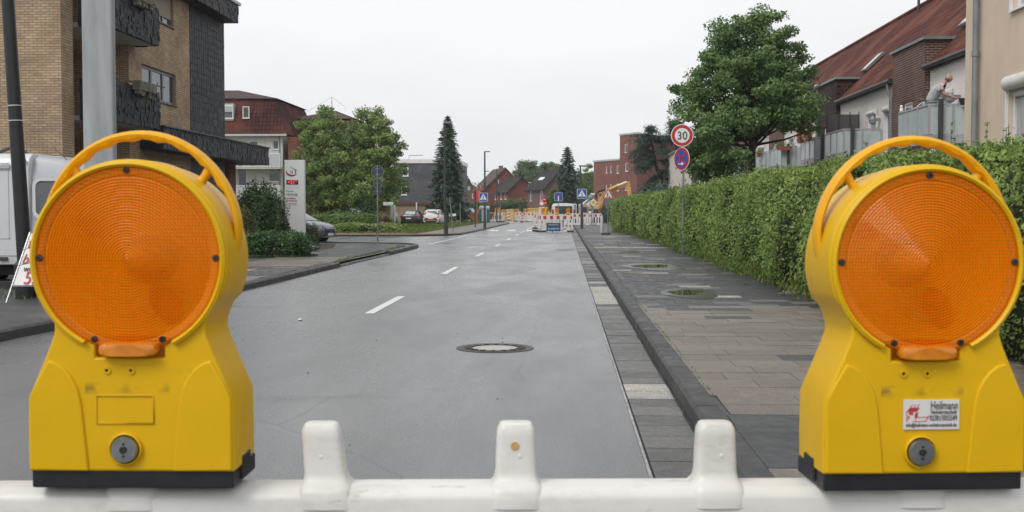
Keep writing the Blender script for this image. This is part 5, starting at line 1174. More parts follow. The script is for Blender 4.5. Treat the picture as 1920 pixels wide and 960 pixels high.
weeds('patch of fresh green weeds under the hedge nearer than the speed sign', 18, 25, lambda y: 3.38 + 0 * y, 1300, .30, 'leaf_fresh', 14, ls=.06)
weeds('dry brown plant litter under the near hedge', 12.5, 19, lambda y: 3.5 + 0 * y, 900, .08, 'leaf_yellowish', 4, ls=.08, wid=.25)
weeds('small weeds in the paving joints beside the right kerb', 7, 40, lambda y: .975 + 0 * y, 900, .008, 'grass_blade', 19, ls=.022, wid=.015, z0=.1)
weeds('moss and grass in the joint along the left kerb', 24, 38, lambda y: -5.28 + 0 * y, 900, .05, 'grass_blade', 9, ls=.05, wid=.05, z0=.1)
weeds('short grass tufts round the foot of the black lamp post', 15.2, 18.4, lambda y: -7.2 + 0 * y, 700, .07, 'grass_blade', 12, ls=.07, wid=1.1)
rg2 = np.random.default_rng(21); n = 26000; y = 59 + 52 * rg2.uniform(0, 1, n) ** 1.5; x = -7.6 - rg2.uniform(0, 1, n) ** 1.3 * 22
tag(leaves('grass', np.stack([x, y, .08 + rg2.uniform(0, .08, n)], 1), np.stack([rg2.normal(size=n), rg2.normal(size=n), .4 + 0 * x], 1), .16, 'grass_blade', None, .3, .3, 4, up=np.array([0, 0, 1.])), 'short lawn grass beyond the side road', 'grass', kind='stuff')
# ---- trees
tree('maple_tree', 'large dense dark green maple standing behind the hedge on the right', 6.8, 42, [(2.4, 1.7), (3.0, 2.6), (3.9, 2.8), (5.2, 2.55), (6.65, 2.0), (7.7, 1.4), (8.4, .8)], 640, 150, .42, .115, 'leaf_maple', (.17, 3.3), .08, 42, lump=.13, inner=.25, limbs=44, flat=.6, keep=lambda c: c[0] < 9.1 - .30 * max(0, c[2] - 5.6) and c[2] > 2.5 + 1.75 * min(1, max(0, (c[0] - 6.0) / .8)) - .25 * math.sin(c[1] * 3))
XL = lambda p, Y: at(p, 394, Y).x
tree('lime_tree', 'broad pale green lime tree, left one of the pair behind the white pylon', XL(610, 82), 82, [(1.2, 1.2), (2.0, 2.3), (4.0, 2.6), (6.0, 2.2), (7.4, 1.5), (8.6, .4)], 330, 130, .52, .16, 'leaf_lime', (.22, 2), .07, 5, 'lime trees by the side road', lump=.2)
tree('lime_tree', 'broad pale green lime tree, right one of the pair, nearer the grey slab block', XL(698, 80), 80, [(1.3, 1.2), (2.2, 2.2), (3.6, 2.4), (5.2, 2.1), (7.0, 1.5), (8.5, .5)], 330, 130, .52, .16, 'leaf_lime', (.24, 2), .07, 6, 'lime trees by the side road', lump=.22)
conifer('spruce_tree', 'tall dark spruce beside the grey block with garages', XL(840, 108), 108, .07, 10.2, 2.1, 'leaf_spruce', 8, ls=.50, nb=17, nt_=44, bot=.07, dens=38, p=.62, trunk=.2)
conifer('blue_spruce', 'blue-green spruce in front of the grey-brown gabled house', XL(1064, 142), 142, .03, 9.2, 2.2, 'leaf_cedar', 9, ls=.55, nb=16, nt_=34, bot=.05, dens=34, p=.62, trunk=.2)
# leaning cedar
def cedar():
    rg = np.random.default_rng(5); Y0 = 78; t = T('cedar_tree', 'leaning blue-green cedar with drooping boughs in front of the red brick block', 'tree', (XL(1262, Y0), Y0, .08)); m = MB(); P = []; N = []; U = []
    A0 = at(1258, 372, Y0); A1 = at(1232, 318, Y0); A2 = at(1222, 268, Y0); A3 = at(1216, 243, Y0); m.tube([(A0.x + .25, Y0, .0), A0, A1, A2, A3], [.2, .15, .11, .06, .02], 8)
    B3 = at(1278, 236, Y0); m.tube([A0, at(1262, 320, Y0), at(1268, 270, Y0), B3], [.13, .1, .06, .02], 8)
    boughs = [((1216, 246), (1226, 241)), ((1218, 250), (1206, 268)), ((1222, 262), (1188, 262)), ((1224, 272), (1182, 284)), ((1228, 284), (1190, 300)), ((1232, 300), (1198, 318)), ((1228, 262), (1246, 262)), ((1230, 280), (1252, 284)), ((1236, 300), (1262, 306)), ((1240, 325), (1208, 352)), ((1250, 350), (1206, 376)), ((1256, 366), (1215, 392)), ((1250, 340), (1275, 345)), ((1268, 270), (1250, 254)), ((1270, 250), (1256, 240)), ((1275, 240), (1262, 226)), ((1268, 280), (1290, 276)), ((1270, 300), (1295, 300)), ((1256, 366), (1290, 372)), ((1240, 372), (1190, 388)), ((1232, 320), (1262, 330)), ((1224, 290), (1206, 310))]
    for (p, q) in boughs:
        for rep in range(5):
            dy = rg.uniform(-2.2, 2.2); a = at(p[0], p[1], Y0); b = at(q[0] + rg.normal() * 5, q[1] + rg.normal() * 4, Y0 + dy); a, b = np.array(a), np.array(b); mid = (a + b) / 2 + [0, 0, .18]; m.tube([a, mid, b], [.05, .035, .01], 5, cap=False)
            n = 190; s = rg.uniform(.2, 1.05, n); c = (1 - s)[:, None] ** 2 * a + 2 * (s * (1 - s))[:, None] * mid + s[:, None] ** 2 * b; c = c + rg.normal(size=(n, 3)) * [.16, .2, .10]; c[:, 2] -= rg.uniform(0, .38, n) * s
            P.append(c); N.append(rg.normal(size=(n, 3)) * .3 + [0, 0, .8]); d = (b - a) / np.linalg.norm(b - a); U.append(np.tile(d * .5 + [0, 0, -.6], (n, 1)))
    leaves('crown', np.concatenate(P), np.concatenate(N), .22, 'leaf_cedar', t, .22, .4, 3, up=np.concatenate(U)); m.build('trunk', 'bark', t)
cedar()
# far trees
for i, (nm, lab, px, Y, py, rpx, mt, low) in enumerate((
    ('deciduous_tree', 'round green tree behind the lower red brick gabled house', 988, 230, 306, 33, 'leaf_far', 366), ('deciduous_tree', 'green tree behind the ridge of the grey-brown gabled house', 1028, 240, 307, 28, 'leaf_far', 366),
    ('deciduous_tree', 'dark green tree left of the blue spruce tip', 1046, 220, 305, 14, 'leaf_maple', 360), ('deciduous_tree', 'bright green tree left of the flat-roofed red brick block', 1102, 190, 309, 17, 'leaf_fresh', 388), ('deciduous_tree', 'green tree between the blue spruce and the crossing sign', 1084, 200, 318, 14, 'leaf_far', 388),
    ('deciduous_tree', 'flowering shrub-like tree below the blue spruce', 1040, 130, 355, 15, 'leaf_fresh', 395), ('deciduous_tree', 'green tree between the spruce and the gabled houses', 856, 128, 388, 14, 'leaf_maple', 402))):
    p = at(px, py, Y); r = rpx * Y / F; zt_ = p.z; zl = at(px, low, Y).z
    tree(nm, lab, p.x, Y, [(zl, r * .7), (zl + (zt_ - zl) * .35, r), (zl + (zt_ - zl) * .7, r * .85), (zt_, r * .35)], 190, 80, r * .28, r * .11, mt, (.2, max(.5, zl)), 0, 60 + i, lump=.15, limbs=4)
# far wood line left of the houses
rg3 = np.random.default_rng(31); P = []; N = []
for i in range(240):
    x = rg3.uniform(-95, 60); Y = 420 + rg3.uniform(0, 40); h = 9 + 3.5 * math.sin(x * .08) + rg3.uniform(-1, 2); r = rg3.uniform(2.5, 4.5); c = np.array([x, Y, h - r * .3]); p, n = shell(150, c, np.array([r, r, r * .9]), rg3, .6); P.append(p); N.append(n)
    c = np.array([x, Y, h * .4]); p, n = shell(90, c, np.array([r, r, h * .45]), rg3, .7); P.append(p); N.append(n)
tag(leaves('distant_wood', np.concatenate(P), np.concatenate(N), 1.0, 'leaf_far', None, .7, .6, 9), 'hazy far-off wood line on the horizon behind the houses', 'wood', kind='stuff')
for i in range(5):
    px = (1122, 1146, 1160, 1115, 1130)[i]
# ---- shrubs on the left island
bush('laurel_hedge', 'low dark clipped laurel hedge in front of the white pylon', XL(523, 29.8), 29.8, .1, .88, .72, .62, 7000, .075, 'leaf_laurel', 2, box=True)
bush('yew_bush', 'big feathery dark green yew bush left of the white pylon', XL(486, 37), 37, .1, .98, .95, 2.0, 16000, .085, 'leaf_yew', 3)
bush('barberry_bush', 'rounded yellowish green bush left of the yew', XL(452, 34.5), 34.5, .1, .52, .6, 1.28, 5000, .07, 'leaf_yellowish', 4)
bush('laurel_bush', 'dark green bush behind the rocks at the left', XL(425, 36), 36.5, .1, .8, .7, 1.0, 4500, .08, 'leaf_laurel', 8)
bush('ground_cover_bush', 'low bright green plants behind the brown rock', XL(452, 31), 31.5, .1, .42, .5, .40, 1800, .06, 'leaf_fresh', 5)
bush('orange_shrub', 'small reddish brown shrub between laurel hedge and silver car', XL(588, 39), 39, .1, .22, .25, .75, 900, .05, 'leaf_yellowish', 6)
bush('green_shrub_row', 'low leafy green shrub row between the side road and the lime trees', XL(655, 64), 64, .07, 2.5, 1.2, 1.02, 9000, .13, 'leaf_fresh', 7, box=True)
bush('green_shrub_row', 'low dark ground shrubs along the red path below the purple shrub', XL(690, 61.5), 61.5, .07, 1.9, .8, .55, 4500, .11, 'leaf_lime', 17, box=True)
bush('purple_shrub', 'small purple-red shrub beside the grey post of the round signs', XL(722, 62.5), 62.5, .07, .5, .5, .85, 1500, .09, 'leaf_purple', 9)
bush('clipped_hedge', 'square clipped dark green hedge under the lime trees', XL(646, 75), 75, .07, 1.05, .5, 1.25, 3500, .12, 'leaf_laurel', 10, box=True)
bush('privet_bush', 'dark bush round the trunk of the right lime tree', XL(692, 77), 77, .07, .65, .6, 2.3, 2500, .13, 'leaf_laurel', 11)
bush('blue_conifer_bush', 'low bluish conifer bush in front of the red brick block', XL(1150, 118), 118, .05, 1.4, 1.2, 2.2, 3500, .2, 'leaf_cedar', 12)
bush('green_conifer_bush', 'spreading grey-green bush between hedge and cedar', XL(1235, 66), 66, .08, 2.2, 1.5, 2.7, 7000, .14, 'leaf_cedar', 13)
bush('garden_bush', 'green bush behind the hedge under the maple crown', 5.9, 52, .08, .9, 1.2, 2.2, 3500, .11, 'leaf_hedge', 14)
bush('garden_bush', 'dark bush at the foot of the terrace left of the maple trunk', 7.4, 58, .08, 1.0, 1.2, 2.1, 3500, .12, 'leaf_laurel', 15)
bush('garden_hedge', 'low dark hedge in front of the red gabled houses', XL(925, 166), 166, .03, 6.5, .6, 2.4, 5000, .25, 'leaf_laurel', 16, box=True)
bush('garden_hedge', 'dark green hedge above the yellow sheet piles right of centre', XL(990, 166), 168, .03, 4.5, .6, 2.9, 4000, .25, 'leaf_maple', 26, box=True)
def rock(x, y, s, label, seed):
    rr = random.Random(seed); m = MB(); m.ball((x, y, .1 + s * .35), s, 9, 6, (1.25, .8, .62)); m.v = [(a + rr.uniform(-.1, .1) * s * 1.5, b + rr.uniform(-.1, .1) * s, c + rr.uniform(-.1, .1) * s) for a, b, c in m.v]; m.t = [None] * len(m.f)
    tag(m.build('rock', 'rock'), label, 'rock', 'rocks edging the bed')
rock(XL(457, 29.6), 29.6, .20, 'reddish brown rock at the left end of the laurel hedge', 1); rock(XL(438, 30), 30.2, .24, 'larger brown rock half hidden by the left warning lamp', 2)
# ================================================================ STREET FURNITURE AND SIGNS
# A-frame board and black lamp post at the left edge
x, y = XL(44, 15.6), 15.6
t = T('street_lamp', 'tall black lamp post with two thin white rings at the left edge', 'street lamp', (XL(47, 15.6), y, .09))
xb_, xt_ = XL(48, y), XL(21, y); zt_ = at(20, -60, y).z
m = MB(); f = lambda z: xb_ + (xt_ - xb_) * (z - .09) / (4.3 - .09); m.tube([(f(.09), y, .09), (f(.55), y, .55)], [.15, .15], 20); m.tube([(f(.55), y, .55), (f(.6), y, .6), (f(4.6), y, 4.6), (f(7), y, 7.0)], [.15, .10, .085, .07], 20); m.build('pole', 'black_paint', t, smooth=True)
for py in (199, 227): z = at(30, py, y).z; m = MB(); m.tube([(f(z), y, z), (f(z + .01), y, z + .01)], .0935, 20); m.build('ring', 'sign_white', t)
m = MB(); m.tube([(f(7), y, 7), (f(7) + .8, y, 7.1)], .04); m.box(f(7) + .6, f(7) + 1.3, y - .12, y + .12, 7.05, 7.15); m.build('lamp_head', 'black_paint', t)
t = T('sandwich_board', 'white A-frame board with red handwriting leaning by the black lamp post', 'signboard', (XL(75, 15.0), 15.0, .09))
a, b = XL(30, 15), XL(105, 15); zb_, zt2 = at(30, 535, 15).z, at(50, 436, 15).z; tl, tr = XL(46, 15), XL(118, 15); yf, yt = 14.85, 15.15
u0 = Vector((a, yf, zb_)); u1 = Vector((b + .06, yf, zb_)); u2 = Vector((tr + .06, yt, zt2)); u3 = Vector((tl, yt, zt2)); nn = (u1 - u0).cross(u3 - u0).normalized() * -1
MB().prism([u0, u1, u2, u3], (0, .03, 0)).build('panel', 'sticker_white', t)
m = MB()
for p, q in ((u0, u1), (u1, u2), (u2, u3), (u3, u0)): m.tube([p, q], .014, 6)
m.tube([u0, u0 + (u0 - u3).normalized() * .33], .013, 6); m.tube([u1, u1 + (u1 - u2).normalized() * .33], .013, 6); m.tube([u3, (tl - .1, 15.62, .09)], .013, 6); m.tube([u2, (tr + .15, 15.62, .09)], .013, 6); m.build('frame', 'steel', t)
tilt = math.degrees(math.atan2(yt - yf, zt2 - zb_)); w_ = b - a
def hand(s, size, px, py, mt, sh=.25, bold=True):
    p = at(px, py, 15); k = (p.z - zb_) / (zt2 - zb_); o = text(s, size, (p.x, yf + (yt - yf) * k - .012, p.z), mt, t, rot=(90 - tilt, 0, 0), align='LEFT', sx=.85, shear=sh, ext=.003); return o
hand('täglich', .24, 46, 466, 'ink_red'); hand('belegte', .20, 42, 494, 'ink_red', .3); hand('werktags', .12, 48, 508, 'ink_dark', .2); hand('5,-', .26, 52, 531, 'ink_red', .1)
m = MB(); p = at(42, 471, 15); q = at(62, 462, 15); m.tube([(p.x, 14.94, p.z), (q.x, 14.97, q.z)], .004, 4); p = at(38, 498, 15); q = at(64, 492, 15); m.tube([(p.x, 14.88, p.z), (q.x, 14.9, q.z)], .004, 4); m.build('underline', 'ink_dark', t)
# ---- sign helpers (faces look towards -Y)
def rrect(cx, cz, w, h, r, n=5):
    P = []
    for (sx, sz, a0) in ((1, 1, 0), (-1, 1, 90), (-1, -1, 180), (1, -1, 270)):
        for k in range(n + 1):
            a = R(a0 + 90 * k / n); P.append((cx + sx * (w / 2 - r) + r * math.cos(a), 0, cz + sz * (h / 2 - r) + r * math.sin(a)))
    return P
def plate(pts, y, th=.004): return MB().prism([(p[0], y, p[2]) for p in pts], (0, th, 0))
def tri(cx, cz, s, r=0):
    h = s * .866; return [(cx - s / 2, 0, cz - h / 3), (cx + s / 2, 0, cz - h / 3), (cx, 0, cz + h * 2 / 3)]
def rtri(cx, cz, s, rr):
    C = tri(cx, cz, s - 2 * rr * 1.732); P = []
    for (c, a0) in zip(C, (150, 270, 30)):
        for k in range(6): a = R(a0 + 120 * k / 5); P.append((c[0] + rr * math.cos(a), 0, c[2] + rr * math.sin(a)))
    return P
def sign_post(name, label, x, y, z0, h, r, mt, group=None, cat='traffic sign'):
    t = T(name, label, cat, (x, y, z0), group); m = MB(); m.tube([(x, y, z0), (x, y, h)], r, 12); m.build('post', mt, t, smooth=True); return t
def man_fig(m, cx, cz, s, y):
    g = lambda P: m.prism([(cx + a * s, y, cz + b * s) for a, b in P], (0, .004, 0))
    m.disc((cx + .02 * s, y, cz + .42 * s), .09 * s, 0, .004, 10); g([(-.07, .3), (.09, .3), (.08, -.02), (-.06, -.02)]); g([(-.05, 0), (.04, 0), (-.12, -.4), (-.2, -.38)]); g([(0, 0), (.08, 0), (.22, -.36), (.14, -.4)]); g([(-.06, .28), (-.02, .22), (-.2, .02), (-.25, .06)]); g([(.06, .28), (.09, .2), (.24, .08), (.2, .02)])
def crossing_sign(t, cx, cz, y, w):
    p = MB().prism([(a, y, c) for a, _, c in rrect(cx, cz, w, w, w * .08)], (0, .012, 0)).build('sign_plate', 'sign_white', t); plate(rrect(cx, cz, w * .93, w * .93, w * .06), y - .004).build('blue_field', 'sign_blue', p)
    plate(tri(cx, cz - w * .06, w * .82), y - .008).build('triangle', 'sign_white', p); m = MB(); man_fig(m, cx, cz - .04 * w, w * .48, y - .012)
    for k in range(5): a = cx - w * .26 + k * w * .115; m.prism([(a, y - .012, cz - w * .27), (a + w * .06, y - .012, cz - w * .27), (a + w * .075, y - .012, cz - w * .20), (a + w * .02, y - .012, cz - w * .20)], (0, .004, 0))
    m.build('pictogram', 'ink_dark', p)
# 30 sign with no-stopping sign
Y = 32.2; x = XL(1281, Y); z30 = at(1278, 254, Y).z; t = sign_post('speed_sign', 'round speed limit 30 sign above a turned no stopping sign, in front of the hedge', x, Y, .1, z30 + .25, .028, 'grey_post')
cx = XL(1278, Y); r = 20.8 * Y / F
p = MB().disc((cx, Y - .045, z30), r, 0, .01, 48).build('speed_plate', 'sign_white', t); MB().ring((cx, Y - .049, z30), r * .66, r * .93, 0, .004, 48).build('red_ring', 'sign_red', p)
text('30', r * 1.02, (cx, Y - .054, z30 - r * .36), 'ink_dark', p, ext=.002, sx=.92, name='number')
z2 = at(1277, 298, Y).z; r2 = 21.5 * Y / F
q = bpy.data.objects.new('no_stopping_sign', None)
m = MB(); m.disc((0, 0, 0), r2, 0, .01, 40); st_ = m.build('no_stopping_plate', 'sign_white', None); d1 = MB().disc((0, -.004, 0), r2 * .95, 0, .004, 40).build('red_field', 'sign_red', None); d2 = MB().disc((0, -.008, 0), r2 * .76, 0, .004, 40).build('blue_field', 'sign_blue', None)
m = MB()
for s in (45, 135): u = Vector((math.cos(R(s)), 0, math.sin(R(s)))); v = Vector((-u.z, 0, u.x)); m.prism([u * a * r2 + v * b * r2 + Vector((0, -.012, 0)) for a, b in ((-.78, -.085), (.78, -.085), (.78, .085), (-.78, .085))], (0, .004, 0))
d3 = m.build('red_cross', 'sign_red', None); m = MB(); g = lambda P: m.prism([(a * r2, -.016, b * r2) for a, b in P], (0, .004, 0)); g([(-.34, -.47), (.1, -.47), (.1, -.39), (-.34, -.39)]); g([(.06, -.60), (.34, -.43), (.06, -.26)]); d4 = m.build('arrow', 'sign_white', None)
for o in (d1, d2, d3, d4): o.parent = st_
st_.parent = t; st_.matrix_parent_inverse = Matrix.Translation(-Vector(t.location)); st_.location = (XL(1277, Y), Y - .05, z2); st_.rotation_euler = (0, 0, R(-54))
# crossing signs
Y = 77.6; t = T('street_lamp', 'dark street lamp carrying a blue pedestrian crossing sign on the left pavement', 'street lamp', (XL(909, Y), Y, .09)); x = t.location.x; zt_ = at(908, 284, Y).z
m = MB(); m.tube([(x, Y, .09), (x, Y, 1.2), (x, Y, zt_)], [.10, .075, .05], 10); m.tube([(x, Y, zt_ - 1.35), (x + .32, Y, zt_ - 1.33)], .025, 6); m.build('pole', 'dark_metal', t, smooth=True); MB().box(x - .04, x + .34, Y - .1, Y + .1, zt_ - .04, zt_ + .03).build('lamp_head', 'grey_post', t); crossing_sign(t, XL(906.5, Y), at(906, 370, Y).z, Y - .12, .60)
Y = 76; t = T('crossing_sign', 'blue pedestrian crossing sign on a dark post on the right pavement', 'traffic sign', (XL(1091, Y), Y, .1)); x = t.location.x; zt_ = at(1088, 312, Y).z
m = MB(); m.tube([(x, Y, .09), (x, Y, 1.2), (x - .1, Y, zt_)], [.10, .08, .045], 10); m.build('post', 'dark_metal', t, smooth=True); MB().box(x - .2, x + .1, Y - .08, Y + .08, zt_, zt_ + .07).build('lamp_head', 'dark_metal', t); crossing_sign(t, XL(1091, Y), at(1091, 363.5, Y).z, Y - .12, .64)
# dead end sign
Y = 72; t = sign_post('dead_end_sign', 'blue dead end sign with red bar standing just behind the blue board', XL(1047, Y), Y, 0, at(1047, 370, Y).z, .025, 'grey_post'); x = t.location.x; z = at(1047, 369, Y).z
p = MB().prism([(a, Y - .05, c) for a, _, c in rrect(x, z, .52, .52, .05)], (0, .012, 0)).build('sign_plate', 'sign_white', t); plate(rrect(x, z, .49, .49, .04), Y - .054).build('blue_field', 'sign_blue', p); MB().box(x - .035, x + .035, Y - .062, Y - .056, z - .24, z + .06).build('white_stem', 'sign_white', p); MB().box(x - .12, x + .12, Y - .066, Y - .06, z + .055, z + .12).build('red_bar', 'sign_red', p)
MB().box(x - .35, x + .35, Y - .2, Y + .2, 0, .1).build('foot', 'foot_rubber', t)
# roadworks triangle
Y = 62; x = XL(1140, Y); t = sign_post('roadworks_sign', 'triangular roadworks warning sign rising behind the far hedge', x, Y, .08, at(1140, 366, Y).z, .025, 'grey_post'); z = at(1140, 365, Y).z - .02; s = 23.5 * Y / F
p = MB().prism([(a, Y - .05, c) for a, _, c in rtri(x, z, s, .035)], (0, .01, 0)).build('sign_plate', 'sign_white', t); plate(rtri(x, z, s * .95, .03), Y - .054).build('red_border', 'sign_red', p); plate(tri(x, z, s * .68), Y - .058).build('white_field', 'sign_white', p)
m = MB(); g = lambda P: m.prism([(x + a * s, Y - .062, z + b * s) for a, b in P], (0, .004, 0)); m.disc((x - .03 * s, Y - .062, z + .2 * s), .028 * s, 0, .004, 8); g([(-.08, .16), (-.02, .18), (-.03, 0), (-.09, .0)]); g([(-.09, .02), (-.06, .02), (-.12, -.17), (-.16, -.17)]); g([(-.07, .02), (-.03, .02), (.0, -.17), (-.04, -.17)]); g([(-.04, .14), (.06, .02), (.045, .0), (-.06, .1)]); g([(.02, -.17), (.18, -.17), (.13, -.06), (.08, -.07)]); m.build('pictogram', 'ink_dark', p)
# round no-vehicles sign on the far barrier, stop sign behind
Y = 97; x = XL(1015.5, Y); z = at(1015, 381.5, Y).z; t = sign_post('no_vehicles_sign', 'round white sign with red ring above small white plates by the yellow trench panels', x, Y, 0, z, .03, 'grey_post'); p = MB().disc((x, Y - .05, z), .24, 0, .01, 32).build('sign_plate', 'sign_red', t); MB().disc((x, Y - .056, z), .165, 0, .005, 32).build('white_field', 'sign_white', p)
for k in range(4): q = MB().box(x - .22, x + .22, Y - .05, Y - .04, z - .46 - k * .17, z - .30 - k * .17).build('additional_plate', 'sign_white', t); MB().box(x - .18, x + .18, Y - .054, Y - .05, z - .40 - k * .17, z - .37 - k * .17).build('lettering', 'ink_dark', q)
MB().box(x - .3, x + .3, Y - .3, Y + .3, 0, .12).build('foot', 'foot_rubber', t)
Y = 101; x = XL(1021, Y); z = at(1021, 378, Y).z; t = sign_post('red_round_sign', 'pair of red round signs just behind the white round sign', x, Y, 0, z, .03, 'grey_post')
for dx, dz in ((-.03, .17), (.05, -.12)): p = MB().disc((x + dx, Y - .05, z + dz), .19, 0, .01, 24).build('sign_plate', 'sign_red', t); MB().box(x + dx - .11, x + dx + .11, Y - .056, Y - .05, z + dz - .02, z + dz + .03).build('white_bar', 'sign_white', p)
# priority road diamond
Y = 88; x = XL(1112.5, Y); z = at(1112, 379.5, Y).z; t = sign_post('priority_sign', 'white and yellow priority road diamond by the excavator', x, Y, .08, z, .025, 'grey_post'); s = .30
p = MB().prism([(x + a * s, Y - .05, z + b * s) for a, b in ((1, 0), (0, 1), (-1, 0), (0, -1))], (0, .01, 0)).build('sign_plate', 'sign_white', t); MB().prism([(x + a * s * .62, Y - .055, z + b * s * .62) for a, b in ((1, 0), (0, 1), (-1, 0), (0, -1))], (0, .005, 0)).build('yellow_field', 'sign_yellow', p)
def name_sign(label, px, py, Y, w, txt, zb0, h=.16, side=0, postx=0):
    x = XL(px, Y); z = at(px, py, Y).z; t = T('street_name_sign', label, 'street sign', (x + postx, Y, zb0)); MB().tube([(x + postx, Y, zb0), (x + postx, Y, z + h / 2)], .025, 8).build('post', 'grey_post', t)
    p = MB().box(x - w / 2, x + w / 2, Y - .05, Y - .035, z - h / 2, z + h / 2).build('sign_plate', 'sign_white', t)
    if txt: text(txt, h * .8, (x, Y - .053, z - h * .28), 'ink_dark', p, ext=.002)
    return t
name_sign('white street name sign on a grey post by the purple shrub', 728, 382, 70, .62, 'Holtkamp', .07, .19, postx=.30)
name_sign('small white street name sign beside the grey crane arm', 1111.5, 363.5, 92, .34, '', .08, .13, postx=-.1)
# backs of round signs on the island corner
Y = 41; x = XL(708, 41); t = T('round_signs', 'grey backs of two round signs and a square plate on the island corner post', 'traffic sign', (x, Y, .1)); zc_ = at(708, 322, Y).z
m = MB(); m.tube([(x, Y, .09), (x, Y, zc_ + .24)], .028, 10); m.build('post', 'grey_post', t, smooth=True)
for z, r in ((zc_, .225), (at(708, 344, Y).z, .17)): p = MB().disc((x, Y + .035, z), r, 0, .012, 32).build('sign_back', 'sign_back', t); MB().ring((x, Y + .03, z), r * .93, r, 0, .02, 32).build('rim', 'grey_post', p)
z = at(708, 359, Y).z; MB().box(x - .16, x + .16, Y + .035, Y + .045, z - .12, z + .12).build('square_back', 'sign_back', t)
m = MB()
for z in (zc_ + .1, zc_ - .1, at(708, 344, Y).z, z): m.box(x - .07, x + .07, Y + .02, Y + .034, z - .02, z + .02)
m.build('clamp', 'steel', t)
# street lamp by the spruce
Y = 58; x = XL(836, Y); zt_ = at(833, 230, Y).z; t = T('street_lamp', 'slim dark street lamp in front of the tall spruce', 'street lamp', (x, Y, .09)); m = MB(); m.tube([(x, Y, .09), (x, Y, .5)], .11, 10); m.tube([(x, Y, .5), (x - .05, Y, 1.4), (x - .06, Y, zt_)], [.09, .07, .05], 10); m.build('pole', 'dark_metal', t, smooth=True); MB().box(x - .1, x + .32, Y - .1, Y + .1, zt_ - .03, zt_ + .05).build('lamp_head', 'grey_post', t)
# leaning sign pole with diamond back
Y = 63; xb_, xt_ = XL(850, Y), XL(843, Y); z = at(843, 378, Y).z; t = T('leaning_sign', 'leaning pole with the grey back of a diamond sign beside the spruce lamp post', 'traffic sign', (xb_, Y, .07)); MB().tube([(xb_, Y, .06), (xt_, Y, z + .25)], .028, 8).build('post', 'grey_post', t); s = .22; MB().prism([(xt_ + a * s, Y + .04, z + b * s) for a, b in ((1, 0), (0, 1), (-1, 0), (0, -1))], (0, .012, 0)).build('sign_back', 'sign_back', t)
for px, top, bot, Y, lab in ((863, 381, 428, 84, 'short grey pole on the lawn right of the spruce'), (894.5, 385, 424, 92, 'thin grey pole between banner and portable toilet')):
    x = XL(px, Y); tag(MB().tube([(x, Y, .05), (x, Y, at(px, top, Y).z)], .035, 8).build('pole', 'grey_post'), lab, 'pole')
m = MB(); Y = 104; a, b = XL(842, Y), XL(855, Y); t = T('notice_board', 'small white notice board low beside the spruce trunk', 'sign', ((a + b) / 2, Y, .07)); MB().box(a, b, Y, Y + .02, .75, .98).build('panel', 'sign_white', t); MB().box(a + .05, a + .3, Y - .006, Y, .78, .95).build('picture', 'sign_blue', t); MB().box(a + .02, a + .06, Y + .02, Y + .06, .07, .98).build('post', 'grey_post', t)
# red banner pole
Y = 82; x = XL(891, Y); zt_ = at(891, 356, Y).z; t = T('banner_pole', 'dark pole with a red and orange banner beside the portable toilet', 'banner', (x, Y, .08)); MB().tube([(x, Y, .06), (x, Y, zt_)], .045, 8).build('pole', 'dark_metal', t); p = MB().box(x + .05, x + .46, Y - .01, Y + .005, zt_ - .78, zt_ - .02).build('banner', 'banner_red', t); MB().ring((x + .25, Y - .016, zt_ - .2), .07, .13, 0, .005, 16).build('emblem', 'banner_orange', p)
# small dark signal post at the bend, and sign backs
Y = 118; x = XL(931.5, Y); t = T('street_lamp', 'thin dark mast with a small box in front of the gabled houses', 'street lamp', (x, Y, .08)); MB().tube([(x, Y, .06), (x, Y, at(931, 318, Y).z)], [.07, .045], 8).build('pole', 'dark_metal', t); z = at(931, 341, Y).z; MB().box(x - .13, x + .13, Y - .1, Y + .1, z - .2, z + .2).build('box', 'dark_metal', t)
Y = 116; x = XL(938, Y); t = T('temporary_sign', 'grey temporary sign post on a rubber foot beside the bend', 'traffic sign', (x, Y, .08)); MB().tube([(x, Y, .1), (x, Y, at(938, 380, Y).z)], .04, 8).build('post', 'grey_post', t); MB().box(x - .35, x + .35, Y - .2, Y + .2, .06, .2).build('foot', 'foot_rubber', t); z = at(938, 384, Y).z; MB().disc((x, Y + .05, z), .26, 0, .012, 20).build('sign_back', 'sign_back', t)
# ---- advertising pylon
Y = 40; x0, x1 = XL(534, Y), XL(570.5, Y); zt_ = at(550, 300, Y).z; t = T('advertising_pylon', 'tall white company pylon with a red temperature display', 'pylon', ((x0 + x1) / 2, Y, .1)); w = x1 - x0
MB().box(x0, x1, Y, Y + .22, .1, zt_).build('column', 'pylon_white', t, bevel=.01)
def py_(px, py): return XL(px, Y), at(px, py, Y).z
def ptxt(s, size, px, py, mt, sx=1): x, z = py_(px, py); return text(s, size, (x, Y - .006, z), mt, t, align='LEFT', sx=sx, ext=.003)
a = py_(537.5, 346); b = py_(559.5, 337.5); d = MB().box(a[0], b[0], Y - .01, Y - .001, a[1], b[1]).build('display', 'ink_dark', t)
o = text('+21°', .175, ((a[0] + b[0]) / 2, Y - .013, a[1] + .022), 'led_red', d, ext=.001, sx=.98, name='digits')
ptxt('Frederik', .075, 537, 359.5, 'ink_green'); ptxt('Holtrup', .128, 537, 366.5, 'ink_green', .98); ptxt('Immobilien', .085, 537.3, 373, 'ink_red', .85); ptxt('Grundstücke', .085, 537.3, 377.5, 'ink_red', .85); ptxt('Tel. 0 23 88 / 3 03 75 22', .036, 538, 382, 'ink_red', .95); ptxt('www.holtrup-immobilien.de', .036, 538, 384.5, 'ink_red', .85)
x_, z_ = py_(537, 352); MB().box(x_, x_ + .48, Y - .003, Y, z_, z_ + .006).build('rule', 'balcony_panel', t)
cxl, czl = py_(547.5, 322); k = .0187 * 1.0
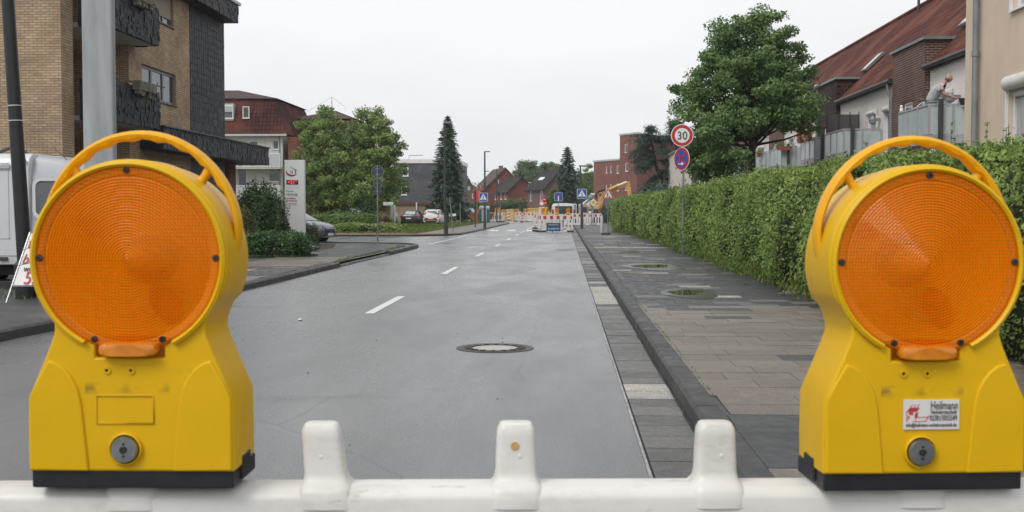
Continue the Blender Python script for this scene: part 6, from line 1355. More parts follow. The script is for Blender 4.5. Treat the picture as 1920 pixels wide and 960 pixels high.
m = MB(); g = lambda P: m.prism([(cxl + a * k, Y - .006, czl + b * k) for a, b in P], (0, .005, 0))
g([(-3, 8.6), (-2.2, 9), (10, 3.2), (10, 2.4), (6.8, 2.2), (6.8, 2.8)]); g([(6.2, 3), (8.2, 2.8), (8.2, -3.2), (6.2, -4.2)]); 
for a, b in ((-3.6, .2), (.0, .2), (-3.6, -3.2), (.0, -3.2)): g([(a, b), (a + 2.1, b), (a + 2.1, b + 2.1), (a, b + 2.1)])
m.build('logo_house', 'ink_green', t); m = MB(); outer = []; inner = []
for i in range(17):
    a = R(150 + 185 * i / 16); outer.append((10.8 * math.cos(a) - .3, -.6 + 8.4 * math.sin(a))); inner.append((10.3 * math.cos(a) + (.3 if i < 16 else 0), -.2 + 8.4 * math.sin(a) + 3.4 * math.sin(math.pi * i / 16) ** .8))
for i in range(16): m.prism([(cxl + a * k, Y - .006, czl + b * k) for a, b in (outer[i], outer[i + 1], inner[i + 1], inner[i])], (0, .005, 0))
m.build('logo_swoosh', 'ink_red', t)
# fallen grey light fitting by the laurel hedge
x, y = XL(586, 33.6), 33.6; t = T('fallen_light', 'grey cylindrical light fitting lying on the pavement beside the laurel hedge', 'light fitting', (x, y, .1)); m = MB(); m.tube([(x - .18, y, .2), (x + .10, y - .05, .19)], .09, 14); m.build('body', 'grey_post', t, smooth=True); m = MB(); m.tube([(x + .10, y - .05, .19), (x + .2, y - .07, .18), (x + .22, y - .07, .18)], [.06, .05, .02], 10); m.build('cap', 'dark_metal', t, smooth=True)
# short white post by the hedge
Y = 61; x = XL(1128.5, Y); m = MB(); m.tube([(x, Y, .08), (x, Y, .95), (x, Y, 1.02)], [.085, .08, .05], 12); tag(m.build('marker_post', 'balcony_panel', None, smooth=True), 'short pale post standing at the far foot of the hedge', 'post')
Y = 56; x = XL(1136, Y) ; tag(MB().box(x - .22, x + .22, Y - .2, Y + .2, .09, .19).build('drain_block', 'foot_rubber', None, bevel=.02), 'small black rubber block on the pavement by the pale post', 'block')
# ================================================================ ROADWORKS
def far_barrier(label, x, y, rz, feet=True):
    t = T('site_barrier', label, 'barrier', (0, 0, 0), 'red and white barrier panels round the roadworks'); w = 1.0
    m = MB(); m.box(-w, w, -.02, .02, .72, .98); m.box(-w, w, -.02, .02, .10, .26); m.box(-w, w, -.03, .03, .98, 1.03)
    for k in range(10): a = -w + k * (2 * w - .11) / 9; m.box(a, a + .11, -.018, .018, .26, .72)
    m.build('panel', 'barrier_white', t); 
    for k, (a, b) in enumerate(((-.97, -.90), (-.75, -.56), (-.36, -.17), (.03, .22), (.42, .61), (.86, .95))):
        MB().box(a, b, -.026, .026, .76, .96).build('reflective_square', 'barrier_red', t)
    for a, b in ((-.97, -.88), (.42, .61), (.84, .93)): MB().box(a, b, -.026, .026, .15, .21).build('lower_reflector', 'barrier_red', t)
    for s in (-1, 1): MB().box(s * .85 - .2, s * .85 + .2, -.35, .35, 0, .10).build('foot', 'foot_rubber', t)
    t.location = (x, y, 0); t.rotation_euler = (0, 0, rz); return t
def far_lamp(label, x, y, z, rz=0, s=1): return copy_tree(lampA, (x, y, z), rz, label, 'warning lamps on the far barriers', (s, s, s))
Y = 68; fb = far_barrier('red and white barrier in the right lane behind the blue board', XL(1042.5, Y), Y, 0); X0 = fb.location.x
def fb_copy(label, x, y, rz): return copy_tree(fb, (x, y, 0), R(rz), label)
fb_copy('red and white barrier seen end-on at the left of the closed lane', X0 - 1.0, 69.1, 97)
far_lamp('warning lamp near the middle of the barrier behind the blue board', XL(1044, Y), Y - .04, 1.03, 0, 1.12); far_lamp('warning lamp at the right end of the barrier behind the blue board', XL(1065.3, Y), Y - .04, 1.03, 0, 1.12)
fb_copy('second barrier of the closed lane, left of the white van', XL(1028, 80), 80, 12); far_lamp('higher warning lamp at the left corner of the closed lane', XL(1018.5, 78), 77.6, 1.03, R(8), 1.3); far_lamp('warning lamp turned aside left of the white van', XL(1026, 80), 79.6, .98, R(60), 1.2)
for i, (px, Y, lab) in enumerate(((1084, 93, 'left barrier of the row across the right pavement'), (1105, 93.6, 'right barrier of the row across the right pavement'))): fb_copy(lab, XL(px, Y), Y, -2)
for i, (px, Y, rz, lab) in enumerate(((981, 132, 3, 'farthest red and white barrier beside the yellow trench panels'), (1003, 126, 2, 'weathered barrier in front of the brown trench panels'), (1021, 120, -6, 'weathered barrier next to the round white sign'), (929, 128, 0, 'barrier between portable toilet and the bend'))): fb_copy(lab, XL(px, Y), Y, rz)
for px, Y, lab in ((930, 119, 'left of two warning lamps beyond the portable toilet'), (935, 119, 'right of two warning lamps beyond the portable toilet')): far_lamp(lab, XL(px, Y), Y, 1.03, 0, 1.5)
# beacons with slanted stripes
def beacon(px, Y, lab, mat2='barrier_red', s=1):
    x = XL(px, Y); t = T('beacon', lab, 'beacon', (x, Y, .04), 'striped roadwork beacons'); w, z0, z1 = .14 * s, .2, 1.15 * s; MB().box(x - w, x + w, Y, Y + .02, z0, z1).build('panel', 'barrier_white', t); 
    for k in range(3): z = z0 + .08 + k * (z1 - z0) / 3; MB().prism([(x - w, Y - .006, z), (x + w, Y - .006, z + .16 * s), (x + w, Y - .006, z + .30 * s), (x - w, Y - .006, z + .14 * s)], (0, .005, 0)).build('stripe', mat2, t)
    MB().box(x - .2, x + .2, Y - .2, Y + .3, 0, .12).build('foot', 'foot_rubber', t)
beacon(953, 143, 'striped beacon before the yellow trench panels', s=1.15); beacon(979, 122, 'striped beacon between trench panels and weathered barriers', s=.95); beacon(1018, 85, 'tall striped beacon at the left end of the closed lane', s=1.15)
# blue board
Y = 67.5; a, b = XL(1024.6, Y), XL(1051, Y); z0, z1 = at(1030, 435, Y).z, at(1030, 418, Y).z; t = T('direction_board', 'dark blue board with white writing in front of the far barrier', 'board', ((a + b) / 2, Y, 0)); MB().box(a, b, Y, Y + .03, z0, z1).build('panel', 'board_blue', t)
zz = z1 - .13; MB().box(a + .02, b - .02, Y - .004, Y, z1 - .16, z1 - .02).build('head_field', 'sign_back', t); text('Glasmarkt E.D.K', .115, ((a + b) / 2, Y - .008, z1 - .135), 'ink_white', t, ext=.002, sx=.78); text('Durchfahrt frei', .15, ((a + b) / 2, Y - .004, z0 + .15), 'ink_white', t, ext=.006, sx=.72)
MB().box(a, a + .32, Y - .1, Y, 0.0, .05).box(a + .4, a + .9, Y - .1, Y, 0, .05).build('white_foot', 'barrier_white', t); MB().box(a + .1, a + .14, Y + .03, Y + .07, 0, z1).box(b - .14, b - .1, Y + .03, Y + .07, 0, z1).build('leg', 'dark_metal', t)
# sheet piling boxes (yellow trench shores stored as a wall)
P0 = at(940, 413, 152); P1 = at(1000, 413, 140); P2 = at(1030, 413, 136)
cols = ['sheet_brown', 'sheet_yellow', 'sheet_yellow', 'sheet_brown', 'sheet_yellow', 'sheet_brown', 'sheet_yellow', 'sheet_yellow']
seg = [(940, 949), (949.3, 956), (956.3, 963), (963.3, 971), (971.3, 976), (976.3, 990), (990.3, 1010), (1017.5, 1028)]
for i, (p, q) in enumerate(seg):
    Ya, Yb = 152 - (p - 940) * .18, 152 - (q - 940) * .18; za = at(p, 393 - (p - 940) * .055, Ya).z; zb2 = at(q, 393 - (q - 940) * .055, Yb).z; A1 = Vector((XL(p, Ya), Ya, 0)); A2 = Vector((XL(q, Yb), Yb, 0)); u = (A2 - A1); L_ = u.length; u.normalize(); n = Vector((u.y, -u.x, 0))
    t = T('trench_shore', ('brown weathered trench panel at the left end of the shoring wall', 'pale yellow trench panel behind the striped beacon', 'plain yellow trench panel right of the striped beacon', 'rusty stained trench panel in the left half of the wall', 'narrow yellow trench panel beside the rusty one', 'ochre trench panel stacked with struts and fittings', 'wide mustard yellow trench panel left of the round white sign', 'yellow trench panel right of the round white sign')[i], 'trench panel', A1, 'yellow trench panels lined up behind the roadworks')
    MB().obox(A1, u, n, 0, L_, -.18, 0, .02, za).build('plate', cols[i], t); m = MB()
    for k in range(3): m.obox(A1, u, n, L_ * (k + .5) / 3 - .04, L_ * (k + .5) / 3 + .04, 0.002, .05, .1, za - .1)
    m.obox(A1, u, n, 0, L_, .002, .07, za - .14, za - .05); m.build('rib', cols[i], t)
    if i == 5:
        for k in range(3): MB().obox(A1, u, n, .1 + k * .33, .34 + k * .33, .08, .3, 1.2, 1.9).build('strut', 'iron', t)
# portable toilet
Y = 112; x0, x1 = XL(898, Y), XL(917.5, Y); zt_ = at(905, 386, Y).z; t = T('portable_toilet', 'white and teal portable toilet on the grass by the kerb', 'portable toilet', ((x0 + x1) / 2, Y, .08)); w = (x1 - x0)
MB().box(x0 + .04, x1 - .04, Y, Y + 1.0, .16, zt_ - .3).build('cabin', 'toilet_teal', t, bevel=.03); MB().box(x0 + w * .25, x1 - w * .25, Y - .03, Y, .2, zt_ - .3).build('door', 'van_white', t); m = MB(); m.box(x0, x1, Y - .04, Y + 1.05, zt_ - .38, zt_); m.build('roof', 'van_white', t, bevel=.14); MB().box(x0, x1, Y - .04, Y + 1.05, .08, .18).build('base', 'toilet_teal', t); MB().box(x0 + w * .44, x0 + w * .56, Y - .05, Y - .031, 1.0, 1.06).box(x0 + w * .42, x0 + w * .58, Y - .05, Y - .031, 1.3, 1.5).build('lettering', 'ink_dark', t)
# skip
Y = 112; x0, x1 = XL(874, Y), XL(925, Y); zt_ = at(880, 400, Y).z; t = T('waste_skip', 'open orange steel skip behind the portable toilet', 'skip', ((x0 + x1) / 2, Y + 1.5, .07)); m = MB(); P = [(x0, Y + 1.2, zt_), (x0 + .65, Y + 1.2, .12), (x1 - .6, Y + 1.2, .12), (x1, Y + 1.2, zt_)]
m.prism(P, (0, .08, 0)); m.prism([(a, b + 1.6, c) for a, b, c in P], (0, .08, 0)); m.add([(x0, Y + 1.28, zt_), (x0 + .65, Y + 1.28, .12), (x0 + .65, Y + 2.8, .12), (x0, Y + 2.8, zt_)], [(0, 1, 2, 3)]); m.add([(x1, Y + 1.28, zt_), (x1 - .6, Y + 1.28, .12), (x1 - .6, Y + 2.8, .12), (x1, Y + 2.8, zt_)], [(0, 1, 2, 3)]); m.box(x0 + .65, x1 - .6, Y + 1.28, Y + 2.8, .12, .16); m.build('hull', 'skip_orange', t)
m = MB(); m.box(x0 - .03, x1 + .03, Y + 1.14, Y + 1.2, zt_ - .08, zt_); m.box(x0 + .4, x1 - .3, Y + 1.15, Y + 1.2, .62, .70); m.build('rim', 'skip_orange', t); MB().box(x0 + 1.0, x0 + 1.3, Y + 1.9, Y + 2.2, zt_ - .2, zt_ + .45).build('crate', 'skip_orange', t)
# ================================================================ VEHICLES
def loft(m, secs, close=True):
    n = len(secs[0]); o = len(m.v)
    for s in secs: m.v += [tuple(p) for p in s]
    for i in range(len(secs) - 1):
        for k in range(n - 1): m.f.append((o + i * n + k, o + i * n + k + 1, o + (i + 1) * n + k + 1, o + (i + 1) * n + k))
    if close: m.f.append(tuple(range(o, o + n))); m.f.append(tuple(range(o + (len(secs) - 1) * n + n - 1, o + (len(secs) - 1) * n - 1, -1)))
    m.t = [None] * len(m.f)
def car(name, label, loc, rz, paint, body, house, Wd, wheels, tails=None, seed=0, extras=None, group=None, roofmat=None, sc_=1):
    """local: x across, y along (front at +y). body: [(y, zlow, ztop, halfwidth)], house: [(y, zbase, ztop, wbase, wtop)]"""
    t = T(name, label, 'car', (0, 0, 0), group); m = MB(); S = []
    for y, zl, zt, hw in body:
        half = [(0, zl), (hw * .86, zl), (hw * .97, zl + .10), (hw, (zl + zt) / 2), (hw * .975, zt - .12), (hw * .90, zt - .03), (hw * .6, zt + .01), (0, zt + .025)]
        S.append([(x, y, z) for x, z in half] + [(-x, y, z) for x, z in reversed(half[1:-1])] + [(0, y, zl)])
    loft(m, S); b = m.build('body', paint, t, smooth=True)
    m = MB(); S = []
    for y, z0, z1, wb, wt in house: S.append([(wb, y, z0), (wt + (wb - wt) * .12, y, z1 - .08), (wt * .93, y, z1 - .005), (0, y, z1 + .015), (-wt * .93, y, z1 - .005), (-wt - (wb - wt) * .12, y, z1 - .08), (-wb, y, z0), (wb, y, z0)])
    loft(m, S); m.build('windows', 'glass', t, smooth=True)
    m = MB(); S = []
    for y, z0, z1, wb, wt in house[1:-1]: S.append([(wt + (wb - wt) * .10 + .008, y, z1 - .07), (wt * .93, y, z1 + .01), (0, y, z1 + .03), (-wt * .93, y, z1 + .01), (-wt - (wb - wt) * .10 - .008, y, z1 - .07), (0, y, z1 - .09), (wt + (wb - wt) * .10 + .008, y, z1 - .07)])
    loft(m, S); m.build('roof', roofmat or paint, t, smooth=True)
    for s in (1, -1):
        for i, j in ((0, 1), (-1, -2)):
            a, c = house[i], house[j]; MB().tube([(s * a[3], a[0], a[1]), (s * (c[4] + (c[3] - c[4]) * .12), c[0], c[2] - .06)], .035, 6).build('pillar', paint, t)
        mid = house[len(house) // 2]; MB().tube([(s * (mid[3] + .005), mid[0], mid[1]), (s * (mid[4] + .02), mid[0], mid[2] - .05)], .03, 6).build('pillar', paint, t)
    for y in wheels:
        for s in (1, -1):
            w = MB(); w.lathe([(.16, -.1), (.29, -.1), (.31, -.07), (.31, .07), (.29, .1), (.16, .1)], (s * (Wd - .11), y, .31), 'x', 22); w = w.build('wheel', 'tyre', t, smooth=True)
            MB().lathe([(0, .05), (.17, .08), (.2, .1), (.2, 0)], (s * (Wd - .11), y, .31), 'x', 14) if False else None
            r = MB(); r.lathe([(0, s * .09), (.06, s * .095), (.19, s * .085), (.2, s * .05)], (s * (Wd - .11), y, .31), 'x', 14); r.build('rim', 'steel', w)
            a = MB(); a.lathe([(.30, s * .0), (.36, s * .0), (.36, s * .13), (.30, s * .13)], (s * (Wd - .12), y, .31), 'x', 22)
            a.v = [v for v in a.v]; a.build('wheel_arch', 'tyre', t)
        
    for s in (1, -1): MB().ball((s * (Wd + .06), house[-2][0] + .25, house[0][1] + .08), .09, 8, 6, (1.1, .6, .8)).build('mirror', paint, t)
    if extras: extras(t)
    t.location = loc; t.rotation_euler = (0, 0, rz); t.scale = (sc_, sc_, sc_); return t
sed_body = [(-2.2, .38, .84, .66), (-2.12, .25, .98, .80), (-1.6, .22, 1.03, .87), (-.6, .20, .98, .89), (.6, .20, .95, .89), (1.3, .20, .90, .88), (1.9, .22, .80, .83), (2.15, .26, .68, .72), (2.22, .36, .58, .58)]
sed_house = [(-1.72, 1.0, 1.03, .66, .62), (-1.15, .96, 1.40, .80, .56), (-.2, .94, 1.46, .82, .58), (.35, .93, 1.42, .82, .56), (1.15, .88, .93, .72, .66)]
def tail_sedan(t):
    for s in (1, -1): MB().box(s * .72 - .16, s * .72 + .16, -2.185, -2.10, .74, .93).build('tail_light', 'tail_red', t, bevel=.03)
    MB().box(-.27, .27, -2.235, -2.2, .60, .72).build('number_plate', 'sign_white', t); MB().box(-.5, .5, -2.19, -2.12, .86, .90).build('chrome_strip', 'steel', t); MB().box(-.66, .66, -2.21, -2.1, .34, .46).build('bumper_insert', 'tyre', t)
    MB().prism([(-.52, -1.67, 1.06), (.52, -1.67, 1.06), (.46, -1.22, 1.36), (-.46, -1.22, 1.36)], (0, -.012, .012)).build('rear_window', 'curtain_glass', t)
Y = 86.5; car('parked_car', 'dark grey saloon parked on the lawn, seen from behind', (XL(775, 99), 99, .03), R(-5), 'car_grey', sed_body, sed_house, .87, (-1.35, 1.35), extras=tail_sedan, sc_=.86)
hat_body = [(-1.72, .40, .80, .62), (-1.66, .24, 1.0, .76), (-1.2, .20, 1.02, .81), (-.3, .20, .98, .82), (.6, .20, .94, .82), (1.2, .20, .88, .80), (1.6, .24, .76, .72), (1.72, .34, .62, .55)]
hat_house = [(-1.62, .98, 1.02, .68, .62), (-1.38, .98, 1.42, .72, .55), (-.5, .96, 1.48, .75, .57), (.15, .94, 1.44, .75, .55), (.95, .90, .95, .66, .60)]
def tail_hatch(t):
    MB().prism([(-.52, -1.64, .98), (.52, -1.64, .98), (.44, -1.42, 1.34), (-.44, -1.42, 1.34)], (0, -.015, .006)).build('rear_window', 'glass', t, bevel=.01)
    for s in (1, -1): MB().prism([(s * .56, -1.70, .70), (s * .74, -1.66, .70), (s * .76, -1.60, 1.14), (s * .66, -1.60, 1.14)], (0, -.03, 0)).build('tail_light', 'tail_red', t)
    MB().prism([(-.72, -1.76, .46), (.72, -1.76, .46), (.52, -1.76, .68), (-.52, -1.76, .68)], (0, .06, 0)).build('red_trim', 'tail_red', t); MB().box(-.25, .25, -1.785, -1.762, .56, .67).build('number_plate', 'sign_white', t); MB().box(-.55, .55, -1.75, -1.65, .26, .40).build('bumper_insert', 'tyre', t)
car('parked_car', 'small white hatchback with red bumper trim parked on the lawn', (XL(815, 99), 99, .03), R(-6), 'car_white', hat_body, hat_house, .80, (-1.15, 1.15), extras=tail_hatch, sc_=.9)
mb_body = [(-2.15, .40, .84, .66), (-2.05, .25, 1.0, .80), (-1.4, .22, 1.04, .88), (-.4, .20, 1.02, .90), (.7, .20, .99, .90), (1.3, .20, .95, .89), (1.8, .22, .86, .86), (2.08, .26, .74, .76), (2.18, .34, .62, .62)]
mb_house = [(-2.0, 1.0, 1.05, .72, .66), (-1.6, 1.0, 1.46, .78, .58), (-.5, 1.0, 1.55, .82, .60), (.2, .99, 1.52, .82, .58), (1.25, .94, .99, .74, .66)]
def mb_front(t):
    MB().prism([(-.46, 2.19, .40), (.46, 2.19, .40), (.50, 2.15, .66), (-.50, 2.15, .66)], (0, .02, 0)).build('grille', 'tyre', t); MB().ring((0, 2.215, .54), .07, .09, 0, .01, 20).build('badge', 'steel', t); MB().box(-.42, .42, 2.185, 2.2, .53, .56).build('grille_bar', 'steel', t)
    for s in (1, -1):
        h = MB().prism([(s * .52, 2.12, .62), (s * .80, 1.84, .66), (s * .84, 1.72, .76), (s * .56, 2.06, .74)], (s * .01, .05, .015)).build('headlight', 'glass', t); MB().ball((s * .66, 2.06, .69), .045, 8, 6).build('lamp_lens', 'sign_white', h)
        MB().prism([(s * .50, 2.16, .30), (s * .80, 1.98, .34), (s * .80, 1.98, .46), (s * .55, 2.15, .44)], (0, .03, 0)).build('air_intake', 'tyre', t)
    MB().box(-.26, .26, 2.21, 2.225, .30, .41).build('number_plate', 'sign_white', t); MB().box(-.7, .7, 2.10, 2.2, .20, .25).build('splitter', 'steel', t)
car('parked_car', 'silver-grey car whose front pokes out from behind the white pylon', (XL(622, 46.5) - 1.98, 47.3, 0), R(-106), 'car_silver', mb_body, mb_house, .89, (-1.35, 1.32), extras=mb_front, sc_=.88)
# white car far behind the brick annex
car('parked_car', 'white car half hidden behind the brick annex', (XL(718, 100), 99.5, .05), R(165), 'car_white', hat_body, hat_house, .80, (-1.15, 1.15))
car('parked_car', 'dark car behind the orange skip', (XL(875, 124), 125, .05), R(15), 'car_grey', sed_body, sed_house, .87, (-1.35, 1.35), extras=tail_sedan)
# vans
def van(name, label, loc, rz, Wd, Ln, Ht, paint='van_white', door=False):
    t = T(name, label, 'van', (0, 0, 0)); m = MB(); hl = Ln / 2
    S = []
    for y, z0, z1, k in ((-hl, .45, Ht - .12, .94), (-hl + .06, .35, Ht - .03, 1), (hl - 1.5, .35, Ht, 1), (hl - 1.1, .35, Ht - .06, 1), (hl - .75, .35, 1.15, .98), (hl - .05, .4, .95, .9), (hl, .45, .8, .85)):
        w = Wd * k; h = [(0, z0), (w * .95, z0), (w, z0 + .12), (w, z0 + (z1 - z0) * .5), (w * .93, z1 - .14), (w * .82, z1 - .02), (0, z1 + .02)]
        S.append([(x, y, z) for x, z in h] + [(-x, y, z) for x, z in reversed(h[1:-1])] + [(0, y, z0)])
    loft(m, S); m.build('body', paint, t, smooth=True)
    m = MB(); P = rrect(0, Ht * .70, Wd * 1.48, Ht * .34, .1); m.prism([(a, -hl - .03, b) for a, _, b in P], (0, .03, 0)); rw = m.build('rear_window', 'glass', t)
    MB().box(-.012, .012, -hl - .04, -hl - .031, Ht * .53, Ht * .87).build('divider', 'dark_metal', rw)
    for s in (1, -1):
        MB().box(s * Wd * .93 - .07, s * Wd * .93 + .07, -hl - .02, -hl + .08, .85, 1.35).build('tail_light', 'tail_red', t)
        MB().box(s * Wd - .0 + (-.01 if s > 0 else -.0), s * Wd + .012 * s + .004, hl - 2.3, hl - 1.35, 1.15, Ht - .35).build('side_window', 'glass', t)
        for y in (-hl + .95, hl - .95):
            w = MB(); w.lathe([(.17, -.11), (.32, -.11), (.33, 0), (.32, .11), (.17, .11)], (s * (Wd - .13), y, .33), 'x', 20); w = w.build('wheel', 'tyre', t); r = MB(); r.lathe([(0, s * .09), (.18, s * .09), (.2, s * .04)], (s * (Wd - .13), y, .33), 'x', 12); r.build('rim', 'grey_post', w)
    MB().box(-Wd * .92, Wd * .92, -hl - .06, -hl + .02, .36, .56).build('bumper', 'dark_metal', t); m = MB()
    for k in range(6): m.prism([(-.66 + k * .22, -hl - .075, .80), (-.56 + k * .22, -hl - .075, .80), (-.46 + k * .22, -hl - .075, .98), (-.56 + k * .22, -hl - .075, .98)], (0, .04, 0))
    m.build('chevron', 'sign_white', t); MB().box(-.70, .72, -hl - .045, -hl - .03, .78, 1.0).build('chevron_field', 'tyre', t); MB().box(-.6, .6, -hl + .1, -hl + .2, Ht - .01, Ht + .09).build('roof_rack', 'dark_metal', t)
    t.location = loc; t.rotation_euler = (0, 0, rz); return t
van('works_van', 'white works van behind the barrier, seen from the rear', (XL(1055, 98), 100.3, .0), R(2), .98, 4.6, at(1055, 381, 98).z)
# second white vehicle with an open door, plus crane arm
Y = 104; x0, x1 = XL(1080, Y), XL(1104, Y); zt_ = at(1090, 382, Y).z; t = T('works_lorry', 'white works lorry cab with its door open right of the van', 'lorry', ((x0 + x1) / 2, Y + 1, 0))
m = MB(); S = []
for y, zt2 in ((Y, zt_ - .1), (Y + .1, zt_), (Y + 2.2, zt_), (Y + 2.4, zt_ - .2)): S.append([(x0 + .25, y, .5), (x1 - .1, y, .5), (x1, y, 1.2), (x1 - .1, y, zt2 - .05), (x1 - .25, y, zt2), (x0 + .35, y, zt2), (x0 + .25, y, zt2 - .1), (x0 + .25, y, .5)])
loft(m, S); m.build('cab', 'van_grey', t, bevel=.03); MB().box(x0 + .45, x1 - .2, Y - .02, Y + .002, 1.1, zt_ - .3).build('windscreen', 'glass', t)
m = MB(); a, b = XL(1071, Y), XL(1081, Y); P = [(a, .75), (b, .75), (b + .02, 1.3), (b, zt_ - .1), (b - .1, zt_), (a + .05, zt_)]; 
for (p0, p1, q0, q1) in ((a, b, .55, 1.05), (a, a + .07, 1.05, zt_), (b - .07, b, 1.05, zt_), (a + .07, b - .07, zt_ - .08, zt_)): m.box(p0, p1, Y - .3, Y - .24, q0, q1)
d = m.build('open_door', 'van_white', t); MB().box(a + .07, b - .07, Y - .28, Y - .26, 1.05, zt_ - .08).build('pane', 'glass', d)
for x in (x0 + .45, x1 - .25):
    w = MB(); w.lathe([(.2, -.12), (.42, -.12), (.42, .12), (.2, .12)], (x, Y + .8, .42), 'x', 18); w.build('wheel', 'tyre', t)
Y = 103.5; t = T('crane_arm', 'grey folded loader crane arm above the white lorry', 'crane', (XL(1100, Y), Y, 0)); m = MB(); A = [at(1091, 384, Y), at(1108, 373, Y), at(1111, 392, Y)]; m.obox(A[0], (A[1] - A[0]).normalized(), Vector((0, -1, 0)), 0, (A[1] - A[0]).length, -.14, .14, -.16, .16); m.build('boom', 'white_paint', t, bevel=.02)
MB().tube([A[1], A[2], (A[2].x, Y, .4)], .12, 8).build('mast', 'grey_post', t); MB().ball(A[1] + Vector((0, 0, .12)), .28, 10, 6).build('joint', 'grey_post', t); MB().tube([A[0] + Vector((0, -.2, -.2)), A[1] + Vector((-.1, -.2, .05))], .05, 6).build('hydraulic_ram', 'steel', t)
# excavator
def excavator():
    Y = 112; t = T('excavator', 'yellow excavator with raised arm in front of the red brick block', 'excavator', (XL(1110, Y), Y, 0)); x0, x1 = XL(1092, Y), XL(1124, Y)
    for s in (0, 1.9):
        m = MB(); P = []
        for k in range(24):
            a = 2 * math.pi * k / 24; P.append((XL(1108, Y) + (1.35 if math.cos(a) > 0 else -1.35) + .38 * math.cos(a), Y + s, .40 + .38 * math.sin(a)))
        m.prism(P, (0, .45, 0)); m.build('track', 'tyre', t)
    m = MB(); m.box(x0, x1, Y + .1, Y + 2.2, 1.35, at(1105, 384, Y).z); m.build('upper_body', 'digger_yellow', t, bevel=.08); MB().box(x0, x1 - .1, Y + .1, Y + 2.2, .9, 1.35).build('engine_side', 'dark_metal', t); MB().box(x0 + .05, x0 + .95, Y + .06, Y + .1, 1.0, 1.22).build('lettering', 'sign_white', t)
    MB().box(x0 + .15, x0 + .7, Y + .5, Y + 1.6, at(1105, 384, Y).z, at(1105, 378, Y).z).build('exhaust_cover', 'van_white', t)
    def arm(name, pts, w, th=.20, mt='digger_yellow'):
        Q = []; B = []
        for (px, py, h) in pts: p = at(px, py, Y + 1); Q.append(p + Vector((0, 0, h * (Y + 1) / F)))
        for (px, py, h) in reversed(pts): p = at(px, py, Y + 1); Q.append(p - Vector((0, 0, h * (Y + 1) / F)))
        m = MB(); m.prism(Q, (0, w, 0)); return m.build(name, mt, t, bevel=.02)
    p0 = [(1119, 390, 0), (1128, 390, 0), (1131, 368, 0), (1124, 362, 0)]; m = MB(); m.prism([at(a, b, Y + 1) for a, b, _ in p0], (0, .45, 0)); m.build('boom_base', 'digger_yellow', t, bevel=.02)
    arm('boom', [(1123, 365, 2.8), (1136, 361.5, 4), (1155, 354, 4), (1176, 346, 3)], .42)
    m = MB(); m.prism([at(a, b, Y + .9) for a, b in ((1175, 340), (1181, 340), (1184, 362), (1186, 384), (1181, 389), (1179, 372), (1174, 350))], (0, .38, 0)); m.build('stick', 'digger_yellow', t, bevel=.02)
    m = MB(); m.tube([at(1140, 357, Y + .8), at(1158, 348, Y + .8)], .16, 8); m.build('ram_cylinder', 'digger_yellow', t); MB().tube([at(1158, 348, Y + .8), at(1175, 341, Y + .8)], .09, 8).build('ram_rod', 'white_paint', t); MB().tube([at(1128, 388, Y + .8), at(1134, 368, Y + .8)], .10, 8).build('lift_ram', 'steel', t)
    m = MB(); 
    for k in range(3): m.tube([at(1117 + k, 372, Y + .8), at(1116 + k, 364 - k, Y + .8), at(1124, 360 - k, Y + .8), at(1134, 357 - k, Y + .8)], .035, 5)
    m.build('hoses', 'tyre', t)
    m = MB(); q = at(1181, 392, Y + .9); m.prism([(q.x - .45, Y + .7, q.z - .1), (q.x + .5, Y + .7, q.z), (q.x + .35, Y + .7, q.z - .9), (q.x - .3, Y + .7, q.z - 1.0)], (0, .8, 0)); m.build('bucket', 'iron', t)
excavator()
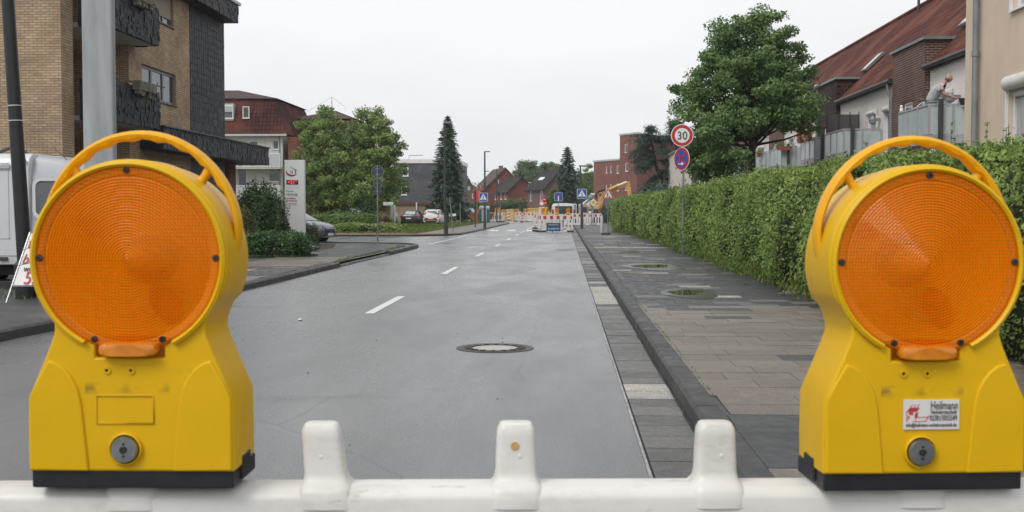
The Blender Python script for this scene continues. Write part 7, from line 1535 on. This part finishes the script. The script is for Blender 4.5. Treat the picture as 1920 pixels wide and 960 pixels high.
# ---- white box van/motorhome at left
def motorhome():
    Yf = 18.0; t = T('white_van', 'large white camper van parked behind the black lamp post', 'van', (-9.2, 19.1, 0)); xr = -6.6; x0 = -13.5; zt_ = at(40, 287, Yf).z; xc = XL(55, Yf)
    prof = []
    for (z, dy) in ((.42, .02), (.6, 0), (zt_ - .25, .0), (zt_ - .08, .05), (zt_, .16)): prof.append((dy, z))
    m = MB(); pts = [(Yf + dy, z) for dy, z in prof] + [(Yf + 2.1 - dy, z) for dy, z in reversed(prof)]
    m.prism([(x0, a, b) for a, b in pts], (xc - x0, 0, 0)); bd = m.build('living_body', 'van_white', t, bevel=.02)
    m = MB(); S = []
    for x, zt2 in ((xc - .02, zt_ - .02), (XL(110, Yf), zt_ - .10), (XL(150, Yf), zt_ - .22), (XL(215, Yf), 1.30), (XL(290, Yf), 1.12), (XL(315, Yf), .8)):
        pr = [(.02, .35), (0, .9), (.04, max(zt2 - .35, .95)), (.16, zt2 - .05), (.3, zt2)]; q = [(Yf + .04 + a, b) for a, b in pr] + [(Yf + 2.0 - a, b) for a, b in reversed(pr)]; S.append([(x, a, b) for a, b in q] + [(x, q[0][0], q[0][1])])
    loft(m, S); m.build('cab', 'van_grey', t, smooth=True)
    a, b = XL(66, Yf), XL(120, Yf); m = MB(); P = rrect((a + b) / 2, at(80, 372, Yf).z, b - a, .50, .09); m.prism([(p[0], Yf + .02, p[2]) for p in P], (0, .06, 0)); w = m.build('cab_window', 'glass', t)
    m = MB(); P = rrect((a + b) / 2 + .02, at(80, 372, Yf).z, b - a + .14, .66, .13); Q = rrect((a + b) / 2 + .02, at(80, 372, Yf).z, b - a + .04, .56, .1)
    for i in range(len(P)):
        j = (i + 1) % len(P); m.prism([(P[i][0], Yf + .015, P[i][2]), (P[j][0], Yf + .015, P[j][2]), (Q[j][0], Yf + .015, Q[j][2]), (Q[i][0], Yf + .015, Q[i][2])], (0, .05, 0))
    m.build('window_surround', 'van_white', w)
    # body seams: door, hatch, skirt
    m = MB(); g = lambda p, q, r, s: m.box(XL(p, Yf), XL(r, Yf), Yf - .006, Yf - .001, at(p, s, Yf).z, at(p, q, Yf).z)
    g(-60, 306, 18, 308); g(16, 306, 17.2, 448); g(-60, 446, 18, 448); g(28, 430, 54, 431.5); g(-60, 478, 54, 479.3); m.build('seam', 'balcony_panel', bd)
    MB().box(XL(-3, Yf), XL(13, Yf), Yf - .012, Yf - .001, at(5, 489, Yf).z, at(5, 482, Yf).z).build('vent', 'dark_metal', bd); MB().box(XL(-60, Yf), XL(20, Yf), Yf - .03, Yf - .001, at(5, 316, Yf).z, at(5, 309, Yf).z).build('awning_rail', 'balcony_panel', bd)
    MB().disc((XL(46, Yf), Yf - .03, at(46, 301, Yf).z), .045, 0, .03, 12).build('marker_light', 'grey_post', bd)
    m = MB(); m.tube([(XL(-40, Yf), Yf + .5, zt_), (XL(-5, Yf), Yf + .5, zt_ + .12), (XL(14, Yf), Yf + .5, zt_ + .1), (XL(26, Yf), Yf + .5, zt_ + .0)], .03, 6); m.build('roof_rail', 'dark_metal', t)
    MB().tube([(XL(112, Yf), Yf + .3, zt_ - .1), (XL(85, Yf), Yf + .3, zt_ + .12)], .006, 5).build('aerial', 'dark_metal', t)
    MB().box(x0 + .3, xc, Yf + .2, Yf + 1.9, .25, .42).build('underbody', 'tyre', t)
    for px in (-120, 240):
        for dy in (.18, 1.75):
            x = XL(px, Yf); w = MB(); w.lathe([(.18, -.1), (.33, -.1), (.34, 0), (.33, .1), (.18, .1)], (x, Yf + dy, .34), 'y', 24); w = w.build('wheel', 'tyre', t); MB().lathe([(0, -.06), (.17, -.09), (.19, -.02)], (x, Yf + dy, .34), 'y', 14).build('rim', 'steel', w)
motorhome()
m = MB(); m.box(-16, -7.6, 17.3, 17.45, .05, .2); tag(m.build('kerb_edging', 'kerb_stone'), 'low stone edging under the camper van', 'edging')
# ================================================================ PERSON AND BIRD ON THE NEAREST BALCONY
def skin_mesh(name, verts, edges, radii, mt, parent, root=0, sub=1):
    me = bpy.data.meshes.new(name); me.from_pydata(verts, edges, []); o = bpy.data.objects.new(name, me); col.objects.link(o)
    md = o.modifiers.new('s', 'SKIN'); md.use_smooth_shade = True; sv = me.skin_vertices[0].data
    for i, r in enumerate(radii): sv[i].radius = r if isinstance(r, tuple) else (r, r); sv[i].use_root = (i == root)
    o.modifiers.new('u', 'SUBSURF').levels = sub; o.modifiers['u'].render_levels = sub
    dg = bpy.context.evaluated_depsgraph_get(); me2 = bpy.data.meshes.new_from_object(o.evaluated_get(dg)); bpy.data.objects.remove(o)
    me2.materials.clear(); me2.materials.append(MATS[mt]); r = bpy.data.objects.new(name, me2); col.objects.link(r)
    if parent: setpar(r, parent)
    return r
def man():
    bx, by, bz = 9.88, 31.55, 3.26; t = T('person', 'bald man in a grey t-shirt bending forward behind the nearest balcony rail', 'person', (bx, by, bz)); V = lambda x, y, z: (bx + x, by + y, bz + z)
    vs_ = [V(.02, .05, .92), V(.05, .02, 1.06), V(.14, -.04, 1.24), V(.24, -.08, 1.38), V(.31, -.10, 1.45), V(.37, -.12, 1.50), V(.40, -.13, 1.58),
           V(.20, -.24, 1.36), V(.26, -.32, 1.12), V(.48, -.26, 1.06), V(.27, .10, 1.37), V(.38, .06, 1.14), V(.52, -.12, 1.08),
           V(.0, -.06, .88), V(.03, -.10, .48), V(-.03, -.08, .06), V(.0, .14, .88), V(-.02, .16, .48), V(-.08, .16, .06), V(.06, -.16, .03), V(.02, .12, .03)]
    ed = [(0, 1), (1, 2), (2, 3), (3, 4), (4, 5), (5, 6), (3, 7), (7, 8), (8, 9), (3, 10), (10, 11), (11, 12), (0, 13), (13, 14), (14, 15), (0, 16), (16, 17), (17, 18), (15, 19), (18, 20)]
    ra = [(.15, .12), (.15, .12), (.16, .125), (.14, .11), .06, .062, .07, .058, .044, .028, .058, .044, .028, .085, .058, .04, .085, .058, .04, .035, .035]
    body = skin_mesh('body', vs_, ed, ra, 'skin', t, 0, 2)
    m = MB(); m.ball(V(.43, -.14, 1.575), .096, 16, 12, (.92, .84, 1.2)); hd = m.build('head', 'skin', t, smooth=True)
    m = MB(); m.ball(V(.515, -.16, 1.555), .017, 8, 6, (1.2, .8, 1.3)); m.ball(V(.43, -.225, 1.565), .022, 8, 6, (.6, .4, 1.1)); m.ball(V(.43, -.06, 1.565), .022, 8, 6, (.6, .4, 1.1)); m.build('nose_and_ears', 'skin', hd, smooth=True)
    m = MB(); m.ball(V(.505, -.185, 1.585), .009, 6, 5); m.ball(V(.505, -.125, 1.585), .009, 6, 5); m.box(bx + .50, bx + .512, by - .18, by - .13, bz + 1.515, bz + 1.522); m.build('face_details', 'ink_dark', hd)
    m = MB(); m.ball(V(.395, -.14, 1.545), .088, 14, 8, (.85, .98, .7)); m.build('hair_fringe', 'pigeon_grey', hd, smooth=True)
    sh = skin_mesh('t_shirt', [vs_[0], vs_[1], vs_[2], vs_[3], vs_[7], V(.235, -.29, 1.23), vs_[10], V(.33, .08, 1.25)], [(0, 1), (1, 2), (2, 3), (3, 4), (4, 5), (3, 6), (6, 7)], [(.195, .165), (.19, .16), (.20, .165), (.185, .155), .115, .088, .115, .088], 'shirt', t, 0, 2)
    skin_mesh('trousers', [vs_[0], vs_[13], vs_[14], V(-.03, -.08, .14), vs_[16], vs_[17], V(-.08, .16, .14)], [(0, 1), (1, 2), (2, 3), (0, 4), (4, 5), (5, 6)], [(.165, .135), .10, .075, .065, .10, .075, .065], 'trousers', t, 0, 2)
    for (w, e) in ((9, 8), (12, 11)):
        w0 = Vector(vs_[w]); d = (w0 - Vector(vs_[e])).normalized(); s = d.cross(Vector((0, 0, 1))).normalized()
        P = [w0, w0 + d * .05, w0 + d * .09]; E = [(0, 1), (1, 2)]; Rr = [.026, .034, .032]
        for k in range(4):
            b = P[2] + s * (.024 * (k - 1.5)); i = len(P); P += [b, b + d * .035 - Vector((0, 0, .01)), b + d * (.05 + .006 * (k in (1, 2))) - Vector((0, 0, .035))]; E += [(2, i), (i, i + 1), (i + 1, i + 2)]; Rr += [.009, .009, .007]
        i = len(P); P += [P[1] + s * .035, P[1] + s * .05 + d * .03 - Vector((0, 0, .02))]; E += [(1, i), (i, i + 1)]; Rr += [.011, .009]
        skin_mesh('hand', [tuple(p) for p in P], E, Rr, 'skin', t, 0, 1)
man()
def pigeon():
    Yp = 30.97; p = at(1729, 193, Yp); t = T('pigeon', 'grey pigeon perched on the corner of the nearest balcony rail', 'bird', (p.x, Yp, 4.12)); x, y, z = p.x, Yp, 4.12
    skin_mesh('body', [(x, y, z + .13), (x - .06, y, z + .16), (x - .09, y, z + .205), (x - .115, y, z + .23), (x + .09, y, z + .11), (x + .19, y, z + .10)], [(0, 1), (1, 2), (2, 3), (0, 4), (4, 5)], [(.055, .06), .045, .028, .028, .035, (.012, .03)], 'pigeon_grey', t, 0, 2)
    m = MB(); m.tube([(x - .135, y, z + .228), (x - .165, y, z + .218)], [.008, .002], 6); m.build('beak', 'ink_dark', t); m = MB()
    for s in (-.02, .02): m.tube([(x, y + s, z + .09), (x - .005, y + s, z + .003)], .005, 5); m.tube([(x + .02, y + s, z + .004), (x - .035, y + s, z + .004)], .004, 5)
    m.build('leg', 'planter_terracotta', t)
pigeon(); o = [q for q in bpy.data.objects if q.name.startswith('pigeon')][0]; o.scale = (.7, .7, .7)
t = T('balcony_ornament', 'small white ornament on the left end of the nearest balcony rail', 'ornament', (9.67, 33.5, 4.12)); m = MB(); m.lathe([(0, 0), (.05, .0), (.06, .04), (.045, .09), (.03, .11), (.045, .14), (.035, .18), (0, .2)], (9.67, 33.5, 4.12), 'z', 12); m.build('figure', 'sign_white', t, smooth=True); MB().ball((9.67, 33.5, 4.34), .022, 8, 6).build('tip', 'ink_dark', t)
t = T('red_basket', 'small red basket showing above the nearest balcony rail', 'basket', (9.95, 32.8, 3.9)); m = MB(); m.box(9.85, 10.15, 32.5, 32.9, 3.95, 4.2); m.build('body', 'flower_red', t, bevel=.04); m = MB(); m.tube([(9.87, 32.7, 4.2), (10.0, 32.7, 4.3), (10.13, 32.7, 4.2)], .012, 6); m.build('handle', 'sign_white', t)
# ================================================================ haze
hz = bpy.data.materials.new('haze'); hz.use_nodes = True; hn = hz.node_tree.nodes; hn.clear()
ho = hn.new('ShaderNodeOutputMaterial'); hv = hn.new('ShaderNodeVolumePrincipled'); hv.inputs['Color'].default_value = (.93, .95, .98, 1); hv.inputs['Density'].default_value = .0003; hv.inputs['Anisotropy'].default_value = .2
hz.node_tree.links.new(hv.outputs[0], ho.inputs['Volume']); MATS['haze'] = hz
o = MB().box(-2600, 2600, -90, 2700, -1.6, 26).build('haze', 'haze', None, uv=False); o['kind'] = 'stuff'
sc.cycles.volume_bounces = 1
